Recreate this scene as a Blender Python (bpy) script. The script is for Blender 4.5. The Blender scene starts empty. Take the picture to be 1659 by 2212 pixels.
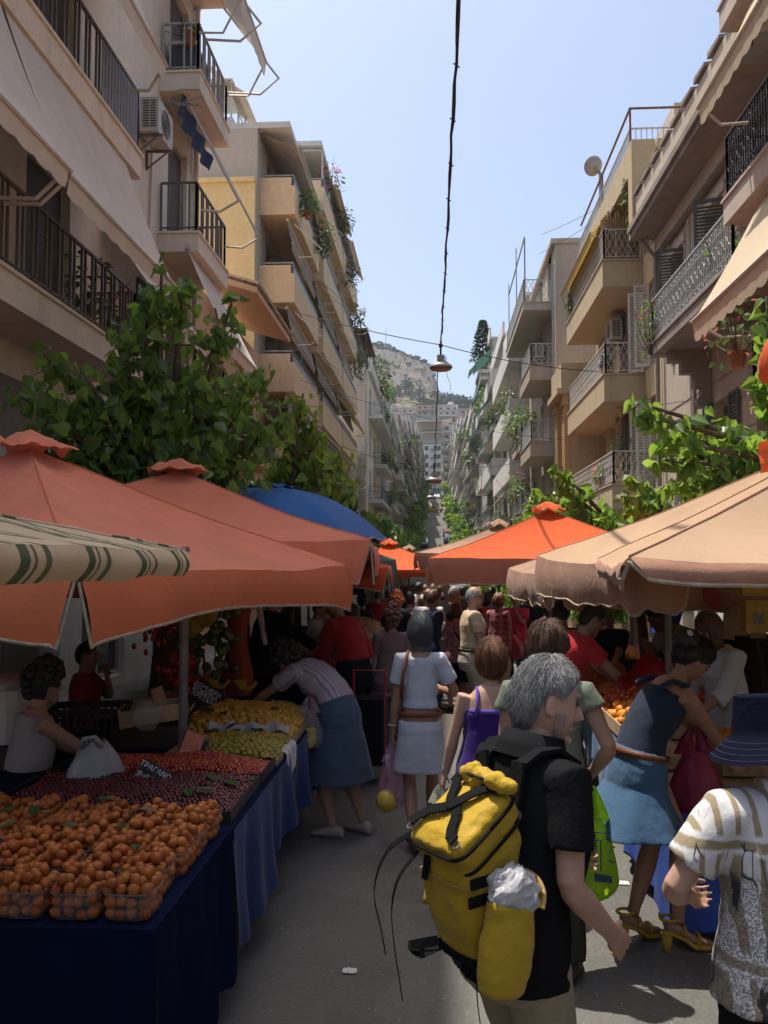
import bpy, math, random
from mathutils import Vector, Matrix, noise
V = Vector
R = math.radians
PI = math.pi
rnd = random.Random(7)
scene = bpy.context.scene
COL = scene.collection

# ---------------------------------------------------------------- mesh kit
class MB:
    """collects faces (world coordinates) and links them as ONE mesh object"""
    def __init__(self):
        self.v = []; self.f = []
    def add(self, vs, fs):
        b = len(self.v)
        self.v.extend([V(p) for p in vs])
        self.f.extend([tuple(i + b for i in f) for f in fs])
        return self
    def poly(self, pts):
        return self.add(pts, [tuple(range(len(pts)))])
    def box(self, c, s, rot=None):
        c = V(c); sx, sy, sz = s[0]/2, s[1]/2, s[2]/2
        P = [V((x, y, z)) for z in (-sz, sz) for y in (-sy, sy) for x in (-sx, sx)]
        if rot is not None:
            if not isinstance(rot, Matrix): rot = Matrix.Rotation(rot, 3, 'Z')
            P = [rot @ p for p in P]
        return self.add([c + p for p in P], [(0,2,3,1),(4,5,7,6),(0,1,5,4),(2,6,7,3),(0,4,6,2),(1,3,7,5)])
    def b2(self, x0, y0, z0, x1, y1, z1):
        return self.box(((x0+x1)/2, (y0+y1)/2, (z0+z1)/2), (abs(x1-x0), abs(y1-y0), abs(z1-z0)))
    def bar(self, a, b, w, h=None, up=(0,0,1)):
        a = V(a); b = V(b); d = b - a; L = d.length
        if L < 1e-6: return self
        d /= L; u = V(up)
        if abs(d.dot(u)) > .98: u = V((0,1,0))
        s = d.cross(u).normalized(); u = s.cross(d)
        return self.box((a+b)/2, (L, w, h or w), Matrix((d, s, u)).transposed())
    def tube(self, pts, r, n=6, caps=True):
        pts = [V(p) for p in pts]; m = len(pts)
        if not isinstance(r, (list, tuple)): r = [r]*m
        rings = []; ref = V((0,0,1)); s = None
        for i in range(m):
            d = pts[min(i+1, m-1)] - pts[max(i-1, 0)]
            if d.length < 1e-9: d = V((0,0,1))
            d.normalize()
            if s is None:
                s = d.cross(ref)
                if s.length < .05: s = d.cross(V((1,0,0)))
            else:
                s = s - d*s.dot(d)
                if s.length < 1e-4: s = d.cross(ref)
            s.normalize(); t = d.cross(s)
            rings.append([pts[i] + (s*math.cos(2*PI*k/n) + t*math.sin(2*PI*k/n))*r[i] for k in range(n)])
        return self.loft(rings, caps)
    def loft(self, rings, caps=True):
        n = len(rings[0]); vs = [p for q in rings for p in q]; fs = []
        for i in range(len(rings)-1):
            for k in range(n):
                a = i*n+k; b = i*n+(k+1) % n
                fs.append((a, b, b+n, a+n))
        if caps:
            fs.append(tuple(range(n-1, -1, -1))); fs.append(tuple(range((len(rings)-1)*n, len(rings)*n)))
        return self.add(vs, fs)
    def grid(self, fn, nu, nv, wrap=False):
        vs = [fn(i/nu, j/nv) for j in range(nv+1) for i in range(nu+1)]
        fs = [(j*(nu+1)+i, j*(nu+1)+i+1, (j+1)*(nu+1)+i+1, (j+1)*(nu+1)+i) for j in range(nv) for i in range(nu)]
        return self.add(vs, fs)
    def ell(self, c, r, n=10, m=7, rot=None, fn=None):
        c = V(c); vs = []; fs = []
        if not isinstance(r, (list, tuple)): r = (r, r, r)
        def pt(a, e):
            d = V((math.cos(e)*math.sin(a), math.cos(e)*math.cos(a), math.sin(e)))
            k = fn(a, e) if fn else 1
            p = V((d.x*r[0], d.y*r[1], d.z*r[2]))*k
            return c + (rot @ p if rot else p)
        vs.append(pt(0, PI/2))
        for j in range(1, m):
            for i in range(n): vs.append(pt(2*PI*i/n, PI/2-PI*j/m))
        vs.append(pt(0, -PI/2)); last = len(vs)-1
        for i in range(n):
            fs.append((0, 1+(i+1) % n, 1+i)); fs.append((last, 1+(m-2)*n+i, 1+(m-2)*n+(i+1) % n))
            for j in range(m-2):
                a = 1+j*n+i; b = 1+j*n+(i+1) % n
                fs.append((a, b, b+n, a+n))
        return self.add(vs, fs)
    def lathe(self, c, prof, n=16, rot=None, fn=None):
        c = V(c); rings = []
        for (r, z) in prof:
            q = []
            for k in range(n):
                a = 2*PI*k/n; p = V((max(r, 1e-4)*math.cos(a), max(r, 1e-4)*math.sin(a), z))
                if fn: p = fn(p, a)
                q.append(c + (rot @ p if rot else p))
            rings.append(q)
        return self.loft(rings)
    def build(self, name, mat, parent=None, smooth=False):
        me = bpy.data.meshes.new(name)
        vs = self.v
        if parent is not None:
            w = Matrix.Identity(4); o = parent
            while o is not None: w = o.matrix_basis @ w; o = o.parent
            wi = w.inverted(); vs = [wi @ p for p in vs]
        me.from_pydata([tuple(p) for p in vs], [], self.f)
        if isinstance(mat, (list, tuple)):
            for m_ in mat: me.materials.append(m_)
        else: me.materials.append(mat)
        if smooth: me.polygons.foreach_set('use_smooth', [True]*len(me.polygons))
        me.update()
        o = bpy.data.objects.new(name, me); COL.objects.link(o)
        if parent is not None: o.parent = parent
        return o

def tag(o, label=None, cat=None, group=None, kind=None):
    if label: o['label'] = label
    if cat: o['category'] = cat
    if group: o['group'] = group
    if kind: o['kind'] = kind
    return o
def thing(name, label, cat, loc=(0,0,0), rz=0, group=None):
    o = bpy.data.objects.new(name, None); COL.objects.link(o)
    o.empty_display_size = .2
    o.location = loc; o.rotation_euler = (0,0,rz)
    return tag(o, label, cat, group)
def dup(root, loc=None, rz=None, label=None, group=None, scale=None):
    kids = {}
    for q in root.children_recursive: kids.setdefault(q.parent, []).append(q)
    def cp(o, par):
        c = o.copy(); COL.objects.link(c)
        if par is not None: c.parent = par
        for ch in kids.get(o, []): cp(ch, c)
        return c
    c = cp(root, None)
    if loc is not None: c.location = loc
    if rz is not None: c.rotation_euler = (0,0,rz)
    if scale is not None: c.scale = scale if isinstance(scale, (tuple, list)) else (scale,)*3
    if label: c['label'] = label
    if group: c['group'] = group
    return c

# ---------------------------------------------------------------- camera geometry
# pixel measurements on the photograph (1659 x 2212 frame) -> real positions at a chosen distance down the street
F = 1912.4; CU, CV = 829.5, 1106.0
CAM = V((0, 0, 2.05)); PITCH = math.atan(107/F); YAW = math.atan(112.5/F)
CROT = (Matrix.Rotation(YAW, 3, 'Z') @ Matrix.Rotation(PI/2 + PITCH, 3, 'X'))
def ray(u, v): return CROT @ V(((u-CU)/F, -(v-CV)/F, -1))
def at(u, v, y):
    d = ray(u, v); return CAM + d*(y/d.y)
def atx(u, v, x):
    d = ray(u, v); return CAM + d*(x/d.x)
cam = bpy.data.cameras.new('camera'); camo = bpy.data.objects.new('camera', cam); COL.objects.link(camo)
camo.location = CAM; camo.rotation_euler = CROT.to_euler()
cam.sensor_fit = 'VERTICAL'; cam.sensor_height = 24; cam.lens = 24*F/2212; cam.clip_end = 5000; cam.clip_start = .05
scene.camera = camo

def gz(y):
    """height of the street: level, a shallow dip, then the climb towards the hill"""
    def raw(y):
        if y < 10: return 0.0
        if y < 78: return -.022*(y-10)
        return -.022*68 + .1135*(y-78)
    return sum(raw(y+d) for d in (-6, -3, 0, 3, 6))/5 if y > 20 else (raw(y) if y < 8 else sum(raw(y+d) for d in (-2, 0, 2))/3)

# ---------------------------------------------------------------- materials
def nodes_of(m):
    m.use_nodes = True; nt = m.node_tree; nt.nodes.clear()
    out = nt.nodes.new('ShaderNodeOutputMaterial')
    return nt, out
def N(nt, t, **kw):
    n = nt.nodes.new(t)
    for k, v in kw.items():
        if k in n.inputs.keys(): n.inputs[k].default_value = v
        else: setattr(n, k, v)
    return n
def mapped(nt, scale=(1,1,1), coord='Object'):
    tc = N(nt, 'ShaderNodeTexCoord'); mp = N(nt, 'ShaderNodeMapping'); mp.inputs['Scale'].default_value = scale
    nt.links.new(tc.outputs[coord], mp.inputs['Vector']); return mp.outputs['Vector']
def c4(c): return (c[0], c[1], c[2], 1)
def mixc(nt, fac, a, b, mode='MIX'):
    m = N(nt, 'ShaderNodeMix', data_type='RGBA', blend_type=mode)
    for sock, val in ((m.inputs[0], fac), (m.inputs[6], a), (m.inputs[7], b)):
        if isinstance(val, bpy.types.NodeSocket): nt.links.new(val, sock)
        elif isinstance(val, (int, float)): sock.default_value = val
        else: sock.default_value = c4(val)
    return m.outputs[2]
def ramp(nt, src, stops):
    r = N(nt, 'ShaderNodeValToRGB'); e = r.color_ramp.elements
    while len(e) < len(stops): e.new(.5)
    for el, (p, c) in zip(e, stops):
        el.position = p; el.color = c4(c) if not isinstance(c, (int, float)) else (c, c, c, 1)
    nt.links.new(src, r.inputs['Fac']); return r.outputs['Color']
def nz(nt, vec, scale, detail=5, rough=.6, dist=0):
    n = N(nt, 'ShaderNodeTexNoise'); n.inputs['Scale'].default_value = scale; n.inputs['Detail'].default_value = detail
    n.inputs['Roughness'].default_value = rough; n.inputs['Distortion'].default_value = dist
    nt.links.new(vec, n.inputs['Vector']); return n.outputs['Fac']
def fin(nt, out, col, rough=.8, bump=None, bstr=.3, metal=0, spec=.3, translucent=0, tcol=None, bdist=.02, alpha=None, sheen=0):
    p = N(nt, 'ShaderNodeBsdfPrincipled')
    p.inputs['Roughness'].default_value = rough; p.inputs['Metallic'].default_value = metal
    p.inputs['Specular IOR Level'].default_value = spec
    if sheen: p.inputs['Sheen Weight'].default_value = sheen
    if isinstance(col, bpy.types.NodeSocket): nt.links.new(col, p.inputs['Base Color'])
    else: p.inputs['Base Color'].default_value = c4(col)
    if bump is not None:
        b = N(nt, 'ShaderNodeBump'); b.inputs['Strength'].default_value = bstr; b.inputs['Distance'].default_value = bdist
        nt.links.new(bump, b.inputs['Height']); nt.links.new(b.outputs['Normal'], p.inputs['Normal'])
    sh = p.outputs[0]
    if translucent:
        t = N(nt, 'ShaderNodeBsdfTranslucent')
        tc = tcol if tcol is not None else col
        if isinstance(tc, bpy.types.NodeSocket): nt.links.new(tc, t.inputs['Color'])
        else: t.inputs['Color'].default_value = c4(tc)
        mx = N(nt, 'ShaderNodeMixShader'); mx.inputs[0].default_value = translucent
        nt.links.new(sh, mx.inputs[1]); nt.links.new(t.outputs[0], mx.inputs[2]); sh = mx.outputs[0]
    if alpha is not None:
        t = N(nt, 'ShaderNodeBsdfTransparent'); mx = N(nt, 'ShaderNodeMixShader')
        if isinstance(alpha, bpy.types.NodeSocket): nt.links.new(alpha, mx.inputs[0])
        else: mx.inputs[0].default_value = alpha
        nt.links.new(t.outputs[0], mx.inputs[1]); nt.links.new(sh, mx.inputs[2]); sh = mx.outputs[0]
    nt.links.new(sh, out.inputs['Surface'])
_mats = {}
def plain(name, col, rough=.7, var=.12, scale=6, metal=0, spec=.3, bump=.15, bscale=40, translucent=0, alpha=None, sheen=0):
    """one colour with gentle wear and a fine surface grain"""
    if name in _mats: return _mats[name]
    m = bpy.data.materials.new(name); nt, out = nodes_of(m)
    v = mapped(nt)
    n1 = nz(nt, v, scale, 6, .65)
    d = [max(0, c*(1-var*1.6)) for c in col]; l = [min(1, c*(1+var)) for c in col]
    col_ = ramp(nt, n1, [(.3, d), (.7, l)])
    fin(nt, out, col_, rough, nz(nt, v, bscale, 4, .6) if bump else None, bump, metal, spec, translucent, alpha=alpha, sheen=sheen)
    _mats[name] = m; return m
def plaster(name, col, stain=(.22,.19,.15), amount=.5, streak=.6, crack=False):
    """rendered facade: uneven paint, rain streaks and blotches, fine grain"""
    if name in _mats: return _mats[name]
    m = bpy.data.materials.new(name); nt, out = nodes_of(m)
    v = mapped(nt); vs = mapped(nt, (1.6, 1.6, .16))
    a = nz(nt, v, .9, 8, .65); b = nz(nt, vs, 1.5, 6, .6); c = nz(nt, v, 6, 6, .7)
    base = ramp(nt, c, [(.25, [x*.86 for x in col]), (.75, [min(1, x*1.07) for x in col])])
    mk = ramp(nt, b, [(.55-.1*streak, 0.0), (.75, streak)])
    mk2 = ramp(nt, a, [(.56, 0.0), (.78, amount)])
    s1 = mixc(nt, mk, base, [x*.55+y*.35 for x, y in zip(col, stain)])
    s2 = mixc(nt, mk2, s1, [x*.35+y*.55 for x, y in zip(col, stain)])
    fin(nt, out, s2, .9, nz(nt, v, 60, 5, .65), .25, spec=.15)
    _mats[name] = m; return m
def cloth(name, col, col2=None, stripes=0, translucent=.18, var=.18, rough=.85, stain=0, axis=0, tcol=None, tl_gain=1.0):
    """market canvas / clothing: woven bump, faded patches, optional dirt"""
    if name in _mats: return _mats[name]
    m = bpy.data.materials.new(name); nt, out = nodes_of(m)
    v = mapped(nt)
    n1 = nz(nt, v, 2.2, 6, .6)
    c = ramp(nt, n1, [(.3, [x*(1-var) for x in col]), (.72, [min(1, x*(1+var*.7)) for x in col])])
    if stain:
        n2 = nz(nt, v, 1.3, 8, .7, .6)
        c = mixc(nt, ramp(nt, n2, [(.52, 0.0), (.7, stain)]), c, [x*.45 for x in col])
    w = mixc(nt, .22, nz(nt, v, 7, 3, .55, 1.6), nz(nt, v, 90, 3, .5))
    fin(nt, out, c, rough, w, .24, spec=.12 if max(col) > .06 else .03, translucent=translucent, bdist=.03, tcol=tcol if tcol else c, sheen=.0 if max(col) < .05 else .1)
    _mats[name] = m; return m
def leafmat(name, cols, tcol, trans=.35, spec=.4, rough=.45):
    if name in _mats: return _mats[name]
    m = bpy.data.materials.new(name); nt, out = nodes_of(m)
    g = N(nt, 'ShaderNodeNewGeometry'); oi = N(nt, 'ShaderNodeObjectInfo')
    stops = [(i/(len(cols)-1), c) for i, c in enumerate(cols)]
    c = ramp(nt, g.outputs['Random Per Island'], stops)
    fin(nt, out, c, rough, None, 0, spec=spec, translucent=trans, tcol=tcol)
    _mats[name] = m; return m
def fruitmat(name, cols, rough=.4, spec=.45, bs=60, trans=0):
    if name in _mats: return _mats[name]
    m = bpy.data.materials.new(name); nt, out = nodes_of(m)
    g = N(nt, 'ShaderNodeNewGeometry'); oi = N(nt, 'ShaderNodeObjectInfo')
    ad = N(nt, 'ShaderNodeMath', operation='ADD'); nt.links.new(g.outputs['Random Per Island'], ad.inputs[0]); nt.links.new(oi.outputs['Random'], ad.inputs[1])
    fr = N(nt, 'ShaderNodeMath', operation='FRACT'); nt.links.new(ad.outputs[0], fr.inputs[0])
    c = ramp(nt, fr.outputs[0], [(i/(len(cols)-1), q) for i, q in enumerate(cols)])
    v = mapped(nt); n = nz(nt, v, 18, 3, .5)
    c = mixc(nt, ramp(nt, n, [(.45, 0.0), (.7, .45)]), c, [x*.75 for x in cols[0]])
    fin(nt, out, c, rough, nz(nt, v, bs, 2, .5), .1, spec=spec)
    _mats[name] = m; return m

# ---------------------------------------------------------------- render, world, sun
SUN = V((-.25, .20, 1)).normalized()
EL = math.asin(SUN.z); AZ = math.atan2(SUN.x, SUN.y)
world = bpy.data.worlds.new('World'); scene.world = world; world.use_nodes = True
wn = world.node_tree; bg = wn.nodes['Background']
sky = wn.nodes.new('ShaderNodeTexSky'); sky.sky_type = 'NISHITA'; sky.sun_disc = False
sky.sun_elevation = EL; sky.sun_rotation = AZ; sky.air_density = 1.0; sky.dust_density = 4.0; sky.ozone_density = 1.0; sky.altitude = 100
wn.links.new(sky.outputs[0], bg.inputs['Color']); bg.inputs['Strength'].default_value = .115
sl = bpy.data.lights.new('sun', 'SUN'); sl.energy = 3.3; sl.angle = R(.5); sl.color = (1, .95, .87)
so = bpy.data.objects.new('sun', sl); COL.objects.link(so); so.rotation_euler = SUN.to_track_quat('Z', 'Y').to_euler(); so.location = (0,0,60)
scene.view_settings.view_transform = 'Standard'; scene.view_settings.look = 'None'
scene.view_settings.exposure = .95; scene.view_settings.gamma = 1
cy = scene.cycles
cy.max_bounces = 6; cy.diffuse_bounces = 2; cy.glossy_bounces = 3; cy.transmission_bounces = 5; cy.transparent_max_bounces = 12
cy.use_denoising = True; cy.sample_clamp_indirect = 6; cy.caustics_reflective = False; cy.caustics_refractive = False
# ---------------------------------------------------------------- street surface
def asphalt():
    m = bpy.data.materials.new('worn_asphalt'); nt, out = nodes_of(m)
    v = mapped(nt)
    big = nz(nt, v, .35, 7, .65); mid = nz(nt, v, 3, 6, .6)
    vor = N(nt, 'ShaderNodeTexVoronoi', feature='F1'); vor.inputs['Scale'].default_value = 70; nt.links.new(v, vor.inputs['Vector'])
    vor2 = N(nt, 'ShaderNodeTexVoronoi', feature='F1'); vor2.inputs['Scale'].default_value = 26; vor2.inputs['Randomness'].default_value = 1; nt.links.new(v, vor2.inputs['Vector'])
    base = ramp(nt, big, [(.3, (.088,.083,.074)), (.7, (.135,.127,.112))])
    grain = mixc(nt, ramp(nt, vor.outputs['Color'], [(.1, .0), (.9, .55)]), base, (.165,.155,.135))
    chips = ramp(nt, vor2.outputs['Distance'], [(.10, 1.0), (.17, 0.0)])
    sel = ramp(nt, nz(nt, v, 9, 3, .5), [(.50, 0.0), (.56, .8)])
    mm = N(nt, 'ShaderNodeMath', operation='MULTIPLY'); nt.links.new(chips, mm.inputs[0]); nt.links.new(sel, mm.inputs[1])
    c = mixc(nt, mm.outputs[0], grain, (.36,.34,.29))
    dark = ramp(nt, mid, [(.55, 0.0), (.75, .5)])
    c = mixc(nt, dark, c, (.07,.065,.058))
    wv = N(nt, 'ShaderNodeVectorMath', operation='ADD'); nn = N(nt, 'ShaderNodeTexNoise'); nn.inputs['Scale'].default_value = 1.2; nt.links.new(v, nn.inputs['Vector']); nt.links.new(v, wv.inputs[0]); nt.links.new(nn.outputs['Color'], wv.inputs[1])
    pt = N(nt, 'ShaderNodeTexVoronoi', feature='F1'); pt.inputs['Scale'].default_value = .5; nt.links.new(wv.outputs[0], pt.inputs['Vector']); sc_ = N(nt, 'ShaderNodeSeparateColor'); nt.links.new(pt.outputs['Color'], sc_.inputs[0])
    c = mixc(nt, ramp(nt, sc_.outputs[0], [(.62, 0.0), (.66, .30)]), c, (.07,.066,.058))
    c = mixc(nt, ramp(nt, nz(nt, v, 1.1, 6, .7), [(.56, 0.0), (.80, .5)]), c, (.055,.05,.044))
    fin(nt, out, c, .85, vor.outputs['Distance'], .5, spec=.25, bdist=.006)
    return m
ASPHALT = asphalt()
mb = MB()
ys = [-25 + 1.0*i for i in range(26)] + [1.5*i for i in range(1, 230)]
xs = [-140, -40, -12, -6, -4.0, -2, 0, 2, 4.0, 6, 12, 40, 140]
mb.add([V((x, y, gz(y))) for y in ys for x in xs], [(j*len(xs)+i, j*len(xs)+i+1, (j+1)*len(xs)+i+1, (j+1)*len(xs)+i) for j in range(len(ys)-1) for i in range(len(xs)-1)])
tag(mb.build('road', ASPHALT, None, True), 'grey worn asphalt street that dips and then climbs', None, None, 'structure')
PAVE = plain('paving', (.30,.28,.25), .9, .2, 2.5, bump=.4, bscale=14)
for s, nm in ((-1, 'pavement_left'), (1, 'pavement_right')):
    mb = MB()
    yy = [-12 + 2*i for i in range(156)]
    prof = [(3.75, .0), (3.75, .13), (3.9, .135), (6.2, .14)]
    mb.add([V((s*x, y, gz(y)+z)) for y in yy for (x, z) in prof], [(j*4+i, j*4+i+1, (j+1)*4+i+1, (j+1)*4+i) for j in range(len(yy)-1) for i in range(3)])
    tag(mb.build(nm, PAVE), None, None, None, 'structure')

# ---------------------------------------------------------------- leaves
HEART = [(0,0), (-.30,-.10), (-.50,.12), (-.46,.42), (-.22,.78), (0,1.1), (.22,.78), (.46,.42), (.50,.12), (.30,-.10)]
OVAL = [(0,0), (-.26,.25), (-.30,.55), (-.16,.85), (0,1.05), (.16,.85), (.30,.55), (.26,.25)]
def leaf(mb, p, d, up, size, shape=HEART, fold=.22, droop=.25):
    d = V(d).normalized(); s = d.cross(V(up))
    if s.length < .05: s = d.cross(V((1,0,0)))
    s.normalize(); n = s.cross(d)
    pts = [V(p) + (s*x + d*y + n*(abs(x)*fold - y*y*droop))*size for x, y in shape]
    k = len(shape); t = k//2
    mb.add(pts, [tuple(range(0, t+1)), tuple([0] + list(range(t, k)))])
def quadleaf(mb, p, size, rg):
    a = V((rg.gauss(0,1), rg.gauss(0,1), rg.gauss(0,1))).normalized(); b = a.orthogonal().normalized()
    c = a.cross(b); p = V(p)
    w = size*(.35 + .2*rg.random())
    mb.add([p - b*size*.6, p + c*w, p + b*size*.6, p - c*w], [(0,1,2,3)])
def clump(mb, c, rad, n, size, rg, shape=OVAL, shell=.5, down=.4):
    c = V(c)
    for _ in range(n):
        d = V((rg.gauss(0,1), rg.gauss(0,1), rg.gauss(0,1))).normalized()
        q = (shell + (1-shell)*rg.random())
        p = c + V((d.x*rad[0], d.y*rad[1], d.z*rad[2]))*q
        if shape is None: quadleaf(mb, p, size*(.7+.6*rg.random()), rg)
        else:
            dd = V((d.x + rg.gauss(0,.5), d.y + rg.gauss(0,.5), d.z*.5 - down + rg.gauss(0,.35)))
            leaf(mb, p, dd, V((rg.gauss(0,.4), rg.gauss(0,.4), 1)), size*(.65+.6*rg.random()), shape)

# ---------------------------------------------------------------- far hill with its cliff
RIDGE = [(-300, 200), (-150, 205), (-100, 190), (-65, 178), (-45, 172), (-26, 166), (-15, 163), (-6, 158), (-1, 150), (2, 139), (4, 128), (14, 122), (23, 116), (40, 104), (70, 92), (150, 80), (300, 70)]
def lerp_tab(tab, x):
    if x <= tab[0][0]: return tab[0][1]
    for (a, b), (c, d) in zip(tab, tab[1:]):
        if x <= c: return b + (d-b)*(x-a)/(c-a)
    return tab[-1][1]
def hill_z(x, y):
    base = lerp_tab([(330, 27), (360, 36), (450, 66), (520, 84), (640, 96), (800, 100)], y)
    zr = lerp_tab(RIDGE, x)
    t = (y-500)/200
    if t <= 0: k = 0
    elif t < .70: k = .50*(t/.70)**1.2
    elif t < .80: k = .50 + .36*((t-.70)/.10)
    elif t < 1: k = .86 + .14*((t-.80)/.20)
    else: k = 1 - .3*(t-1)
    soft = min(1, max(0, (x-2)/12))
    if 0 < t < 1: k = k*(1-soft) + soft*t
    n = noise.fractal(V((x*.02, y*.02, 1.3)), .9, 2.1, 5)
    rough = 3.2*noise.fractal(V((x*.09, y*.06, 4)), .8, 2.2, 4)*(min(1, max(0, t*1.5)))
    return base + max(0, zr-base)*k + n*2.0 + rough*(.7 if t < .98 else .15)
m = bpy.data.materials.new('hill_rock_scrub'); nt, out = nodes_of(m)
g = N(nt, 'ShaderNodeNewGeometry'); sx = N(nt, 'ShaderNodeSeparateXYZ'); nt.links.new(g.outputs['Normal'], sx.inputs[0])
v = mapped(nt); vstr = mapped(nt, (1, 1, .35))
rock = ramp(nt, nz(nt, vstr, .22, 8, .7, .5), [(.28, (.11,.09,.075)), (.5, (.25,.22,.195)), (.72, (.37,.335,.30))])
scrub = ramp(nt, nz(nt, v, .14, 8, .72), [(.40, (.24,.19,.135)), (.50, (.14,.125,.08)), (.58, (.06,.075,.04))])
mk = ramp(nt, sx.outputs['Z'], [(.52, 0.0), (.74, 1.0)])
fin(nt, out, mixc(nt, mk, rock, scrub), .95, nz(nt, v, .6, 8, .7), .8, spec=.05, bdist=1.0)
HILLM = m
mb = MB()
gx = [-300 + 5*i for i in range(38)] + [-112 + 2.5*i for i in range(64)] + [52+8*i for i in range(30)]
gy = [344 + 8*i for i in range(20)] + [504 + 4*i for i in range(52)] + [716+20*i for i in range(12)]
mb.add([V((x, y, hill_z(x, y))) for y in gy for x in gx], [(j*len(gx)+i, j*len(gx)+i+1, (j+1)*len(gx)+i+1, (j+1)*len(gx)+i) for j in range(len(gy)-1) for i in range(len(gx)-1)])
tag(mb.build('hill', HILLM, None, False), 'rocky hill with a bare pale cliff above the rooftops', None, None, 'structure')
PINE = leafmat('pine_green', [(.025,.038,.022), (.04,.058,.032), (.06,.078,.045), (.085,.095,.058)], (.08,.11,.05), .15, .2, .7)
rg = random.Random(11)
mb = MB()
def far_tree(mb, x, y, h, w, rg, n=60, cypress=False):
    z = hill_z(x, y)
    if cypress:
        for k in range(n):
            t = rg.random(); a = rg.random()*6.28; r = w*.5*(1-t)**.6*(.6+.5*rg.random())
            quadleaf(mb, (x+r*math.cos(a), y+r*math.sin(a), z+h*t), 1.3, rg)
    else:
        cs = [(x+rg.gauss(0,w*.22), y+rg.gauss(0,w*.2), z+h*(.45+.4*rg.random()), w*(.22+.14*rg.random())) for _ in range(4)]
        for k in range(n):
            cx, cyy, cz, r = cs[k % 4]
            d = V((rg.gauss(0,1), rg.gauss(0,1), rg.gauss(0,1))).normalized()
            quadleaf(mb, (cx+d.x*r, cyy+d.y*r, cz+d.z*r*.8), 1.5, rg)
for _ in range(330):
    x = rg.uniform(-75, 60); y = rg.uniform(470, 640)
    if x < 2 and y > 618: continue
    if x < -5 and rg.random() < .25: continue
    far_tree(mb, x, y, rg.uniform(6, 10), rg.uniform(6, 10), rg, 64, rg.random() < .12)
for _ in range(140):
    x = rg.uniform(4, 70); y = rg.uniform(600, 720)
    far_tree(mb, x, y, rg.uniform(6, 9), rg.uniform(6, 10), rg, 54)
for _ in range(260):
    x = rg.uniform(-95, 0); y = rg.uniform(640, 702)
    h = rg.uniform(.8, 2.2); far_tree(mb, x, y, h, h*1.6, rg, 10)
tag(mb.build('hillside_wood', PINE), 'dark green pine wood and scrub covering the foot of the rocky hill', 'wood', None, 'stuff')
BARK = plain('bark', (.13,.10,.075), .9, .3, 8, bump=.8, bscale=25)
for (u, v_, h, w, nm) in ((818, 752, 5.5, 8, 'left of the pair of round trees standing on the hill skyline'), (835, 757, 6, 9, 'right of the pair of round trees on the hill skyline, nearest the mast'),
                      (851, 762, 5, 3, 'thin small tree on the hill skyline above the cliff')):
    p = at(u, v_, 699); z = hill_z(p.x, 699)
    t = thing('skyline_tree', nm, 'tree', (p.x, 699, z-.5))
    mb = MB(); mb.tube([(p.x, 699, z-.6), (p.x+.1, 699, z+h*.5)], [.35, .2], 6); mb.build('trunk', BARK, t)
    mb = MB()
    for _ in range(260):
        d = V((rg.gauss(0,1), rg.gauss(0,1), rg.gauss(0,1))).normalized()*(.6+.45*rg.random())
        quadleaf(mb, (p.x+d.x*w*.5, 699+d.y*w*.5, z+h*.62+d.z*h*.38), 1.1, rg)
    mb.build('crown', PINE, t)
STEEL = plain('galvanised_steel', (.32,.32,.31), .45, .2, 8, .7)
t = thing('radio_mast', 'thin radio mast standing on the hill skyline', 'mast', (-40, 705, hill_z(-40, 705)))
mb = MB(); zz = hill_z(-40, 705); mb.tube([(-40, 705, zz-1), (-40, 705, zz+21)], [.35, .12], 5); mb.build('pole', STEEL, t)
mb = MB(); mb.tube([(-42, 705, zz+15), (-38, 705, zz+15)], .1, 4); mb.build('crossbar', STEEL, t)

# ---------------------------------------------------------------- houses stacked on the hillside at the end of the street
DARKGLASS = plain('dark_glass', (.035,.04,.045), .12, .3, 2, spec=.6, bump=0)
WHITEW = plaster('white_render', (.66,.63,.58), amount=.35, streak=.35)
CREAMW = plaster('cream_render', (.55,.48,.38), amount=.4)
GREYW = plaster('grey_render', (.42,.40,.36), amount=.4)
PINKW = plaster('pink_render', (.52,.40,.33), amount=.35)
BEIGEW = plaster('beige_render', (.46,.39,.29), amount=.5)
REDTILE = plain('maroon_roof', (.26,.11,.12), .8, .3, 3)
ordw = ['first', 'second', 'third', 'fourth', 'fifth', 'sixth', 'seventh', 'eighth', 'ninth', 'tenth', 'eleventh', 'twelfth', 'thirteenth', 'fourteenth', 'fifteenth', 'sixteenth']
PALE = [(WHITEW, 'white'), (CREAMW, 'cream'), (GREYW, 'grey'), (BEIGEW, 'beige'), (PINKW, 'pinkish')]
rowname = ['row behind the white end block', 'second hillside row', 'third hillside row', 'topmost hillside row']
rg = random.Random(23)
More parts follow.
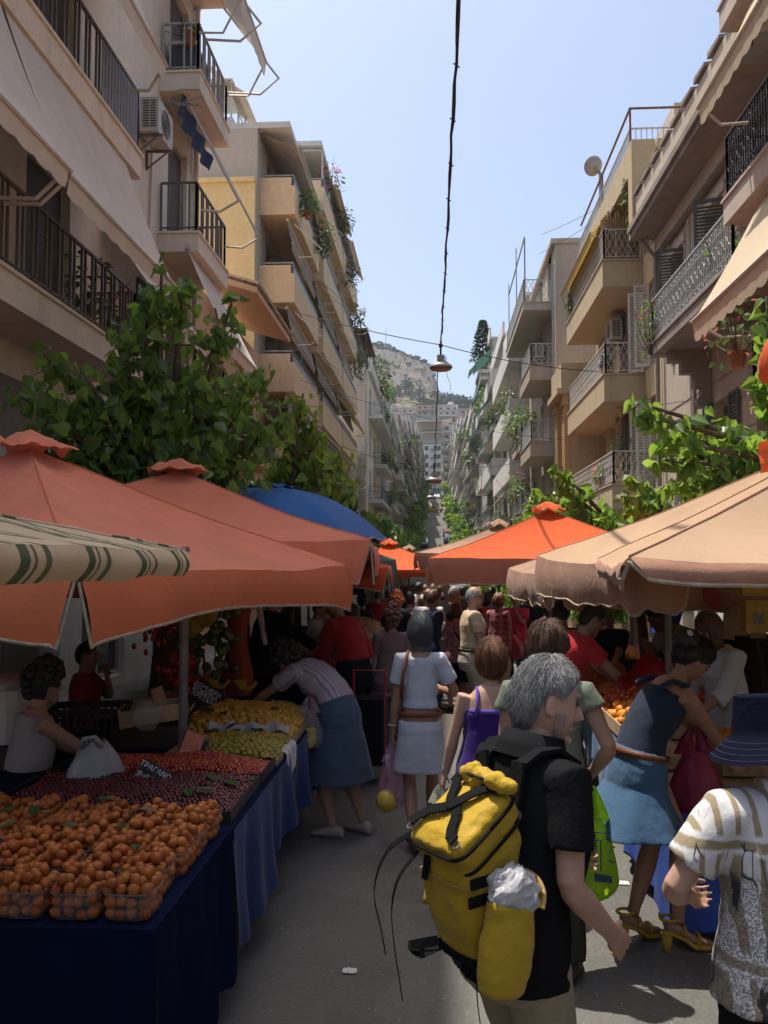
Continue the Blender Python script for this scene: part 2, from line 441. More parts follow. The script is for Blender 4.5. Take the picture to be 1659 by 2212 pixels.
for ri, (Y, xa, xb, top_v) in enumerate(((342, -14.5, 15, 925), (368, -17, 18, 906), (400, -19, 20, 893), (436, -21, 22, 882))):
    n = 4; w = (xb-xa)/n
    for k in range(n):
        x0 = xa + k*w + rg.uniform(.1, .6); x1 = xa + (k+1)*w - rg.uniform(.1, .6)
        y = Y + rg.uniform(-4, 4); zt = at(942, top_v + rg.uniform(-9, 9), y).z; zb = zt - 14
        mt, cn = PALE[(k*3 + ri*2 + rg.randrange(2)) % 5]
        if ri == 3 and k == 2: mt, cn = WHITEW, 'white'
        t = thing('hillside_house', f'{cn} flat-roofed house, {ordw[k]} from the left in the {rowname[ri]}', 'house', ((x0+x1)/2, y, zb), 0, 'houses stacked on the hillside')
        mb = MB(); mb.b2(x0, y, zb, x1, y+9, zt)
        if rg.random() < .6:
            q = rg.uniform(x0, x1-3); mb.b2(q, y+2, zt, q+2.6, y+6, zt+2.2)
        mb.build('wall', mt, t)
        mb = MB(); mb.b2(x0-.15, y-.2, zt+.003, x1+.15, y+9.2, zt+.45); mb.build('roof', REDTILE if (ri, k) == (3, 1) else mt, t)
        for fl in range(4):
            zc = zt - 1.7 - 3.0*fl
            if rg.random() < .55:
                mb = MB(); mb.b2(x0+.5, y-1.1, zc-1.35, x1-.5, y-.003, zc-1.15); mb.b2(x0+.5, y-1.1, zc-1.15, x1-.5, y-1.0, zc-.35); mb.build('balcony', rg.choice([WHITEW, mt]), t)
            nw = 2 if w < 8 else 3
            for j in range(nw):
                xc = x0 + (x1-x0)*(j+.5)/nw + rg.uniform(-.3, .3)
                mb = MB(); mb.b2(xc-.6, y-.06, zc-.8, xc+.6, y-.004, zc+.7); mb.build('window', DARKGLASS, t)

# the white block that closes the street
t = thing('end_block', 'white block with small dark windows closing the far end of the street', 'building', (-.5, 312, gz(312)))
z0 = gz(312)-2; zt = at(942, 958, 312).z; zt2 = at(942, 914, 316).z
mb = MB(); mb.b2(-6.6, 312, z0, 2.0, 324, zt); mb.build('wall', WHITEW, t)
mb = MB(); mb.b2(-6.9, 315, zt+.003, 2.2, 324, zt2); mb.build('upper_storey', CREAMW, t)
mb = MB(); mb.b2(-7.3, 311.6, zt2+.003, 2.6, 324.3, zt2+.4); mb.build('roof', WHITEW, t)
OCHRE_AWN = cloth('ochre_awning', (.55,.38,.16), translucent=.2)
for zz_ in (zt+.3, zt+3.9):
    mb = MB(); mb.b2(-7, 311.3, zz_, 2.4, 315, zz_+.2); b = mb.build('balcony', WHITEW, t)
    mb = MB()
    for k in range(24): mb.b2(-7+.4*k, 311.35, zz_+.2, -6.9+.4*k, 311.4, zz_+1.1)
    mb.b2(-7, 311.3, zz_+1.1, 2.4, 311.42, zz_+1.2); mb.build('railing', STEEL, b)
mb = MB(); mb.add([(-6.5,314.9,zt+6.2), (1.5,314.9,zt+6.2), (1.5,311.2,zt+5.0), (-6.5,311.2,zt+5.0)], [(0,1,2,3)]); mb.build('awning', OCHRE_AWN, t)
for fl in range(6):
    for k, x in enumerate((-5.6, -3.3, -.2, 1.1)):
        if k == 2:
            mb = MB(); mb.b2(-1.9, 311.2, zt-3.0*fl-2.9, .5, 311.997, zt-3.0*fl-2.75); b = mb.build('balcony', WHITEW, t)
            mb = MB(); mb.b2(-1.9, 311.2, zt-3.0*fl-2.75, .5, 311.25, zt-3.0*fl-1.9); mb.build('railing', plain('green_tin', (.12,.24,.22), .5), b)
        mb = MB(); mb.b2(x-.6, 311.9, zt-3.0*fl-2.4, x+.6, 311.996, zt-3.0*fl-.9); mb.build('window', DARKGLASS, t)
t = thing('end_block', 'cream block with balconies beside the white block at the end of the street', 'building', (6.5, 314, gz(314)))
zt3 = at(942, 918, 314).z
mb = MB(); mb.b2(2.7, 314, z0, 12.5, 326, zt3); mb.build('wall', CREAMW, t)
for fl in range(8):
    zz_ = zt3-3.0*fl-3
    mb = MB(); mb.b2(2.9, 312.8, zz_, 9, 313.997, zz_+.2); mb.b2(2.9, 312.8, zz_+.2, 9, 312.9, zz_+1.0); mb.build('balcony', GREYW, t)
    for x in (3.9, 7.0, 10.6):
        mb = MB(); mb.b2(x-.7, 313.9, zz_+.5, x+.7, 313.996, zz_+2.3); mb.build('window', DARKGLASS, t)
# ---------------------------------------------------------------- building kit (s = -1 left side of the street, +1 right side; X = distance from the street axis)
def facade(mb, s, X, y0, y1, z0, z1, ops, dep=.2):
    ye = sorted({y0, y1} | {o[0] for o in ops} | {o[1] for o in ops}); ze = sorted({z0, z1} | {o[2] for o in ops} | {o[3] for o in ops})
    for a, b in zip(ye, ye[1:]):
        for c, d in zip(ze, ze[1:]):
            my, mz = (a+b)/2, (c+d)/2
            if any(o[0] < my < o[1] and o[2] < mz < o[3] for o in ops): continue
            mb.poly([(s*X,a,c), (s*X,b,c), (s*X,b,d), (s*X,a,d)])
    for (a, b, c, d) in ops:
        x, xr = s*X, s*(X+dep)
        mb.poly([(x,a,c), (xr,a,c), (xr,a,d), (x,a,d)]); mb.poly([(x,b,c), (xr,b,c), (xr,b,d), (x,b,d)])
        mb.poly([(x,a,c), (x,b,c), (xr,b,c), (xr,a,c)]); mb.poly([(x,a,d), (x,b,d), (xr,b,d), (xr,a,d)])
def body(mb, s, X, y0, y1, z0, z1, ops=(), deep=9, dep=.2, roof=True):
    facade(mb, s, X, y0, y1, z0, z1, list(ops), dep)
    x, xb = s*X, s*(X+deep)
    mb.poly([(x,y0,z0), (xb,y0,z0), (xb,y0,z1), (x,y0,z1)]); mb.poly([(x,y1,z0), (xb,y1,z0), (xb,y1,z1), (x,y1,z1)])
    mb.poly([(xb,y0,z0), (xb,y1,z0), (xb,y1,z1), (xb,y0,z1)])
    if roof: mb.poly([(x,y0,z1), (x,y1,z1), (xb,y1,z1), (xb,y0,z1)])
BROWN_WOOD = plain('brown_shutter', (.085,.05,.035), .65, .2, 5)
GREY_WOOD = plain('grey_shutter', (.10,.105,.11), .6, .2, 5)
WHITE_WOOD = plain('white_shutter', (.60,.57,.52), .6, .12, 5)
CREAM_WOOD = plain('cream_frame', (.48,.42,.34), .6, .12, 5)
ROLLER = plain('roller_shutter', (.11,.075,.06), .6, .15, 4)
def louvre(mb, x, y0, y1, z0, z1, thick=.04, step=.07):
    w = .06
    mb.b2(x-thick/2, y0, z0, x+thick/2, y0+w, z1); mb.b2(x-thick/2, y1-w, z0, x+thick/2, y1, z1)
    mb.b2(x-thick/2, y0+w, z0, x+thick/2, y1-w, z0+.09); mb.b2(x-thick/2, y0+w, z1-.07, x+thick/2, y1-w, z1)
    z = z0+.12
    rot = Matrix.Rotation(.6, 3, 'Y')
    while z < z1-.09:
        mb.box((x, (y0+y1)/2, z), (thick*1.1, y1-y0-2*w, .012), rot); z += step
def window(par, s, X, op, style='glass', fm=CREAM_WOOD, sm=BROWN_WOOD, dep=.2, step=.07):
    a, b, c, d = op; x = s*(X+dep-.06); t = .035
    mb = MB()
    for (p, q, r, u) in ((a+.002, a+.07, c+.002, d-.002), (b-.07, b-.002, c+.002, d-.002), (a+.07, b-.07, c+.002, c+.08), (a+.07, b-.07, d-.07, d-.002)):
        mb.b2(x-t, p, r, x+t, q, u)
    if style in ('glass', 'open'):
        m = (a+b)/2; mb.b2(x-t*.8, m-.035, c+.08, x+t*.8, m+.035, d-.07)
    w = mb.build('window', fm, par)
    if style == 'roller':
        mb = MB(); z = c+.08
        while z < d-.1:
            mb.b2(x-.012, a+.07, z, x+.012, b-.07, z+.052); z += .06
        mb.b2(x+s*.014-.004, a+.07, c+.08, x+s*.014+.004, b-.07, d-.07); mb.build('shutter', sm, w)
    elif style == 'closed':
        m = (a+b)/2
        for (p, q) in ((a+.07, m-.004), (m+.004, b-.07)):
            mb = MB(); louvre(mb, x, p, q, c+.08, d-.07, step=step); mb.b2(x+s*.03-.003, p+.02, c+.1, x+s*.03+.003, q-.02, d-.09); mb.build('shutter', sm, w)
    else:
        mb = MB(); mb.b2(x+s*.002-.005, a+.07, c+.08, x+s*.002+.005, b-.07, d-.07); mb.build('pane', DARKGLASS, w)
    if style == 'open':
        hw = (b-a)/2
        for y_, yo in ((a, -1), (b, 1)):
            mb = MB(); xx = s*(X-.05)
            louvre(mb, xx, min(y_, y_+yo*hw), max(y_, y_+yo*hw), c, d, step=step); mb.build('shutter', sm, w)
    return w
def path_segs(s, Xw, Xf, y0, y1, ends=(1, 1)):
    q = []
    if ends[0]: q.append(((s*Xw, y0), (s*Xf, y0)))
    q.append(((s*Xf, y0), (s*Xf, y1)))
    if ends[1]: q.append(((s*Xf, y1), (s*Xw, y1)))
    return q
def railing(par, segs, z, h, style, mat, sp=.12, w=.02):
    mb = MB()
    for (a, b) in segs:
        A = V((a[0], a[1], z)); B = V((b[0], b[1], z)); L = (B-A).length; d = (B-A)/L; up = V((0,0,1))
        mb.bar(A+up*h, B+up*h, .045, .035); mb.bar(A+up*.09, B+up*.09, .03, .025)
        n = max(2, int(L/sp))
        if style in ('bars', 'pairs', 'ornate'):
            for i in range(n+1):
                p = A+d*(L*i/n)
                if style == 'pairs' and i % 3 == 2: continue
                mb.box(p+up*(h/2), (w, w, h))
            mb.box(A+up*(h/2), (.04,.04,h)); mb.box(B+up*(h/2), (.04,.04,h))
        if style == 'ornate':
            mb.bar(A+up*(h*.78), B+up*(h*.78), .02); mb.bar(A+up*(h*.24), B+up*(h*.24), .02)
            k = max(1, int(L/.24))
            for i in range(k):
                c = A+d*(L*(i+.5)/k)
                for zc, r in ((h*.89, .06), (h*.5, .10), (h*.15, .05)):
                    pts = [c + d*(r*math.cos(t*PI/4)) + up*(zc+r*math.sin(t*PI/4)) for t in range(9)]
                    mb.tube(pts, .010, 4, False)
        if style == 'lattice':
            k = max(1, int(L/.30)); hh = h-.12
            for i in range(k):
                p = A+d*(L*i/k)+up*.09; q = A+d*(L*(i+1)/k)+up*.09
                mid = (p+q)/2
                for (e, f) in ((p, q+up*hh), (q, p+up*hh), (p+up*hh*.5, mid+up*hh), (mid+up*hh, q+up*hh*.5), (p+up*hh*.5, mid), (mid, q+up*hh*.5)):
                    mb.bar(e, f, .014)
                mb.box(p+up*(h/2-.09), (.016,.016,h-.1))
            mb.box(A+up*(h/2), (.045,.045,h)); mb.box(B+up*(h/2), (.045,.045,h))
        if style == 'panel':
            for i in range(n+1): mb.box(A+d*(L*i/n)+up*(h/2), (.03,.03,h))
            mb.bar(A+up*(h*.52), B+up*(h*.52), .012, h*.78)
    return mb.build('railing', mat, par)
def balcony(par, s, Xw, Xf, y0, y1, z, th, mat, rail=None, rmat=None, h=.95, sp=.12, ends=(1, 1), lip=.03, w=.02):
    mb = MB(); mb.b2(s*(Xw-.004), y0, z-th, s*Xf, y1, z)
    mb.b2(s*(Xw-.004), y0-lip, z+.002, s*(Xf-lip), y1+lip, z+.045)
    b = mb.build('balcony', mat, par)
    if rail: railing(b, path_segs(s, Xw-.05, Xf+.06, y0+.06, y1-.06, ends), z+.045, h, rail, rmat, sp, w)
    return b
def solid_balcony(par, s, Xw, Xf, y0, y1, ztop, mat, h=1.05, th=.2, rmat=STEEL, glass=None):
    mb = MB(); z = ztop-h
    mb.b2(s*(Xw-.004), y0, z-th, s*Xf, y1, z)
    mb.b2(s*(Xf+.12), y0, z+.001, s*Xf, y1, ztop-.28); mb.b2(s*(Xw-.004), y0, z+.001, s*(Xf+.121), y0+.12, ztop); mb.b2(s*(Xw-.004), y1-.12, z+.001, s*(Xf+.121), y1, ztop)
    b = mb.build('balcony', mat, par)
    mb = MB(); mb.b2(s*(Xf+.09), y0+.02, ztop-.279, s*(Xf+.03), y1-.02, ztop-.03); mb.build('parapet_screen', glass or plain('smoked_screen', (.10,.105,.11), .35, .1, 3), b)
    mb = MB(); mb.tube([(s*(Xw-.1), y0+.06, ztop+.09), (s*(Xf+.06), y0+.06, ztop+.09), (s*(Xf+.06), y1-.06, ztop+.09), (s*(Xw-.1), y1-.06, ztop+.09)], .03, 6)
    for y in (y0+.06, (y0+y1)/2, y1-.06): mb.box((s*(Xf+.06), y, ztop+.03), (.03,.03,.14))
    mb.build('top_rail', rmat, b)
    return b
def awning(par, s, y0, y1, xt, zt, xb, zb, mat, amat, val=.28, sag=.12, arm_z=None, arm_x=None, sc=True):
    """drop-arm awning: cloth from a roller under the slab to a front bar, scalloped valance, two arms"""
    mb = MB(); nu, nv = 18, 8
    def fn(u, v):
        x = s*(xt + (xb-xt)*v); z = zt+(zb-zt)*v
        sg = sag*math.sin(PI*v)*(.5+.5*math.sin(PI*u))
        return V((x + s*sg*.5, y0+(y1-y0)*u, z - sg*.35 + .012*math.sin(u*31)*v))
    mb.grid(fn, nu, nv)
    n = max(6, int((y1-y0)/.34))
    for i in range(n*4):
        ya = y0+(y1-y0)*i/(n*4); yb = y0+(y1-y0)*(i+1)/(n*4)
        da = val*(.84+.16*abs(math.sin(PI*i/4))) if sc else val; db = val*(.84+.16*abs(math.sin(PI*(i+1)/4))) if sc else val
        mb.poly([(s*xb, ya, zb), (s*xb, yb, zb), (s*(xb+.03), yb, zb-db), (s*(xb+.03), ya, zb-da)])
    a = mb.build('awning', mat, par, True)
    mb = MB(); mb.tube([(s*xb, y0-.05, zb+.02), (s*xb, y1+.05, zb+.02)], .028, 6); mb.build('front_bar', amat, a); mb = MB(); mb.tube([(s*xt, y0-.05, zt+.03), (s*xt, y1+.05, zt+.03)], .05, 8); mb.build('roller', amat, a)
    if arm_x:
        for y in (y0+.02, y1-.02):
            mb = MB(); mb.tube([(s*arm_x, y, arm_z), (s*(arm_x*.45+xb*.55), y, arm_z-.02), (s*xb, y, zb+.02)], .022, 6); mb.build('arm', amat, a)
    return a
def ac_unit(label, s, X, y, z, bmat=None):
    t = thing('air_conditioner', label, 'air conditioner', (s*X, y, z))
    m_ = bmat or plain('ac_casing', (.50,.47,.42), .5, .12, 6)
    mb = MB(); mb.b2(s*(X-.12), y-.42, z, s*(X-.45), y+.42, z+.6)
    mb.build('casing', m_, t)
    mb = MB()
    for r in (.23, .18, .13, .08): mb.tube([(s*(X-.458), y+r*math.cos(a*PI/10), z+.31+r*math.sin(a*PI/10)) for a in range(21)], .008, 4, False)
    for a in range(6): mb.bar((s*(X-.458), y, z+.31), (s*(X-.458), y+.23*math.cos(a*PI/3), z+.31+.23*math.sin(a*PI/3)), .01)
    mb.build('fan_grille', plain('ac_grille', (.20,.19,.18), .5), t)
    mb = MB()
    for k in range(11):
        mb.b2(s*(X-.18), y-.424, z+.08+k*.045, s*(X-.29), y-.42+.0005, z+.1+k*.045); mb.b2(s*(X-.31), y-.424, z+.08+k*.045, s*(X-.41), y-.42+.0005, z+.1+k*.045)
    mb.build('side_vent', plain('vent_black', (.03,.03,.03), .7), t)
    for yy in (y-.3, y+.3):
        mb = MB(); mb.b2(s*X, yy-.02, z-.04, s*(X-.5), yy+.02, z-.003); mb.b2(s*X, yy-.02, z-.35, s*(X-.04), yy+.02, z-.04); mb.bar((s*(X-.03), yy, z-.33), (s*(X-.4), yy, z-.04), .025)
        mb.build('bracket', plain('bracket_metal', (.22,.19,.16), .6, .25, 8, .3), t)
    return t
GREEN1 = leafmat('balcony_green', [(.03,.06,.015), (.06,.11,.025), (.10,.17,.04), (.13,.20,.06)], (.22,.38,.06), .25)
GREEN2 = leafmat('dusty_green', [(.035,.055,.025), (.06,.085,.035), (.09,.12,.05), (.12,.15,.07)], (.15,.24,.06), .2)
TERRA = plain('terracotta', (.36,.15,.08), .8, .2, 8)
PINKFL = plain('magenta_petals', (.62,.04,.22), .6, .2, 30, translucent=.3)
SALMON = plain('salmon_petals', (.75,.22,.18), .6, .2, 30, translucent=.3)
def balcony_plant(label, x, y, z, rad, n, size, mat=GREEN1, flowers=None, nf=0, seed=0, shape=OVAL, pot=True, stems=True):
    """potted plant: pot, stems, leaves (and petals), standing at (x, y, z)"""
    rg = random.Random(seed*77+int(x*10)+int(y*7)+int(z*13))
    t = thing('balcony_plant', label, 'plant', (x, y, z))
    if pot:
        mb = MB(); mb.lathe((x, y, z), [(.09, 0), (.13, .2), (.145, .2), (.145, .24), (.12, .24), (.115, .19)], 10); mb.build('pot', TERRA, t)
    mb = MB()
    for k in range(7):
        d = V((rg.gauss(0,1)*rad[0], rg.gauss(0,1)*rad[1], rg.uniform(.3,1.3)*rad[2]))
        mb.tube([(x, y, z+.15), V((x, y, z+.2))+d*.5, V((x, y, z+.2+rad[2]*.4))+d*.85], [.015, .01, .005], 4)
    mb.build('stem', BARK, t)
    mb = MB(); clump(mb, (x, y, z+.2+rad[2]*.75), rad, n, size, rg, shape, .25); mb.build('foliage', mat, t)
    if flowers:
        mb = MB(); clump(mb, (x, y, z+.25+rad[2]*.8), [r*1.02 for r in rad], nf, size*.75, rg, OVAL, .7); mb.build('blossom', flowers, t)
    return t

# ================================================================ LEFT 1: cream apartment block right beside the stalls
LCREAM = plaster('warm_cream_render', (.82,.725,.59), amount=.30, streak=.42)
LSLAB = plaster('cream_slab', (.80,.69,.56), amount=.35, streak=.5)
RAILBR = plain('brown_painted_rail', (.17,.14,.12), .5, .15, 10, .2)
RAILGR = plain('pale_painted_rail', (.42,.41,.39), .5, .15, 10, .2)
AWNC = cloth('cream_canvas', (.80,.71,.59), translucent=.22, var=.08, stain=.12)
AWNB = cloth('navy_canvas', (.05,.08,.16), translucent=.1)
WHITE_METAL = plain('white_metal', (.58,.54,.49), .45, .1, 8, .1)
B = thing('apartment_building', 'cream apartment block with brown railings and long canvas awnings, nearest on the left', 'building', (-5.2, 12, 0))
ops = []; styles = []
for z in (5.08, 8.18, 11.28, 14.38):
    for (a, b, st) in ((5.6, 7.2, 'glass'), (8.2, 10.0, 'roller'), (10.75, 12.1, 'roller'), (16.6, 17.9, 'roller')):
        ops.append((a, b, z+.05, z+2.35)); styles.append(st)
ops += [(5.0, 6.6, .2, 3.2), (8.6, 9.9, .2, 2.7), (12.8, 14.6, .2, 3.2), (16.2, 18.4, .2, 3.2)]; styles += ['glass', 'glass', 'glass', 'roller']
mb = MB(); body(mb, -1, 5.2, 2.5, 18.5, -.3, 17.4, ops); mb.b2(-5.2, 2.45, 17.403, -5.0, 18.55, 20.4)  # parapet out of view, raised to set where the block's shade falls
mb.b2(-14, 3, 17.403, -7.4, 18.4, 20.4)
mb.build('wall', LCREAM, B)
for o, st in zip(ops, styles): window(B, -1, 5.2, o, st, CREAM_WOOD, ROLLER)
mb = MB(); mb.b2(-5.17, 2.6, 3.55, -5.197, 18.45, 4.3); mb.build('shop_fascia', plain('shop_fascia', (.22,.19,.16), .7), B)
for z in (5.08, 8.18, 11.28, 14.38):
    balcony(B, -1, 5.2, 4.45, 3.2, 12.9, z, .34, LSLAB, 'pairs', RAILBR, .95, .115, w=.03)
    balcony(B, -1, 5.2, 4.42, 16.0, 18.35, z, .34, LSLAB, 'pairs', RAILGR if z > 10 else RAILBR, .95, .12, w=.03)
# privacy slats on the far end of the second balcony
mb = MB()
for k in range(12): mb.box((-4.50, 11.45+.12*k, 8.7), (.012, .10, .86))
mb.build('railing_slats', plain('slat_grey', (.20,.19,.19), .6), B)
awning(B, -1, 8.7, 12.35, 4.5, 7.86, 3.75, 6.0, AWNC, WHITE_METAL, .2, .12, 5.75, 4.45)
awning(B, -1, 5.0, 8.6, 4.5, 7.86, 3.72, 6.02, AWNC, WHITE_METAL, .2, .12, 5.75, 4.45)
awning(B, -1, 7.5, 12.3, 4.55, 10.95, 3.9, 9.25, AWNC, WHITE_METAL, .24, .12, 8.9, 4.45)
awning(B, -1, 15.9, 18.2, 4.5, 14.0, 3.6, 12.7, AWNC, WHITE_METAL, .34, .1, 12.0, 4.42)
awning(B, -1, 15.9, 18.4, 4.6, 7.86, 3.7, 6.0, AWNC, WHITE_METAL, .2, .12, 5.85, 4.42)
# lower awning of the first floor near the tree
awning(B, -1, 13.2, 15.6, 5.1, 7.4, 4.1, 5.9, AWNC, WHITE_METAL, .2, .1)
# folded navy awning with its two rods hanging under the upper balcony
mb = MB()
mb.grid(lambda u, v: V((-4.78-.10*v+.05*math.sin(u*21), 16.1+2.2*u, 10.93-.42*v*(1-u*.35)-.25*u)), 22, 3)
aw = mb.build('folded_awning', AWNB, B, True)
for y in (16.25, 18.2):
    mb = MB(); mb.tube([(-4.75, y, 10.9), (-3.75, y+.15, 8.95)], .025, 6); mb.build('rod', WHITE_METAL, aw)
    mb = MB(); mb.tube([(-3.75, y+.15, 8.95), (-4.1, y+.1, 8.72), (-4.45, y, 8.72)], .025, 6); mb.build('arm', WHITE_METAL, aw)
for y in (16.3, 18.25):
    mb = MB(); mb.tube([(-4.42, y, 12.1), (-3.75, y+.1, 12.1), (-3.35, y+.12, 12.45), (-4.6, y+.1, 14.1)], .025, 6); mb.build('awning_arm', WHITE_METAL, B)
mb = MB(); mb.tube([(-5.12, 18.3, 0), (-5.12, 18.3, 17)], .055, 8)
for z in range(2, 17, 2): mb.tube([(-5.12, 18.3, z), (-5.12, 18.3, z+.08)], .07, 8)
mb.build('drainpipe', LSLAB, B)
mb = MB()
for k in range(6): mb.tube([(-5.17, 15.55-.02*k, 9.6-.55*k+.55), (-5.16, 15.5-.12*(k/5)**2-.02*k, 9.6-.55*k)], .018, 5)
mb.build('cable_duct', CREAM_WOOD, B)
mb = MB(); mb.b2(-5.24, 14.9, 5.7, -5.15, 15.4, 7.0); mb.build('wall_box', GREY_WOOD, B)
ac_unit('dusty air conditioner on the wall of the cream block between the two rows of balconies', -1, 5.2, 15.0, 9.45)
# antenna below the upper balcony
t = thing('tv_antenna', 'small looped antenna fixed under the upper balcony of the cream block', 'antenna', (-5.1, 16.0, 10.75))
mb = MB(); mb.bar((-5.2, 15.95, 10.7), (-4.4, 15.95, 10.62), .025); mb.build('boom', STEEL, t)
mb = MB()
for k in range(2): mb.tube([(-4.95+.0*k, 15.9+.0*k, 10.7), (-4.75, 15.75, 10.82-.3*k), (-4.35, 15.75, 10.8-.3*k), (-4.3, 15.8, 10.7-.2*k), (-4.7, 15.9, 10.66)], .01, 5)
mb.build('loop', STEEL, t)
balcony_plant('dark leafy pot plant leaning over the lowest left railing, beside the brown roller shutter', -4.75, 11.55, 5.15, (.35,.4,.55), 90, .13, GREEN2, seed=1, shape=OVAL)
balcony_plant('low green pot plant behind the railing at the end of the lowest left balcony', -4.8, 12.5, 5.15, (.2,.25,.3), 60, .12, GREEN1, seed=2)
balcony_plant('red geranium in the end balcony at the top of the cream block', -4.7, 16.25, 11.95, (.2,.25,.18), 50, .08, GREEN1, PINKFL, 25, seed=3)
t = thing('balcony_clutter', 'covered table and boxes stored on the top end balcony of the cream block', 'furniture', (-4.8, 16.9, 11.33))
mb = MB(); mb.b2(-5.1, 16.3, 11.33, -4.6, 17.2, 12.0); mb.build('box', GREY_WOOD, t)
mb = MB(); mb.b2(-5.12, 16.25, 12.003, -4.58, 17.25, 12.06); mb.build('lid', WHITE_WOOD, t)

# ================================================================ LEFT 2: low peach house with a tiled eave
PEACH = plaster('peach_render', (.68,.46,.30), amount=.2, streak=.25)
B = thing('low_house', 'low peach house with a deep tiled eave between the cream block and the ochre block', 'building', (-5.7, 24.5, gz(24)))
ops = [(22.2, 23.3, 5.6, 7.8), (24.6, 25.8, 5.6, 7.8), (26.4, 27.4, 5.6, 7.8), (22.2, 23.4, 1.0, 3.4), (25.0, 27, .0, 3.2)]
mb = MB(); body(mb, -1, 5.7, 18.52, 27.95, -.6, 8.7, ops); mb.build('wall', PEACH, B)
for o in ops: window(B, -1, 5.7, o, 'closed' if o[2] > 5 else 'glass', CREAM_WOOD, WHITE_WOOD, step=.09)
mb = MB(); mb.add([(-4.45,21.54,8.75), (-4.45,26.6,8.75), (-6.4,26.6,9.35), (-6.4,21.54,9.35), (-4.45,21.54,8.9), (-4.45,26.6,8.9), (-6.4,26.6,9.5), (-6.4,21.54,9.5)],
                  [(0,1,2,3), (4,5,6,7), (0,1,5,4), (1,2,6,5), (3,0,4,7)]); ev = mb.build('eave', PEACH, B)
mb = MB()
for k in range(26):
    y = 21.6+.196*k
    mb.tube([(-4.40, y, 8.96), (-5.4, y, 9.27), (-6.4, y, 9.58)], [.085,.075,.075], 6)
mb.build('tiles', plain('weathered_tile', (.24,.17,.12), .9, .4, 7, bump=.6), ev)
mb = MB(); mb.b2(-5.65, 23.4, 4.75, -4.9, 26.8, 4.95); bb = mb.build('balcony', PEACH, B)
railing(bb, path_segs(-1, 5.65, 4.95, 23.45, 26.75), 4.95, .95, 'bars', RAILBR, .13)

# ================================================================ LEFT 3: ochre block with stacked balconies
OCHRE = plaster('ochre_render', (.76,.57,.35), amount=.2, streak=.35)
YELLOW = plaster('yellow_render', (.78,.62,.32), amount=.35, streak=.35)
LGREY = plaster('light_grey_render', (.52,.47,.40), amount=.3, streak=.3)
AWNT = cloth('tan_canvas', (.42,.34,.25), translucent=.2)
B = thing('apartment_building', 'ochre apartment block with tiers of solid balconies and a yellow side wall', 'building', (-5.8, 39, gz(39)))
ops1 = []; ops2 = []; ztops = [5.85, 8.85, 11.8, 14.75, 17.65]
for zt in ztops:
    z = zt-1.0
    if zt < 15:
        for a in (29.6, 32.0): ops1.append((a, a+1.5, z, z+2.2))
    for a in (36.0, 39.0, 42.2, 45.4, 48.2): ops2.append((a, a+1.5, z, z+2.2))
mb = MB(); body(mb, -1, 5.8, 28.0, 34.7, gz(40)-1, 16.25, ops1, deep=3.2, dep=.3); body(mb, -1, 5.8, 34.7, 51.0, gz(40)-1, 18.9, ops2, deep=3.2, dep=.3); mb.build('wall', LGREY, B)
for k, o in enumerate(ops1+ops2): window(B, -1, 5.8, o, ('closed', 'roller', 'glass')[k % 3], CREAM_WOOD, GREY_WOOD, .3, .12)
mb = MB(); mb.b2(-5.83, 27.80, -.8, -8.8, 27.995, 14.35); mb.b2(-8.0, 27.7, 14.353, -5.83, 28.0, 14.5); mb.build('side_wall', YELLOW, B)
for zt in ztops:
    if zt < 15: solid_balcony(B, -1, 5.8, 4.62, 28.4, 34.4, zt, OCHRE)
    solid_balcony(B, -1, 5.8, 4.50, 35.0, 42.2, zt-.1, OCHRE)
    solid_balcony(B, -1, 5.8, 4.50, 42.6, 50.4, zt-.1, OCHRE)
    for (a, b) in ((28.6, 34.2), (35.2, 42.0), (42.8, 50.2)):
        if zt > (14 if a < 30 else 17): continue
        a_ = awning(B, -1, a, b, 4.9, zt+1.55, 4.72, zt+.75, AWNT, WHITE_METAL, .2, .05)
        for yy in (a+.1, b-.1):
            mb = MB(); mb.tube([(-4.55, yy, zt+.35), (-4.1, yy, zt+.35), (-3.75, yy, zt+.6), (-4.7, yy+.05, zt+1.5)], .022, 5); mb.build('arm', WHITE_METAL, a_)
mb = MB(); mb.b2(-13, 30.8, 16.503, -7.6, 34.6, 18.0); mb.build('top_storey', LGREY, B)
mb = MB(); mb.b2(-8.9, 28.1, 16.3, -4.75, 34.6, 16.5); mb.b2(-9.0, 34.9, 18.95, -4.6, 50.6, 19.15); mb.build('roof_slab', WHITEW, B)
mb = MB(); mb.b2(-4.56, 35.1, 17.6, -4.62, 35.16, 18.9); mb.b2(-4.56, 37.5, 17.6, -4.62, 37.56, 18.9); mb.b2(-4.56, 35.16, 17.75, -4.62, 37.5, 17.82); mb.b2(-5.78, 35.1, 18.8, -4.56, 35.18, 18.897); mb.b2(-5.8,35.12,17.6,-5.74,35.18,18.8)
mb.build('white_frame', WHITE_METAL, B)
awning(B, -1, 28.3, 34.0, 5.75, 16.25, 4.45, 15.75, AWNT, WHITE_METAL, .15, .25)
awning(B, -1, 38.0, 43.5, 4.7, 18.9, 4.2, 18.4, cloth('brown_canvas', (.33,.24,.15)), WHITE_METAL, .15, .15)
awning(B, -1, 44.2, 50.3, 4.7, 18.9, 4.2, 18.35, AWNT, WHITE_METAL, .15, .15)
awning(B, -1, 44.0, 50.4, 4.9, 10.3, 4.1, 9.4, cloth('yellow_canvas', (.55,.40,.12)), WHITE_METAL, .15, .1)
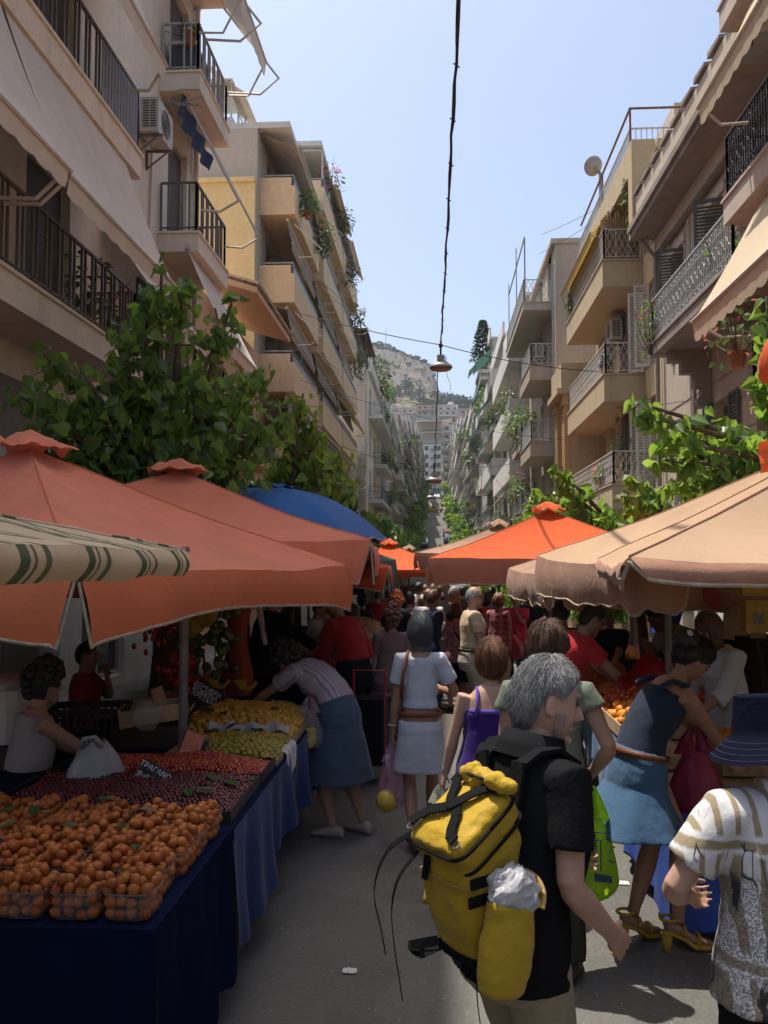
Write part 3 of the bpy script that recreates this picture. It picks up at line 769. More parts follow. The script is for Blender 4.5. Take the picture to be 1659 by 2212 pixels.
for i, (y, zt, lab, fl, n, rad) in enumerate((
    (29.5, 13.75, 'bushy plant on the top front balcony of the ochre block, under the wide awning', None, 130, (.35,.6,.55)),
    (33.2, 13.75, 'tangled climbing plant spilling over the far end of the top front ochre balcony', None, 190, (.5,.8,.75)),
    (36.2, 17.5, 'magenta bougainvillea in front of the white frame on top of the ochre block', PINKFL, 90, (.45,.9,.55)),
    (40.5, 17.2, 'dark shrub hanging out over the upper rear balcony of the ochre block', None, 220, (.55,.9,.8)),
    (44.0, 16.0, 'trailing green creeper below the magenta flowers on the rear ochre balconies', None, 230, (.5,1.2,.8)),
    (48.5, 14.9, 'second magenta bougainvillea, hanging at the outer rear corner of the ochre block', PINKFL, 160, (.5,1.0,.75)),
    (49.8, 12.3, 'dark creeper hanging under the lower bougainvillea at the end of the ochre block', None, 200, (.45,.7,1.3)),
    (31.0, 1.9, 'dusty bush on the lowest front ochre balcony behind the street tree', None, 160, (.5,.8,.5)))):
    balcony_plant(lab, -4.35 if i != 7 else -5.0, y, zt, rad, n, .16, GREEN2 if i in (1, 3, 4, 6, 7) else GREEN1, fl, 70 if fl else 0, seed=10+i, pot=(i in (0, 7)))
ac_unit('air conditioner in the shade under the second ochre balcony', -1, 5.8, 35.2, 9.9)
# glazed end balcony near the top of the cream block
t = thing('terrace_enclosure', 'white framed glazed balcony with an awning on the roof edge of the ochre block', 'balcony', (-7, 29.5, 16.5))
mb = MB(); mb.b2(-8.8, 28.3, 16.503, -6.7, 30.7, 16.8); mb.build('slab', WHITEW, t)
mb = MB()
for y in (28.35, 29.4, 30.5): mb.b2(-6.8, y, 16.803, -6.74, y+.06, 18.1)
mb.b2(-8.7, 28.35, 18.1, -6.74, 30.56, 18.16); mb.b2(-6.79, 28.41, 17.5, -6.75, 30.5, 17.55); mb.b2(-8.7, 28.35, 16.803, -8.64, 28.41, 18.1); mb.b2(-7.7, 28.35, 16.803, -7.64, 28.41, 18.1); mb.build('frame', WHITE_METAL, t)
mb = MB(); mb.grid(lambda u, v: V((-7.6+1.3*v, 28.2+2.6*u, 18.7-1.1*v-.08*math.sin(PI*v))), 10, 4); mb.build('awning', AWNT, t)
# ================================================================ RIGHT 1: nearest block with cream awnings
RCREAM = plaster('pale_peach_render', (.52,.42,.33), amount=.3, streak=.3)
RSLAB = plaster('peeling_white_slab', (.58,.49,.42), amount=.45, streak=.5)
BLACKIRON = plain('black_iron', (.03,.03,.032), .5, .2, 12, .4)
AWNS = cloth('sand_canvas', (.64,.52,.36), translucent=.2, var=.05)
B = thing('apartment_building', 'peach apartment block with black balcony grilles and a big sand awning, nearest on the right', 'building', (5.6, 9, 0))
ops = []; st = []
for z in (4.57, 7.7, 10.85):
    for a in (5.2, 7.6, 10.0, 12.2): ops.append((a, a+1.3, z+.05, z+2.4)); st.append('glass')
for a in (4.5, 8.0, 11.5): ops.append((a, a+1.8, .2, 3.0)); st.append('roller')
mb = MB(); body(mb, 1, 5.6, 2.5, 14.35, -.3, 17, ops); mb.build('wall', RCREAM, B)
for o, q in zip(ops, st): window(B, 1, 5.6, o, q, CREAM_WOOD, ROLLER)
for z in (7.7, 10.85, 14.0):
    balcony(B, 1, 5.6, 4.55, 4.0, 14.0, z, .36, RSLAB, 'ornate' if z < 12 else 'bars', BLACKIRON, 1.0, .10)
balcony(B, 1, 5.6, 4.75, 8.0, 13.6, 4.57, .3, plaster('pink_slab', (.55,.36,.30), amount=.4), 'ornate', BLACKIRON, .95, .1)
awning(B, 1, 7.2, 12.9, 4.75, 7.32, 3.72, 5.5, AWNS, WHITE_METAL, .30, .08, 5.3, 4.6)
awning(B, 1, 6.6, 13.0, 4.75, 10.45, 3.9, 8.75, AWNS, WHITE_METAL, .3, .1, 8.5, 4.6)
# ================================================================ RIGHT 2: neoclassical house
STONE = plaster('neoclassical_render', (.50,.42,.33), stain=(.13,.11,.09), amount=.55, streak=.5)
STONE2 = plaster('moulding_render', (.55,.47,.37), stain=(.13,.11,.09), amount=.5, streak=.6)
DIRTY = plaster('sooty_render', (.30,.26,.22), stain=(.06,.055,.05), amount=.8, streak=.8)
PALEIRON = plain('silver_painted_iron', (.46,.47,.47), .45, .15, 10, .3)
B = thing('neoclassical_house', 'sooty neoclassical house with a heavy cornice, louvred doors and a silver iron balcony', 'house', (5.7, 18.4, gz(18)))
ops = [(15.2, 16.4, 6.72, 9.25), (17.4, 18.6, 6.72, 9.25), (20.2, 21.3, 6.72, 9.25), (14.9, 16.0, 2.9, 5.3), (17.3, 18.4, 2.9, 5.3), (20.3, 21.3, 2.9, 5.1)]
mb = MB(); body(mb, 1, 5.7, 14.38, 22.45, -.5, 10.2, ops, dep=.25)
mb.build('wall', STONE, B)
for k, o in enumerate(ops): window(B, 1, 5.7, o, ('closed', 'closed', 'closed', 'glass', 'open', 'glass')[k], CREAM_WOOD, GREY_WOOD if k != 0 else BROWN_WOOD, .25)
# open shutter leaves standing out from the upper doors
for (y, z) in ((17.35, 6.75), (20.15, 6.75)):
    mb = MB(); louvre(mb, 0, 0, .6, 0, 2.45); mb.v = [Matrix.Translation((5.69, y, z)) @ Matrix.Rotation(R(70), 4, 'Z') @ p for p in mb.v]; mb.build('shutter', GREY_WOOD, B)
mb = MB()
for (z0_, z1_, d) in ((10.203, 10.35, .75), (10.353, 10.5, .82), (10.503, 11.35, .55)): mb.b2(5.7+.1, 14.4, z0_, 5.7-d, 22.44, z1_)
mb.build('cornice', DIRTY, B)
mb = MB(); mb.b2(5.22, 14.4, 10.505, 5.11, 22.42, 11.3); mb.build('parapet_band', STONE2, B)
mb = MB()
for k in range(9):
    y = 14.7+.88*k; mb.add([(5.05, y, 11.36), (5.05, y+.7, 11.36), (5.75, y+.7, 11.45), (5.75, y, 11.45), (5.05, y, 11.42), (5.05, y+.66, 11.47), (5.75, y+.7, 11.56), (5.75, y, 11.52)], [(0,1,2,3), (4,5,6,7), (0,1,5,4), (1,2,6,5), (2,3,7,6), (3,0,4,7)])
mb.build('coping_tile', DIRTY, B)
mb = MB()
for y0_, y1_ in ((14.5, 15.1), (16.5, 17.3), (18.7, 20.1), (21.4, 22.3)):
    n = max(3, int((y1_-y0_)/.13))
    for k in range(n): mb.b2(5.697, y0_+.13*k, 8.3, 5.64, y0_+.13*k+.075, 9.75)
    mb.b2(5.697, y0_-.02, 8.14, 5.60, y1_, 8.29)
mb.build('fluted_panel', STONE2, B)
mb = MB()
for o in ops[:3]:
    mb.b2(5.697, o[0]-.22, 9.3, 5.6, o[1]+.22, 9.48); mb.b2(5.697, o[0]-.14, 6.75, 5.64, o[0]-.01, 9.297); mb.b2(5.697, o[1]+.01, 6.75, 5.64, o[1]+.14, 9.297)
mb.b2(5.697, 14.42, 9.85, 5.55, 22.4, 10.197); mb.build('door_surround', STONE2, B)
mb = MB()
for z in (.9, 1.5, 2.1, 2.7, 3.3, 3.9, 4.5, 5.1, 5.7, 7.3, 7.85): mb.b2(5.697, 14.42, z, 5.688, 22.4, z+.02)
mb.build('masonry_joint', DIRTY, B)
mb = MB()
for k in range(80): mb.b2(5.697, 14.5+.1*k, 9.72, 5.58, 14.55+.1*k, 9.847)
mb.build('dentil', DIRTY, B)
bal = balcony(B, 1, 5.7, 4.62, 13.9, 19.2, 6.66, .22, DIRTY, 'ornate', PALEIRON, .95, .11)
for y in (15.3, 18.6):
    mb = MB()
    for (p, q, r, u) in ((5.69, 4.85, 6.2, 6.437), (5.69, 5.1, 5.95, 6.2), (5.69, 5.35, 5.65, 5.95), (5.69, 5.5, 5.3, 5.65)): mb.b2(p, y-.14, r, q, y+.14, u)
    mb.tube([(4.95, y-.16, 6.3), (4.95, y+.16, 6.3)], .1, 10); mb.tube([(5.5, y-.16, 5.35), (5.5, y+.16, 5.35)], .12, 10)
    mb.build('bracket', DIRTY, B)
mb = MB(); mb.tube([(5.55, 22.3, -.3), (5.55, 22.3, 9.7), (5.2, 22.3, 10.15)], .06, 8); mb.tube([(5.66, 19.6, .2), (5.66, 19.6, 9.8)], .035, 6); mb.tube([(5.66, 17.0, 6.5), (5.66, 17.0, 9.6)], .03, 6)
mb.build('drainpipe', DIRTY, B)
mb = MB(); mb.b2(5.69, 20.2, 2.7, 5.1, 21.4, 2.85); bb = mb.build('balcony', STONE2, B)
railing(bb, path_segs(1, 5.68, 5.15, 20.25, 21.35), 2.85, .9, 'ornate', PALEIRON, .12)
balcony_plant('yellow-green leafy pot plant standing on the silver iron balcony by the sand awning', 4.95, 15.2, 6.7, (.3,.3,.55), 120, .13, GREEN1, seed=31)
balcony_plant('orange-flowered climber at the far end of the silver iron balcony', 4.6, 19.0, 6.3, (.3,.4,.7), 120, .1, GREEN1, plain('orange_petals', (.6,.22,.05), .6), 40, seed=32, pot=False)
balcony_plant('arching pink oleander branch leaning out over the street below the sand awning', 4.45, 13.2, 4.9, (.55,.9,.55), 90, .12, GREEN2, SALMON, 45, seed=33)
balcony_plant('dark purple leafed shrub behind the pink railing beside the oleander', 4.8, 12.0, 4.75, (.35,.6,.6), 160, .12, leafmat('purple_leaf', [(.03,.015,.02), (.06,.025,.03), (.04,.04,.02)], (.2,.08,.06), .2), seed=34)

# ================================================================ RIGHT 3: yellow-beige block with lattice balconies
YB = plaster('yellow_beige_render', (.50,.39,.23), stain=(.15,.11,.07), amount=.5, streak=.55)
YB2 = plaster('faded_ochre_render', (.52,.42,.27), stain=(.17,.13,.09), amount=.45, streak=.5)
B = thing('apartment_building', 'yellow-beige block with deep balconies, white lattice railings and a shaded top loggia', 'building', (5.7, 27, gz(27)))
ops = []; st = []
for z in (4.05, 7.15, 10.33):
    for a, q in ((23.0, 'closed'), (25.3, 'open'), (28.0, 'closed'), (30.0, 'glass')): ops.append((a, a+1.2, z+.05, z+(2.35 if z < 10 else 1.6))); st.append(q)
for a in (23.2, 26.0, 29.0): ops.append((a, a+1.8, -.1, 2.3)); st.append('roller')
mb = MB(); body(mb, 1, 5.7, 22.5, 31.4, -1, 12.0, ops, dep=.25, deep=8)
mb.build('wall', YB, B)
for o, q in zip(ops, st): window(B, 1, 5.7, o, q, CREAM_WOOD, WHITE_WOOD if q == 'closed' else GREY_WOOD, .25)
# white shutter leaves standing open on the balconies
for z in (7.2, 4.1):
    for y in (24.2, 23.5):
        mb = MB(); louvre(mb, 0, 0, .40, 0, 2.2); mb.v = [Matrix.Translation((5.66, y, z)) @ Matrix.Rotation(R(75), 4, 'Z') @ p for p in mb.v]; mb.build('shutter', WHITE_WOOD, B)
# top frame: edge beam and corner posts of the loggia
mb = MB(); mb.b2(5.05, 23.0, 12.1, 5.697, 31.3, 12.9); mb.b2(5.7, 22.52, 12.003, 7.5, 23.0, 12.9); mb.b2(5.05, 22.55, 10.4, 5.65, 22.997, 12.9); mb.b2(5.1, 31.0, 10.4, 5.5, 31.3, 12.097); mb.b2(5.7, 23.003, 12.003, 13.6, 31.3, 12.85)
mb.build('top_beam', YB2, B)
mb = MB(); mb.b2(6.6, 24.2, 12.853, 9.5, 26.5, 14.7); mb.b2(7.7, 22.6, 12.903, 13, 24, 15.5); mb.build('stair_tower', LGREY, B)
for z, h in ((10.33, .72), (7.15, .72), (4.05, .62)):
    b = balcony(B, 1, 5.7, 4.6, 24.3 if z > 5 else 23.4, 31.0, z, h, YB2, 'lattice', plain('white_lattice', (.52,.50,.45), .5, .15, 9), .85, .3)
mb = MB()
for k in range(90): mb.tube([(4.72, 24.6+.07*k, 10.4), (4.72+.02*math.sin(k*3), 24.6+.07*k, 11.6+.12*math.sin(k*2.1))], .03, 4)
for k in range(14): mb.tube([(4.75+.07*k, 24.5, 10.4), (4.75+.07*k, 24.5, 11.7+.1*math.sin(k*1.7))], .03, 4)
mb.build('reed_screen', plain('reed', (.30,.19,.10), .9, .35, 20), B)
awning(B, 1, 25.0, 30.8, 5.05, 12.05, 4.4, 11.35, cloth('yellow_awning', (.58,.40,.10), translucent=.25), WHITE_METAL, .2, .08, 11.3, 4.6)
mb = MB(); segs = [((5.15, 23.1), (5.15, 31.2)), ((5.15, 23.1), (7.0, 23.1))]
railing(B, segs, 12.9, .55, 'bars', PALEIRON, .14)
mb = MB(); mb.tube([(5.15, 31.0, 13.9), (5.15, 23.1, 14.0), (7.6, 23.1, 14.0)], .035, 6); mb.tube([(5.15, 23.1, 12.9), (5.15, 23.1, 14.0)], .03, 6); mb.tube([(5.15, 27, 12.9), (5.15, 27, 13.95)], .03, 6)
mb.build('clothes_rail', plain('rusty_pipe', (.20,.09,.05), .8, .3, 10), B)
ac_unit('air conditioner in the shade on the wall under the topmost lattice balcony', 1, 5.7, 26.9, 8.7)
t = thing('satellite_dish', 'grey satellite dish on the roof edge of the yellow-beige block', 'satellite dish', (5.2, 27.6, 12.9))
q = Matrix.Rotation(R(200), 3, 'Z') @ Matrix.Rotation(R(62), 3, 'X')
mb = MB(); mb.lathe((5.0, 27.5, 14.45), [(.001, .0), (.12, .012), (.23, .04), (.31, .08), (.307, .09), (.22, .055), (.12, .025), (.001, .012)], 24, q); mb.build('dish', plain('dish_grey', (.32,.31,.30), .6), t, True)
mb = MB(); mb.tube([(5.2, 27.6, 12.9), (5.2, 27.6, 14.25), (5.05, 27.52, 14.4)], .05, 6); mb.build('mast', STEEL, t)
mb = MB(); mb.tube([V((5.0, 27.5, 14.45)) + q @ V((0, -.3, .08)), V((5.0, 27.5, 14.45)) + q @ V((0, 0, .33))], .015, 5); mb.box(V((5.0, 27.5, 14.45)) + q @ V((0, 0, .35)), (.06,.06,.08), q); mb.build('receiver_arm', STEEL, t)
for i, (x, y, z, lab, rad, n, fl) in enumerate((
    (5.3, 23.6, 10.9, 'leafy creeper hanging in the corner of the shaded top loggia', (.3,.4,1.0), 160, None),
    (4.75, 25.2, 4.0, 'flowering window-box plants along the lowest lattice balcony', (.3,1.1,.35), 150, SALMON),
    (5.2, 24.5, 4.1, 'tall dead-looking climber on the lower balcony of the yellow-beige block', (.4,.5,1.2), 120, None),
    (4.75, 24.8, 7.15, 'small pot plant with violet flowers on the middle lattice balcony corner', (.15,.15,.3), 60, plain('violet_petals', (.2,.06,.4), .6)),
    (4.7, 30.2, 10.2, 'green creeper on the far end of the topmost lattice balcony', (.25,.5,.5), 120, None))):
    balcony_plant(lab, x, y, z+.05, rad, n, .13, GREEN2 if i == 2 else GREEN1, fl, 40 if fl else 0, seed=40+i)
t = thing('garden_canes', 'two red canes leaning against the white shutter on the middle lattice balcony', 'canes', (5.3, 24.4, 7.2))
for k, dx in enumerate((0, .25)):
    mb = MB(); mb.tube([(4.8+dx, 24.42, 7.22), (5.45-.05*k, 24.5, 8.75+.1*k)], .018, 5); mb.build('cane', plain('red_cane', (.22,.05,.05), .6), t)
# low ochre annexe with pilasters
B = thing('low_annexe', 'low ochre house with tall pilasters and a black iron balcony squeezed between two blocks', 'house', (4.7, 32.5, gz(32)))
mb = MB(); o = (32.0, 33.2, 3.6, 6.6); body(mb, 1, 4.75, 31.45, 34.1, -1, 8.0, [o], dep=.25, deep=6); mb.build('wall', YB, B)
window(B, 1, 4.75, o, 'closed', CREAM_WOOD, GREY_WOOD, .25)
mb = MB(); mb.b2(4.3, 31.4, 8.003, 6.5, 34.12, 8.2); mb.b2(4.45, 31.45, 8.203, 6.5, 34.1, 9.1); mb.build('parapet', YB2, B)
for y in (31.5, 31.85, 33.35, 33.75):
    mb = MB(); mb.b2(4.747, y, 2.9, 4.55, y+.22, 7.6); mb.b2(4.747, y-.05, 7.603, 4.5, y+.27, 7.997); mb.build('pilaster', plaster('orange_pilaster', (.52,.34,.16), amount=.4), B)
balcony(B, 1, 4.75, 3.9, 31.6, 34.0, 3.4, .25, DIRTY, 'ornate', BLACKIRON, .95, .12)

# ================================================================ RIGHT 4: beige-grey block with a bare stained side wall
BG = plaster('beige_grey_render', (.46,.40,.32), stain=(.08,.075,.07), amount=.5, streak=.4)
B = thing('apartment_building', 'beige-grey block with a bare stained side wall and balconies with fine lattice rails', 'building', (4.6, 39, gz(39)))
ops = []
for z in (3.6, 6.7, 9.7, 12.2):
    for a in (35.2, 38.2, 41.2): ops.append((a, a+1.2, z+.05, z+2.2))
mb = MB(); body(mb, 1, 4.65, 34.15, 44, -1.2, 14.4, ops, dep=.25); mb.b2(4.5, 34.1, 14.403, 12, 44, 14.6); mb.build('wall', BG, B)
for k, o in enumerate(ops): window(B, 1, 4.65, o, ('glass', 'closed', 'roller')[k % 3], CREAM_WOOD, GREY_WOOD, .25, .1)
for z in (3.6, 6.7, 9.7): balcony(B, 1, 4.65, 3.68, 34.6, 38.6, z, .55, BG, 'lattice', PALEIRON, .85, .3)
balcony(B, 1, 4.65, 3.5, 35.2, 43.6, 12.4, .3, plaster('pale_slab', (.50,.46,.40), amount=.3), 'lattice', PALEIRON, .9, .3)
for z in (4.2, 7.4): balcony(B, 1, 4.65, 3.75, 39.4, 43.6, z, .4, BG, 'bars', PALEIRON, .85, .14)
mb = MB(); mb.tube([(4.55, 34.1, -1), (4.55, 34.1, 13.6)], .06, 8); mb.build('drainpipe', STEEL, B)
mb = MB(); mb.tube([(3.6, 35.3, 13.4), (3.6, 35.3, 15.1), (3.6, 43, 15.1)], .03, 5); mb.tube([(3.6, 39, 13.4), (3.6, 39, 16.0)], .025, 5); mb.tube([(3.6, 43, 13.4), (3.6, 43, 15.6)], .025, 5); mb.build('pergola_frame', STEEL, B)
ac_unit('air conditioner under the top terrace of the beige-grey block', 1, 4.65, 37.4, 10.6)
balcony_plant('big bushy shrub overflowing the third-floor balcony of the beige-grey block', 3.9, 41.2, 7.5, (.75,1.6,1.0), 420, .17, GREEN1, seed=51, pot=False)
balcony_plant('red-flowered shrub on the second-floor balcony of the beige-grey block', 3.9, 41.6, 4.6, (.7,1.5,.9), 330, .16, GREEN1, PINKFL, 40, seed=52, pot=False)

# ================================================================ the rest of the street, both sides, up the slope
GREENAWN = cloth('green_striped_canvas', (.08,.20,.15), translucent=.2)
PALEAWN = cloth('pale_green_canvas', (.36,.44,.36), translucent=.2)
STEELD = plain('dull_rail', (.24,.24,.23), .6, .15, 8)
fl_n = ['first', 'second', 'third', 'fourth', 'fifth', 'sixth', 'seventh']
def street_block(s, y0, y1, X, top, wall, slab, label, bd=.95, rail='bars', seed=0, fh=3.0, plants=.4, awn=.4, near=False, nick='block'):
    rg = random.Random(seed)
    zb = gz((y0+y1)/2)
    B = thing('apartment_building', label, 'building', (s*X, (y0+y1)/2, zb))
    L = y1-y0; nfl = int((top-zb-4.2)/fh)+1
    ops = []
    levels = [top-.4-fh*(k+1)+.2 for k in range(nfl)]
    nw = max(2, min(4, int(L/4)))
    for z in levels:
        for k in range(nw):
            c = y0+L*(k+.5)/nw; w = rg.choice((.6,.75,.9)); ops.append((c-w, c+w, z+.05, z+2.2))
    mb = MB(); body(mb, s, X, y0+.03, y1-.03, min(gz(y0), zb)-2, top, ops, dep=.25)
    mb.b2(s*(X+2.2), y0+1, top+.003, s*(X+8), y1-1.5, top+2.4)
    mb.build('wall', wall, B)
    mb = MB(); mb.b2(s*(X-.25), y0+.03, top+.004, s*(X-.12), y1-.03, top+.75); mb.b2(s*(X-.25), y0+.03, top-.15, s*(X-.004), y1-.03, top+.003); mb.build('parapet', slab, B)
    for o in ops: window(B, s, X, o, rg.choice(('glass', 'glass', 'roller', 'closed')) if near else rg.choice(('glass', 'roller')), CREAM_WOOD, rg.choice((GREY_WOOD, BROWN_WOOD, WHITE_WOOD)), .25, .14)
    for i, z in enumerate(levels):
        if z < zb+2.5: continue
        a, b = y0+.5, y1-.5
        if rg.random() < .45:
            if rg.random() < .5: b = y0+L*.55
            else: a = y0+L*.4
        solid = rg.random() < .35
        if solid:
            mb = MB(); mb.b2(s*(X-.004), a, z-.2, s*(X-bd), b, z); mb.b2(s*(X-bd), a, z+.002, s*(X-bd+.1), b, z+.9); mb.b2(s*(X-.004), a, z+.002, s*(X-bd+.101), a+.1, z+.9); mb.build('balcony', slab, B)
        else:
            balcony(B, s, X, X-bd, a, b, z, .22, slab, rail, STEELD if rg.random() < .6 else PALEIRON, .9, .16 if near else .3)
        if rg.random() < awn:
            q0 = a+rg.uniform(0, (b-a)*.4); q1 = min(b, q0+rg.uniform(2.5, 4.5))
            awning(B, s, q0, q1, X-bd+.15, z+2.55, X-bd-rg.uniform(.5,1.0), z+rg.uniform(1.0,1.6), rg.choice((GREENAWN, PALEAWN, AWNT, GREENAWN)), STEEL, .15, .05)
        if rg.random() < plants:
            yy = rg.uniform(a+.5, b-.5)
            lv = fl_n[nfl-1-i] if nfl-1-i < 7 else 'top'
            balcony_plant(f'green plants on the {lv} balcony up, {nick}', s*(X-bd+.1), yy, z+.05, (.5, min(L*.3, rg.uniform(1.0, 2.4)), rg.uniform(.6, 1.1)), 170 if near else 110, .2 if near else .34, rg.choice((GREEN1, GREEN2)), None, 0, seed=seed*10+i, pot=False)
    return B, top, levels
B, tp, lv = street_block(-1, 61.5, 75, 4.75, 15.6, LCREAM, WHITEW, 'cream block with a blank stained gable and white balconies beyond the ochre block', 1.0, seed=5, plants=.75, awn=.3, near=True, nick='cream block with the blank gable')
mb = MB(); mb.b2(-6.6, 61.3, -2, -4.9, 61.5, 15.9); mb.build('side_wall', plaster('blank_gable', (.55,.46,.36), stain=(.10,.09,.08), amount=.35, streak=.9), B)
mb = MB(); mb.b2(-4.8, 61.6, 18.4, -9, 70, 18.55)
for y in (61.8, 65.5, 69.5): mb.b2(-4.85, y, 15.6, -4.95, y+.1, 18.4)
mb.b2(-5.4, 61.8, 16.3, -5.5, 70, 18.39); mb.build('roof_pergola', BROWN_WOOD, B)
mb = MB(); body(mb, -1, 5.4, 51.2, 61.2, -2, 9.5, [(53, 54.2, 4, 6), (57, 58.2, 4, 6)]); t = thing('low_house', 'low house hidden between the ochre block and the cream block beyond it', 'house', (-5.4, 56, -1)); mb.build('wall', BEIGEW, t)
balcony_plant('tall dark shrubs on the roof terrace of the cream block beyond the ochre block', -4.6, 72, 15.7, (.9,2.6,1.9), 460, .28, GREEN2, seed=61, pot=False)
balcony_plant('roof garden bush spilling over the parapet further along the left row of blocks', -4.5, 79, 16.4, (.8,2.2,1.2), 300, .3, GREEN1, seed=62, pot=False)
LEFTS = [(75.2, 90, 4.7, 16.2, WHITEW, WHITEW, 'white block with long white balconies, left side past the blank gable'), (90.2, 106, 4.7, 17.4, BEIGEW, WHITEW, 'beige block with plant-filled balconies, left side where the climb begins'),
         (106.2, 124, 4.6, 20, CREAMW, WHITEW, 'cream block low on the climb, left row'), (124.2, 146, 4.7, 22.0, WHITEW, GREYW, 'white block with grey balconies, left row a third of the way up'),
         (146.2, 172, 4.6, 25.6, GREYW, WHITEW, 'grey block with white balconies halfway up the left row'), (172.2, 204, 4.7, 29.2, CREAMW, GREYW, 'cream block with grey balconies beside the yellow taxi, left row'),
         (204.2, 245, 4.7, 33.5, WHITEW, WHITEW, 'white block just above the yellow taxi, left row'), (245.2, 300, 4.8, 39.0, BEIGEW, GREYW, 'last beige block on the left before the street ends')]
for i, (a, b, X, tp, w, sl_, lab) in enumerate(LEFTS): street_block(-1, a, b, X, tp, w, sl_, lab, 1.0, 'bars', 70+i, 3.0, .8 if i < 5 else .4, .45, i < 2, f'{ordw[5+i]} block along the left row')
B, tp, lv = street_block(1, 44.2, 58, 4.7, 15.6, plaster('pale_grey_render', (.56,.51,.47), amount=.25), WHITEW, 'pale grey-white block with a smooth pillar front and short balconies on the right', 1.0, 'bars', 91, 3.0, .4, .5, True, 'pale grey-white block')
mb = MB(); mb.b2(4.4, 44.25, -2, 4.697, 46.8, 15.0); mb.build('pillar', plaster('pale_pillar', (.58,.52,.49), amount=.2), B)
RIGHTS = [(58.2, 72, 4.7, 17.2, CREAMW, WHITEW, 'cream block with green awnings next to the pale grey block'), (72.2, 90, 4.7, 20.5, GREYW, WHITEW, 'tall grey block with a conical cypress on its roof terrace'),
          (90.2, 108, 4.7, 18.6, WHITEW, GREYW, 'white block at the start of the climb, right row'), (108.2, 128, 4.6, 20.6, BEIGEW, WHITEW, 'beige block low on the climb, right row'),
          (128.2, 152, 4.7, 23.4, CREAMW, GREYW, 'cream block with grey balconies, right row a third of the way up'), (152.2, 180, 4.6, 26.6, WHITEW, WHITEW, 'white block halfway up the right row'),
          (180.2, 214, 4.7, 30.5, GREYW, WHITEW, 'grey block beside the yellow taxi, right row'), (214.2, 256, 4.7, 35, CREAMW, WHITEW, 'cream block above the yellow taxi, right row'), (256.2, 302, 4.8, 40, WHITEW, GREYW, 'last white block on the right before the street ends')]
for i, (a, b, X, tp, w, sl_, lab) in enumerate(RIGHTS): street_block(1, a, b, X, tp, w, sl_, lab, 1.0, 'bars', 110+i, 3.0, .6 if i < 5 else .3, .55, i < 2, f'{ordw[6+i]} block along the right row')
# cypress on the roof terrace
t = thing('potted_cypress', 'dark conical cypress in a red pot on the corner of a right-hand roof terrace', 'tree', (4.1, 76, 18.3))
mb = MB(); mb.b2(3.6, 74.5, 18.05, 5.0, 80, 18.3); tag(mb.build('roof_terrace', WHITEW), 'white terrace corner of the tall grey block under the cypress pot', 'terrace')
mb = MB(); mb.lathe((4.1, 76, 18.3), [(.3, 0), (.42, .9), (.46, .9), (.46, 1.0), (.36, 1.0)], 12); mb.build('pot', TERRA, t)
mb = MB(); mb.tube([(4.1, 76, 18.9), (4.1, 76, 22.4)], [.09, .03], 6); mb.build('trunk', BARK, t)
rg = random.Random(5); mb = MB()
for _ in range(1300):
    tt = rg.random(); a = rg.random()*6.28; r = (.95*(1-tt)**.7+.05)*(.55+.55*rg.random())
    leaf(mb, (4.1+r*math.cos(a), 76+r*math.sin(a), 19.2+3.6*tt), (math.cos(a), math.sin(a), .8), (0,0,1), .26, OVAL)
mb.build('crown', PINE, t)
# ---------------------------------------------------------------- trees
YOUNG = leafmat('mulberry_leaf', [(.02,.048,.013), (.035,.075,.018), (.055,.11,.024), (.085,.155,.032), (.14,.23,.045)], (.30,.52,.07), .40, .4, .40)
YOUNG2 = leafmat('sunny_mulberry_leaf', [(.04,.085,.018), (.06,.12,.024), (.09,.17,.03), (.13,.23,.045)], (.36,.56,.07), .42, .45, .38)  # paler copy of the mulberry leaf, sunlight put into its colour
def branchy_tree(label, base, fork_z, tips, mat, leaf_size, per_tip, seed, group=None, trunk_r=.13, spread=.32, shape=HEART):
    """trunk, one limb per listed tip, large leaves hanging along the outer part of every limb"""
    rg = random.Random(seed)
    t = thing('mulberry_tree', label, 'tree', base, 0, group)
    b = V(base); f = b + V((rg.gauss(0,.08), rg.gauss(0,.08), fork_z))
    mb = MB(); mb.tube([b - V((0,0,.05)), b+(f-b)*.4+V((.04,0,0)), f], [trunk_r*1.25, trunk_r, trunk_r*.85], 9); mb.build('trunk', BARK, t, True)
    mb = MB(); lf = MB()
    for tp in tips:
        tp = V(tp); d = tp-f
        mid = f + d*.5 + V((rg.gauss(0,.15), rg.gauss(0,.15), .12*d.length))
        pts = []
        for i in range(9):
            s = i/8; pts.append(f*(1-s)**2 + mid*(2*s*(1-s)) + tp*s*s)
        mb.tube(pts, [trunk_r*.5*(1-.9*i/8)+.004 for i in range(9)], 5)
        for k in range(per_tip):
            s = 1-(rg.random()**1.15)*.75; i = min(7, int(s*8)); q = pts[i]+(pts[i+1]-pts[i])*(s*8-i)
            sp = spread*(1.25-1.08*s)
            p = q + V((rg.gauss(0,sp), rg.gauss(0,sp), rg.gauss(0,sp*.8)))
            dd = V((rg.gauss(0,.6), rg.gauss(0,.6), -.75+rg.gauss(0,.45)))
            leaf(lf, p, dd, V((rg.gauss(0,1), rg.gauss(0,1), .5)), leaf_size*(.55+.7*rg.random()), shape, .22, .3)
            if rg.random() < .25: mb.tube([q, p], [.006, .003], 3, False)
    mb.build('limb', BARK, t, True); lf.build('crown', mat, t)
    return t
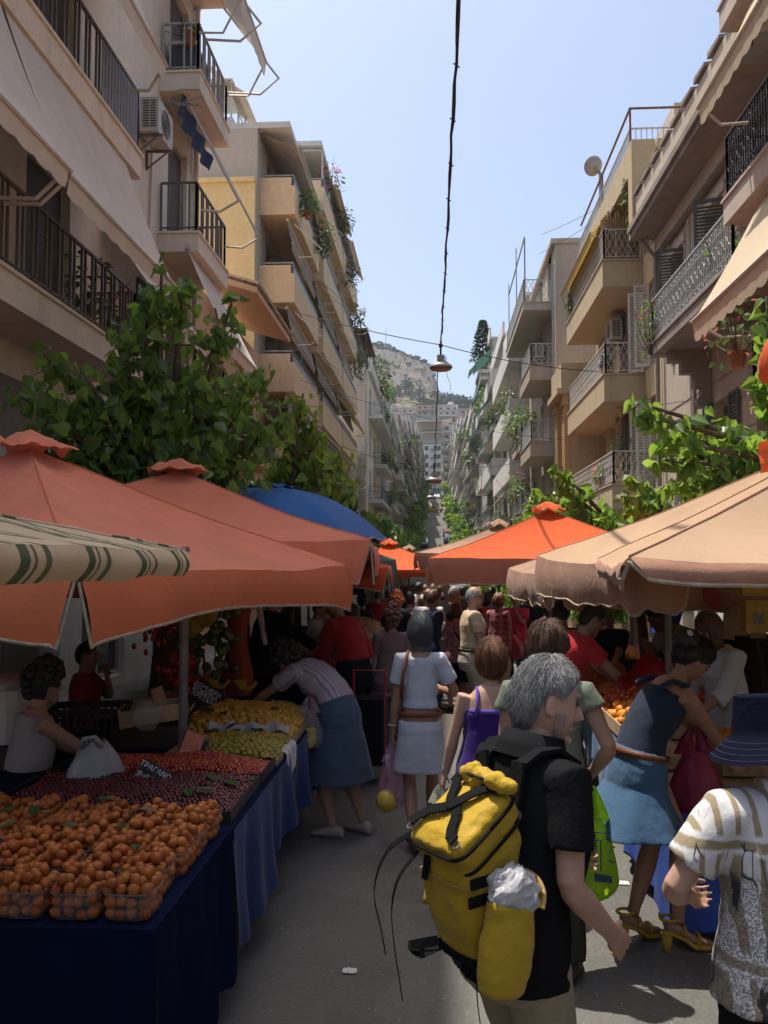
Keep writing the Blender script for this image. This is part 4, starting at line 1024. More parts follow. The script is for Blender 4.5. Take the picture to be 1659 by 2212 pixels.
TREE_L = [(350,570,9.0), (325,645,9.0), (395,610,9.4), (505,640,10.0), (480,720,10.0), (255,700,8.8), (95,765,8.4), (35,850,8.0), (60,930,8.3), (175,800,8.6), (235,870,8.8), (330,780,9.1), (380,860,9.4),
          (430,800,9.6), (470,900,10), (310,940,9), (200,950,8.7), (120,980,8.5), (400,985,9.5), (540,830,10.6), (570,800,11), (560,930,10.8), (500,1000,10.2), (620,900,11.4), (300,1010,9.2), (140,890,8.6), (270,820,9.0), (420,930,9.8), (360,930,9.2), (490,850,10.2), (90,990,8.6)]
branchy_tree('big dark mulberry tree with large leaves rising above the orange umbrellas on the left', (-3.1, 9.9, 0.1), 2.3, [at(*q) for q in TREE_L], YOUNG, .135, 84, 3, None, .15, .36)
TREE_L2 = [(655,850,11.6), (690,930,12.2), (735,985,12.6), (640,960,12.0), (690,1010,12.5), (720,1050,12.8), (600,1020,11.8), (740,1040,13.2), (650,1040,12.4), (665,905,12.0), (620,985,12.2)]
branchy_tree('mulberry tree with sunlit outer leaves behind the blue umbrella', (-2.05, 12.2, 0.05), 2.4, [at(*q) for q in TREE_L2], YOUNG2, .125, 80, 4, None, .15, .33)
TREE_R = [(1365,870,8.6), (1375,900,8.6), (1430,960,8.8), (1415,1000,8.8), (1480,985,9.0), (1500,1020,9.2), (1560,945,9.2), (1600,990,9.3), (1540,1040,9.0), (1640,700,8.6), (1652,770,8.4), (1630,830,8.6), (1655,900,8.8), (1620,940,9), (1470,940,9.0), (1440,1050,9.2), (1655,640,8.4), (1590,1030,9.2)]
branchy_tree('sunlit mulberry tree reaching in from the right edge over the beige umbrellas', (4.0, 9.3, .13), 2.6, [at(*q) for q in TREE_R], YOUNG2, .14, 46, 6, None, .12, .17)
TREE_R2 = [(1195,1010,14.5), (1205,1050,14.5), (1150,1070,15), (1230,1090,15), (1260,1110,14.6), (1170,1110,15), (1120,1120,15.5), (1290,1125,14.5), (1210,1110,14.8), (1140,1095,16)]
branchy_tree('young mulberry with a tall leafy shoot behind the vivid orange umbrella', (3.3, 15.2, .05), 2.2, [at(*q) for q in TREE_R2], YOUNG2, .15, 62, 7, None, .1, .20)
TREE_R3 = [(1345,1030,12), (1340,1070,12), (1390,1060,12.2), (1400,1090,12), (1360,1100,12.4), (1480,1040,11.8), (1490,1060,11.8)]
branchy_tree('thin young mulberry in front of the lowest lattice balcony', (3.7, 12.6, .1), 2.2, [at(*q) for q in TREE_R3], YOUNG2, .14, 40, 8, None, .09, .16)
TREE_R4 = [(1265,1270,8.2), (1235,1285,8.6), (1290,1285,8.0), (1320,1280,7.8)]
branchy_tree('small leafy sapling hanging under the scalloped brown umbrella', (2.2, 9.4, .05), 1.5, [at(*q) for q in TREE_R4], YOUNG2, .12, 30, 9, None, .06, .13)
rg = random.Random(31)
n_ = 0
TREESL = [(17.5,-3.6), (23,-3.5), (29,-3.5), (35,-3.4), (41,-3.3), (47,-3.4), (54,-3.3), (62,-3.4), (71,-3.3), (80,-3.4), (90,-3.3), (101,-3.4), (113,-3.3), (126,-3.4), (140,-3.3), (156,-3.4), (173,-3.3), (192,-3.4), (226,-3.6), (255,-3.6), (285,-3.6)]
TREESR = [(20,3.5), (27,3.4), (34,3.5), (41,3.4), (49,3.4), (57,3.3), (66,3.4), (76,3.3), (87,3.4), (99,3.3), (112,3.4), (126,3.3), (141,3.4), (158,3.3), (176,3.4), (196,3.4), (222,3.5), (250,3.6), (282,3.6)]
for side, rowt in (('left', TREESL), ('right', TREESR)):
    for k, (y, x) in enumerate(rowt):
        x += rg.uniform(-.15, .15); z = gz(y)
        h = rg.uniform(4.6, 5.8)*(.66 if side == 'right' and y < 46 else (.85 if y < 46 else 1)); r = rg.uniform(1.35, 1.75)*(.85 if y < 46 else 1); x *= 1 if y < 95 else .86
        kind = rg.choice(('bright green', 'deep green', 'dusty green'))
        t = thing('street_tree', f'{kind} street tree on the {side} pavement, {ordw[k] if k < 16 else str(k+1)+"th"} up the street beyond the stalls' if k < 16 else f'{kind} street tree near the top of the climb, {("first","second","third","fourth","fifth")[k-16]} on the {side}', 'tree', (x, y, z), 0, f'street trees along the {side} pavement')
        mb = MB(); mb.tube([(x, y, z-.1), (x+rg.uniform(-.1,.1), y, z+h*.35), (x+rg.uniform(-.25,.25), y, z+h*.7)], [.14, .11, .05], 7)
        for _ in range(5):
            a = rg.random()*6.28; mb.tube([(x, y, z+h*.38), (x+r*.35*math.cos(a), y+r*.35*math.sin(a), z+h*.58), (x+r*.75*math.cos(a), y+r*.75*math.sin(a), z+h*.72)], [.06, .04, .015], 5)
        mb.build('trunk', BARK, t, True)
        lf = MB(); near = y < 50
        size = .17 if y < 32 else (.24 if near else (.34 if y < 120 else .5)); n = 1500 if y < 32 else (900 if near else (420 if y < 120 else 200))
        cl = [(x+rg.gauss(0, r*.45), y+rg.gauss(0, r*.5), z+h*(.42+.55*rg.random()), r*rg.uniform(.32, .6)) for _ in range(11)]
        for i in range(n):
            cx, cyy, cz, cr = cl[i % 11]
            d = V((rg.gauss(0,1), rg.gauss(0,1), rg.gauss(0,1))).normalized()*(cr*(.45+.6*rg.random()))
            p = V((cx, cyy, cz))+V((d.x, d.y, d.z*.9))
            if y < 120: leaf(lf, p, (rg.gauss(0,.6), rg.gauss(0,.6), -.6), (rg.gauss(0,1), rg.gauss(0,1), .6), size*(.7+.6*rg.random()), OVAL if y > 32 else HEART)
            else: quadleaf(lf, p, size*1.3, rg)
        lf.build('crown', {'bright green': YOUNG2, 'deep green': YOUNG, 'dusty green': GREEN1}[kind], t)

# ---------------------------------------------------------------- overhead cable and hanging street lamps
CABLE = plain('black_cable', (.02,.02,.022), .6, .2, 20)
LAMPGREY = plain('lamp_grey', (.34,.33,.32), .5, .15, 8, .3)
AMBER = plain('amber_lens', (.42,.22,.07), .25, .15, 8, spec=.6, translucent=.3)
def cross_wire(label, p, q, sag, r=.012, group=None):
    p = V(p); q = V(q); mb = MB()
    mb.tube([p+(q-p)*(i/20)-V((0,0,sag*4*(i/20)*(1-i/20))) for i in range(21)], r, 5)
    return tag(mb.build('span_wire', CABLE), label, 'wire', group)
lamps = [((952,745), 23.0, 'nearest hanging street lamp, grey with an amber lens, on the wire across the street'), ((938,1004), 33.0, 'second hanging street lamp down the street, seen against the white end block'), ((932,1054), 54.0, 'third and smallest hanging street lamp, above the start of the climb')]
prev = V((.30, -6, 8.3)); J = []
for k, ((u, v_), y, lab) in enumerate(lamps):
    j = at(u, v_, y); J.append(j)
    sgn = .0
    t = thing('street_lamp', lab, 'street lamp', (j.x, j.y, j.z-.62))
    mb = MB(); mb.tube([j, j-V((0,0,.28))], .03, 6); mb.box(j-V((0,0,.02)), (.10,.08,.08)); mb.build('hanger', CABLE, t)
    mb = MB(); mb.box(j-V((0,0,.37)), (.20,.26,.16)); mb.tube([j-V((-.02,.13,.33)), j-V((-.14,.1,.36)), j-V((-.13,0,.44))], .015, 5); mb.build('gear_box', LAMPGREY, t)
    mb = MB(); mb.lathe(j-V((0,0,.62)), [(.001,.19), (.10,.185), (.17,.16), (.27,.08), (.29,.03), (.285,.0), (.26,.015)], 20, None, lambda p, a: V((p.x*1.06, p.y*.8, p.z))); mb.build('shade', LAMPGREY, t, True)
    mb = MB(); mb.lathe(j-V((0,0,.645)), [(.27,.02), (.26,-.02), (.2,-.045), (.001,-.05)], 20, None, lambda p, a: V((p.x*1.02, p.y*.77, p.z))); mb.build('lens', AMBER, t, True)
pts = []
def cable_run(a, b, sag, n, wob, seed):
    rg = random.Random(seed); o = []
    for i in range(n+1):
        s = i/n; p = a+(b-a)*s-V((0,0,sag*4*s*(1-s)))
        if 0 < i < n: p = p + V((rg.gauss(0,wob), 0, rg.gauss(0,wob)))
        o.append(p)
    return o
mb = MB(); run = cable_run(V((.33,-5,7.9)), J[0], .35, 70, .006, 2); mb.tube(run, .017, 6)
for i in range(0, 70, 1):
    p = run[i]
    if i % 3 == 0: mb.tube([p+V((-.035,0,.02)), p+V((.035,.02,-.02))], .010, 4)
mb.tube([q+V((.022*math.sin(i*.7), 0, .022*math.cos(i*.7))) for i, q in enumerate(run)], .008, 4)
mb.tube(cable_run(J[0]-V((.08,-.1,.65)), J[1], .5, 40, .012, 3), .015, 5); mb.tube(cable_run(J[1]-V((0,-.2,.6)), J[2], .4, 30, .015, 4), .015, 5)
mb.tube([J[0]-V((-.14,0,.64)), J[0]-V((-.18,-.1,.85)), J[0]-V((-.24,0,1.0)), J[0]-V((-.25,0,1.2))], .006, 4)
tag(mb.build('overhead_cable', CABLE), 'twisted black supply cable running down the middle of the sky to the hanging lamps', 'cable')
cross_wire('thin span wire crossing the street at the nearest hanging lamp', at(543,645,23.0), J[0], .1); cross_wire('right half of the span wire from the nearest lamp to the beige-grey block', J[0], V((4.55, 25, 7.4)), .12)
cross_wire('slack wire crossing just below the nearest lamp', V((-4.5, 29, 8.1)), V((4.6, 30.5, 6.2)), .35, .008)
cross_wire('span wire carrying the second hanging lamp', V((-4.6, 42, 7.6)), V((4.6, 42, 6.9)), J[1].z*0+.75, .012)
cross_wire('span wire carrying the third hanging lamp', V((-4.6, 62, J[2].z+.5)), V((4.6, 62, J[2].z+.3)), .42, .014)
cross_wire('twisted wire from the cream block to the tree', V((-4.6, 14.2, 6.35)), V((-4.4, 27.5, 6.9)), .5, .014)
cross_wire('slack wire across the front of the yellow-beige block', V((4.7, 33, 8.0)), V((5.5, 19.8, 5.6)), .2, .008)
cross_wire('upper clothes wire strung beside the top of the beige-grey block', at(1168,507,36), at(1290,450,29), .05, .008)
cross_wire('lower clothes wire strung beside the top of the beige-grey block', at(1165,548,36), at(1280,480,29), .05, .008)

# ---------------------------------------------------------------- parked cars up the slope
TYRE = plain('tyre', (.02,.02,.02), .9); CHROME = plain('wheel_rim', (.45,.45,.46), .3, .1, 8, .8); HEADL = plain('lamp_glass', (.6,.6,.58), .15, .1, 8, spec=.7); REDL = plain('tail_lamp', (.35,.02,.02), .25, .1, 8, spec=.6)
def carpaint(n, c): return plain(n, c, .25, .05, 3, .2, .6, bump=0)
def make_car(label, mat, loc, rz, cat='car', sign=None):
    t = thing('parked_car', label, cat, (0,0,0))
    W = .84
    prof = [(-2.05,.35), (-2.1,.62), (-2.0,.86), (-1.2,.93), (-.55,1.40), (.55,1.43), (1.3,.98), (2.0,.92), (2.1,.6), (2.02,.32)]
    mb = MB()
    def sec(k, inset=0):
        return [V((x, k*(W if z < .95 else W*.80)-0, z)) for x, z in prof]
    a = sec(-1); b = sec(1); n = len(a)
    mb.add(a+b, [tuple(range(n-1,-1,-1)), tuple(range(n, 2*n))] + [(i, (i+1) % n, n+(i+1) % n, n+i) for i in range(n)])
    mb.build('body', mat, t)
    for k in (-1, 1):
        mb = MB(); q = [(-1.02,.98), (-.50,1.34), (.48,1.36), (1.12,1.0)]
        mb.poly([V((x, k*(W*.80+.012 + (.03 if z < 1.1 else 0)+.10*(1.36-z)), z)) for x, z in q]); mb.build('side_window', DARKGLASS, t)
    mb = MB(); mb.poly([(-1.18,-.62,.96), (-1.18,.62,.96), (-.60,.56,1.37), (-.60,-.56,1.37)]); mb.v = [v+V((-.012,0,.012)) for v in mb.v]; mb.build('rear_window', DARKGLASS, t)
    mb = MB(); mb.poly([(1.26,-.62,1.01), (1.26,.62,1.01), (.60,.56,1.40), (.60,-.56,1.40)]); mb.v = [v+V((.012,0,.012)) for v in mb.v]; mb.build('windscreen', DARKGLASS, t)
    for x in (-1.3, 1.32):
        for k in (-1, 1):
            q = Matrix.Rotation(PI/2, 3, 'X'); mb = MB(); mb.lathe((x, k*.78, .31), [(.2,-.09), (.31,-.08), (.31,.08), (.2,.09)], 16, q); w = mb.build('wheel', TYRE, t)
            mb = MB(); mb.lathe((x, k*.79, .31), [(.001,-.09), (.19,-.085), (.19,.085), (.001,.09)], 12, q); mb.build('rim', CHROME, w)
    for k in (-1, 1):
        mb = MB(); mb.ell((2.02, k*.6, .72), (.08,.17,.09), 8, 6); mb.build('headlight', HEADL, t)
        mb = MB(); mb.ell((-2.03, k*.62, .74), (.06,.14,.1), 8, 6); mb.build('tail_light', REDL, t)
    mb = MB(); mb.b2(-2.16,-.78,.38,-2.06,.78,.55); mb.b2(2.06,-.78,.36,2.16,.78,.52); mb.build('bumper', plain('bumper', (.08,.08,.085), .5), t)
    if sign:
        mb = MB(); mb.box((0,0,1.5), (.14,.45,.13)); mb.build('roof_sign', sign, t)
    t.location = loc; t.rotation_euler = (0,0,rz)
    return t
make_car('bright yellow taxi turning across the street halfway up the climb', carpaint('taxi_yellow', (.75,.55,.02)), (-.35, 214, gz(214)+.01), R(-38), 'taxi', HEADL)
for lab, c, x, y, a in (('silver car parked on the left well above the yellow taxi', (.42,.43,.44), -2.3, 240, 90), ('white car parked on the left above the yellow taxi', (.66,.66,.65), -1.9, 224, 90), ('pale grey car parked on the left, second above the taxi', (.5,.5,.5), -1.9, 232, 90),
                        ('red car parked on the right low on the climb', (.4,.04,.03), 2.0, 146, -90), ('dark blue car parked on the right low on the climb', (.04,.07,.16), 2.0, 134, -90), ('white car parked on the right below the taxi', (.68,.68,.67), 2.3, 186, -90),
                        ('grey car parked on the left near the top of the climb', (.25,.26,.27), -1.8, 256, 90), ('white van-like car parked at the very top of the street', (.7,.7,.68), .4, 288, 80), ('silver car parked on the left at the foot of the climb', (.4,.41,.42), -2.0, 128, 90)):
    o = make_car(lab, carpaint('car_paint_'+lab.split()[0]+str(y), c), (x, y, gz(y)+.01), R(a))
    o.rotation_euler = (0, -R(6.5) if a > 0 else R(6.5), R(a))

# ---------------------------------------------------------------- market umbrellas
POLE = plain('umbrella_pole', (.16,.14,.13), .5, .25, 12, .4)
TRIM = plain('beige_piping', (.42,.34,.24), .8, .2, 20)
def umbrella(label, cx, cyy, half, rz, zr, za, drop, mat, vmat=None, trim=TRIM, sag=.10, cap=True, arch=.35, esag=.05, pole_r=.028, wave=.0, panels=None, hem=.0, seed=1, capmat=None, lean=0, pole_xy=None, vsides=(0,1,2,3)):
    rg = random.Random(seed); zg = gz(cyy)
    t = thing('market_umbrella', label, 'umbrella', (cx, cyy, zg))
    c, s = math.cos(rz), math.sin(rz)
    def W(x, y, z): return V((cx+c*x-s*y, cyy+s*x+c*y, z))
    off = rg.random()*10
    def P(u, v):
        m = max(abs(u), abs(v)); q = (min(abs(u), abs(v))/m)**2 if m > 1e-6 else 1
        z = za-(za-zr)*m**1.06 - sag*(1-q)*math.sin(PI*min(1, m)**.9)*.9 - esag*(1-q)*m*m - .05*math.sin(PI*m)
        z += .016*noise.noise(V((u*3+off, v*3, off)))*m + .010*noise.noise(V((u*9, v*9+off, 3)))*m*m
        return W(u*half, v*half, z)
    n = 20
    if panels is None:
        mb = MB()
        for k in range(4):
            mb.grid(lambda a, b, k=k: P(*((b+.0001, (a*2-1)*b), (-(a*2-1)*b, b+.0001), (-b-.0001, -(a*2-1)*b), ((a*2-1)*b, -b-.0001))[k]), n, n)
        mb.build('canopy', mat, t, True)
    else:
        for k in range(4):
            mb = MB()
            def fp(a, b, k=k):
                m = .02+.98*b; w = (a*2-1)*m
                return P(*((m, w), (-w, m), (-m, -w), (w, -m))[k])
            mb.grid(fp, n, n); mb.build('canopy_panel', panels[k % 2], t, True)
    for k in vsides:
        mb = MB(); nn = 30
        ax = [(1, lambda w: (1, w)), (1, lambda w: (-w, 1)), (1, lambda w: (-1, -w)), (1, lambda w: (w, -1))][k][1]
        ox, oy = ((1,0), (0,1), (-1,0), (0,-1))[k]
        bot = []
        for i in range(nn+1):
            a = i/nn; w = a*2-1
            top = P(*ax(w)); e = abs(w)
            d = drop*(1-arch*(1-e**2.2)) + wave*noise.noise(V((a*11+off, k*3, 5))) + .012*noise.noise(V((a*6+off, k, 2)))
            d *= 1-.0*max(0, (e-.9)/.1)
            pin = 1-.05*max(0, (e-.93)/.07)
            o = V((c*ox-s*oy, s*ox+c*oy, 0))
            ed = P(*ax(w*pin))
            rip = .006*(math.sin(a*23+k*2+off)+noise.noise(V((a*14, k, off)))*1.5)*(1 if wave else .4) - .05*(1-e)
            bot.append((top, V((ed.x, ed.y, top.z-d)) + o*(rip+.02)))
        vs = []; rows = 5
        for r in range(rows+1):
            f = r/rows
            for (tp, bt) in bot:
                o = V((c*ox-s*oy, s*ox+c*oy, 0))*(.022*math.sin(PI*f))
                vs.append(tp+(bt-tp)*f+o)
        mb.add(vs, [(r*(nn+1)+i, r*(nn+1)+i+1, (r+1)*(nn+1)+i+1, (r+1)*(nn+1)+i) for r in range(rows) for i in range(nn)])
        va = mb.build('valance', vmat or mat, t, True)
        if trim:
            mb = MB(); mb.tube([bot[0][0]-V((0,0,.02))]+[b for _, b in bot]+[bot[-1][0]-V((0,0,.02))], .009, 5); mb.build('trim', trim, va)
    if cap:
        mb = MB()
        def cp(a, b):
            u, v = a*2-1, b*2-1; m = max(abs(u), abs(v)); q = (min(abs(u), abs(v))/m)**2 if m > 1e-6 else 1
            h = za+.12-.13*m**1.3 - .03*(1-q)*m + .045*math.sin(u*7+off)*math.sin(v*6+off)*m*m + (.04*(1-q)*m**3) + .03*noise.noise(V((u*3+off, v*3, 7)))
            return W(u*half*.135, v*half*.135, h)
        mb.grid(cp, 14, 14); mb.build('vent_cap', capmat or mat, t, True)
    for a_, b_ in ((1,1), (-1,1), (-1,-1), (1,-1)):
        mb = MB(); mb.tube([P(a_*m*.05, b_*m*.05)+V((0,0,.002)) for m in range(2, 21)], .0055, 5); mb.build('seam', vmat or mat, t, True)
    px, py = pole_xy or (cx, cyy)
    mb = MB(); mb.tube([V((px, py, gz(py)-.02)), V((px, py, za-.02 if not pole_xy else zr+.12))], pole_r, 8); mb.build('pole', POLE, t)
    for k in range(8):
        a = k*PI/4; u = max(-1, min(1, 1.5*math.cos(a))); v = max(-1, min(1, 1.5*math.sin(a)))
        if k % 2 == 0: u, v = round(math.cos(a)), round(math.sin(a))
        else: u, v = math.copysign(1, math.cos(a)), math.copysign(1, math.sin(a))
        mb = MB(); mb.tube([W(u*half*.02, v*half*.02, za-.06)] + [P(u*m, v*m)-V((0,0,.03)) for m in (.3, .6, .97)], .012, 5)
        mid = P(u*.5, v*.5); mb.tube([W(0, 0, zr-.15), mid-V((0,0,.04))], .010, 4); mb.build('rib', POLE, t)
    return t
PINKC = cloth('faded_coral_canvas', (.69,.21,.115), translucent=.10, var=.12, stain=.22)
PINKV = cloth('coral_valance', (.68,.185,.075), translucent=.16, var=.10)
ORANGEC = cloth('vivid_orange_canvas', (.62,.105,.03), translucent=.12, var=.08, stain=.12)
ORANGEV = cloth('dusty_orange_valance', (.50,.20,.12), translucent=.2, var=.15)
BEIGEC = cloth('sunbleached_beige_canvas', (.43,.285,.175), translucent=.08, var=.08, stain=.1)
BROWNV = cloth('dirty_shaded_brown_valance', (.44,.235,.15), translucent=.10, var=.3, stain=.5)  # soiled brown cloth; also paints the shading where the nearest hem turns under
BEIGE2 = cloth('beige_brown_canvas', (.36,.225,.15), translucent=.10, var=.15, stain=.25)
GREENC = cloth('bottle_green_canvas', (.025,.07,.055), translucent=.12)
BLUEC = cloth('royal_blue_canvas', (.035,.13,.36), translucent=.10, var=.06)
def striped(name, axis):
    m = bpy.data.materials.new(name); nt, out = nodes_of(m)
    v = mapped(nt); sp = N(nt, 'ShaderNodeSeparateXYZ'); nt.links.new(v, sp.inputs[0])
    w = N(nt, 'ShaderNodeMath', operation='MULTIPLY'); w.inputs[1].default_value = 2.6; nt.links.new(sp.outputs[axis], w.inputs[0])
    f = N(nt, 'ShaderNodeMath', operation='FRACT'); nt.links.new(w.outputs[0], f.inputs[0])
    c = ramp(nt, f.outputs[0], [(0, (.56,.43,.28)), (.28, (.56,.43,.28)), (.285, (.07,.10,.05)), (.40, (.07,.10,.05)), (.405, (.56,.43,.28)), (.45, (.56,.43,.28)), (.455, (.09,.12,.06)), (.49, (.09,.12,.06)), (.495, (.56,.43,.28)), (.60, (.56,.43,.28)), (.605, (.08,.11,.055)), (.68, (.08,.11,.055)), (.685, (.56,.43,.28))])
    d = mixc(nt, ramp(nt, nz(nt, v, 4, 6, .65), [(.4, 0.0), (.75, .35)]), c, (.30,.22,.15))
    fin(nt, out, d, .9, nz(nt, v, 90, 3, .5), .12, spec=.1, translucent=.10, tcol=d)
    return m
STX, STY = striped('stripes_across', 1), striped('stripes_along', 0)
umbrella('cream umbrella with green stripes poking in at the left edge, lowest of the row', -2.25, 1.60, 1.42, R(2), 2.10, 2.48, .09, STX, STX, None, .04, False, .1, .02, panels=(STX, STY), wave=.02)
umbrella('large faded coral umbrella with beige piping, nearest on the left', -2.76, 5.85, 1.70, R(15)*-1+0, 2.02, 2.82, .36, PINKC, PINKV, TRIM, .10, True, .38, .03, seed=3, pole_xy=(-1.55, 5.4))
umbrella('second coral umbrella on the left, with a crumpled vent cap, behind the nearest one', -2.62, 8.9, 2.0, R(3), 2.22, 2.98, .36, PINKC, PINKC, TRIM, .10, True, .2, .03, seed=4)
umbrella('dark green umbrella on the left with a hanging front flap, beyond the coral pair', -2.55, 14.0, 1.75, R(-3), 2.08, 2.78, .5, GREENC, GREENC, None, .1, True, .05, .02, seed=6)
umbrella('small orange umbrella under the dark green one', -1.95, 12.0, 1.32, R(2), 1.98, 2.38, .30, ORANGEC, ORANGEC, TRIM, .08, False, .35, .02, seed=7)
umbrella('small orange umbrella with a scalloped cap far down the middle of the street', -1.05, 20.0, 1.45, R(5), 1.90, 2.45, .18, ORANGEC, ORANGEC, None, .08, True, .1, .02, seed=8)
umbrella('faint orange umbrella just behind the far small one', -.75, 24.5, 1.4, R(0), 1.85, 2.4, .2, BEIGE2, BEIGE2, None, .08, True, .1, .02, seed=9)
umbrella('vivid orange umbrella in full sun on the right', 1.58, 12.6, 1.62, R(-2), 2.10, 2.78, .34, ORANGEC, ORANGEV, TRIM, .10, True, .1, .02, seed=10)
umbrella('dull brown umbrella with only its cap showing behind the vivid orange one', 1.15, 16.4, 1.5, R(0), 2.2, 2.72, .3, BEIGE2, BROWNV, None, .1, True, .2, .02, seed=11)
umbrella('small dirty brown umbrella with a ragged scalloped edge, between the orange and the beige ones', 2.28, 9.1, 1.35, R(4), 1.98, 2.55, .32, BEIGE2, BROWNV, TRIM, .10, False, .1, .05, seed=12, wave=.08)
umbrella('beige umbrella with a drooping brown valance, second from the right edge', 2.78, 6.9, 1.62, R(9), 2.10, 2.86, .34, BEIGEC, BROWNV, TRIM, .13, True, .1, .07, seed=13, wave=.10, pole_xy=(1.66, 6.5), vsides=(0,1,2))
umbrella('nearest beige umbrella at the right edge with a dark sagging hem', 2.42, 4.75, 1.48, R(-8), 2.07, 2.86, .09, BEIGEC, BROWNV, TRIM, .15, True, .1, .05, seed=14, wave=.05, pole_xy=(2.05, 5.2), vsides=(2,3))
umbrella('coral umbrella behind the photographer on the left', -2.45, -1.7, 1.7, R(3), 2.05, 2.85, .3, PINKC, PINKV, None, .1, False, .3, .03, seed=22)  # unseen umbrella, added to keep skylight off the near left stall
umbrella('beige umbrella just outside the right edge beside the bucket hat', 2.72, 1.95, 1.22, R(0), 2.05, 2.6, .2, BEIGEC, BROWNV, None, .1, False, .1, .03, seed=26)  # unseen, added to close a gap that let skylight onto the left stall
umbrella('beige umbrella standing behind the photographer on the right', 2.5, -.9, 1.6, R(3), 2.05, 2.85, .3, BEIGEC, BROWNV, None, .1, False, .1, .03, seed=23)  # added out of view to cut skylight on the near ground
umbrella('beige umbrella further behind the photographer on the right', 2.3, -4.4, 1.7, R(4), 2.05, 2.85, .3, BEIGEC, BROWNV, None, .1, False, .1, .03, seed=24)  # another one added out of view for the same shade
# round blue umbrella
t = thing('market_umbrella', 'round royal blue umbrella peeking out behind the second coral one', 'umbrella', (-2.2, 11.5, 0))
mb = MB(); rr = 1.55
def dome(a, r):
    seg = (a*8) % 1.0; k = 1-.05*math.sin(PI*seg); ang = a*2*PI
    z = 2.36+.66*(1-r**2.3) - .035*math.sin(PI*seg)*r + (.03*math.sin(seg*PI*4)*max(0, r-.9)*10)
    return V((-2.2+rr*r*k*math.cos(ang), 11.5+rr*r*k*math.sin(ang), z))
mb.grid(dome, 96, 14); mb.build('canopy', BLUEC, t, True)
mb = MB(); mb.tube([V((-2.2, 11.5, -.02)), V((-2.2, 11.5, 3.05))], .025, 8); mb.build('pole', POLE, t)
mb = MB(); mb.grid(lambda a, r: V((-2.2+.33*r*math.cos(a*2*PI), 11.5+.33*r*math.sin(a*2*PI), 3.07-.05*r*r+.02*math.sin(a*50)*r)), 48, 4); mb.build('vent_cap', BLUEC, t, True)
mb = MB(); mb.tube([dome(i/96, 1)+V((0,0,-.005)) for i in range(97)], .010, 4); mb.build('trim', TRIM, t)
for k in range(8):
    mb = MB(); mb.tube([dome(k/8, r)-V((0,0,.03)) for r in (.02, .4, .7, .98)], .011, 4); mb.build('rib', POLE, t)
# far umbrellas that only show as slivers
for (x, y, h, za, mt, lab) in ((-2.6, 18.0, 1.6, 2.35, GREENC, 'second dark green umbrella further down on the left'), (-2.8, 27, 1.7, 2.2, ORANGEC, 'distant orange umbrella deep on the left row'), (2.8, 22, 1.6, 2.35, BLUEC, 'blue square umbrella in the shade of the right row'), (2.6, 29, 1.7, 2.1, ORANGEC, 'distant orange umbrella on the right row')):
    umbrella(lab, x, y, h, R(3), za-.55, za, .25, mt, mt, None, .08, True, .1, .02, seed=int(y))
# torn blue plastic caught at the corner of the coral umbrella
mb = MB(); BLUEPL = plain('blue_plastic', (.05,.10,.42), .35, .3, 14, spec=.5, translucent=.35, bump=.5, bscale=25)
c0 = at(733, 1228, 7.5)
mb.grid(lambda u, v: c0+V(((u-.5)*.24, .05*math.sin(u*9+v*4), (v-.5)*.20*(1-.5*u)+.03*math.sin(u*12))), 10, 8)
tag(mb.build('plastic_sheet', BLUEPL, None, True), 'scrap of crumpled blue plastic clipped to the corner of the coral umbrella', 'plastic sheet')
# red corner of an awning at the right edge and its hanging tassel
mb = MB(); c0 = at(1683, 770, 6.0)
mb.ell(c0, (.12,.12,.20), 14, 10, Matrix.Rotation(.4, 3, 'Y'), lambda a, e: 1+.08*math.sin(a*6))
tag(mb.build('rolled_parasol', ORANGEC, None, True), 'rolled red-orange parasol end entering at the right edge above the leaves', 'parasol')
mb = MB(); c0 = at(1662, 985, 4.6); mb.grid(lambda u, v: c0+V((-.05+.2*u, .02*math.sin(v*6), .07-.16*v+.05*u)), 6, 6)
tag(mb.build('cloth_flap', ORANGEC, None, True), 'red-orange vent flap on top of the nearest beige umbrella', 'cloth')
# ---------------------------------------------------------------- people
def rotX(a): return Matrix.Rotation(a, 3, 'X')
def rotY(a): return Matrix.Rotation(a, 3, 'Y')
def rotZ(a): return Matrix.Rotation(a, 3, 'Z')
SKIN = plain('skin_light', (.46,.27,.19), .5, .08, 6, spec=.3, bump=.08, bscale=70)
SKIN_T = plain('skin_tan', (.33,.175,.11), .5, .08, 6, spec=.3, bump=.08, bscale=70)
SKIN_D = plain('skin_olive', (.38,.22,.15), .5, .08, 6, spec=.3, bump=.08, bscale=70)
def hairmat(name, dark, light):
    if name in _mats: return _mats[name]
    m = bpy.data.materials.new(name); nt, out = nodes_of(m)
    v = mapped(nt, (9, 9, 1.2)); v2 = mapped(nt, (40, 40, 4))
    c = ramp(nt, nz(nt, v, 4, 5, .7, .6), [(.3, dark), (.68, light)])
    fin(nt, out, c, .45, nz(nt, v2, 6, 4, .6, .4), .7, spec=.45, bdist=.006)
    _mats[name] = m; return m
H_GREY = hairmat('grey_hair', (.10,.10,.095), (.42,.41,.39)); H_DGREY = hairmat('dark_grey_hair', (.035,.035,.033), (.13,.13,.125))
H_BROWN = hairmat('brown_hair', (.035,.015,.008), (.14,.065,.03)); H_AUB = hairmat('auburn_hair', (.06,.02,.008), (.26,.11,.045)); H_BLACK = hairmat('black_hair', (.006,.005,.005), (.025,.02,.018))
H_ORANGE = hairmat('orange_hair', (.45,.09,.02), (.80,.26,.08)); H_BLOND = hairmat('blond_hair', (.20,.11,.05), (.45,.30,.15)); H_WHITE = hairmat('white_hair', (.40,.39,.37), (.70,.69,.66))
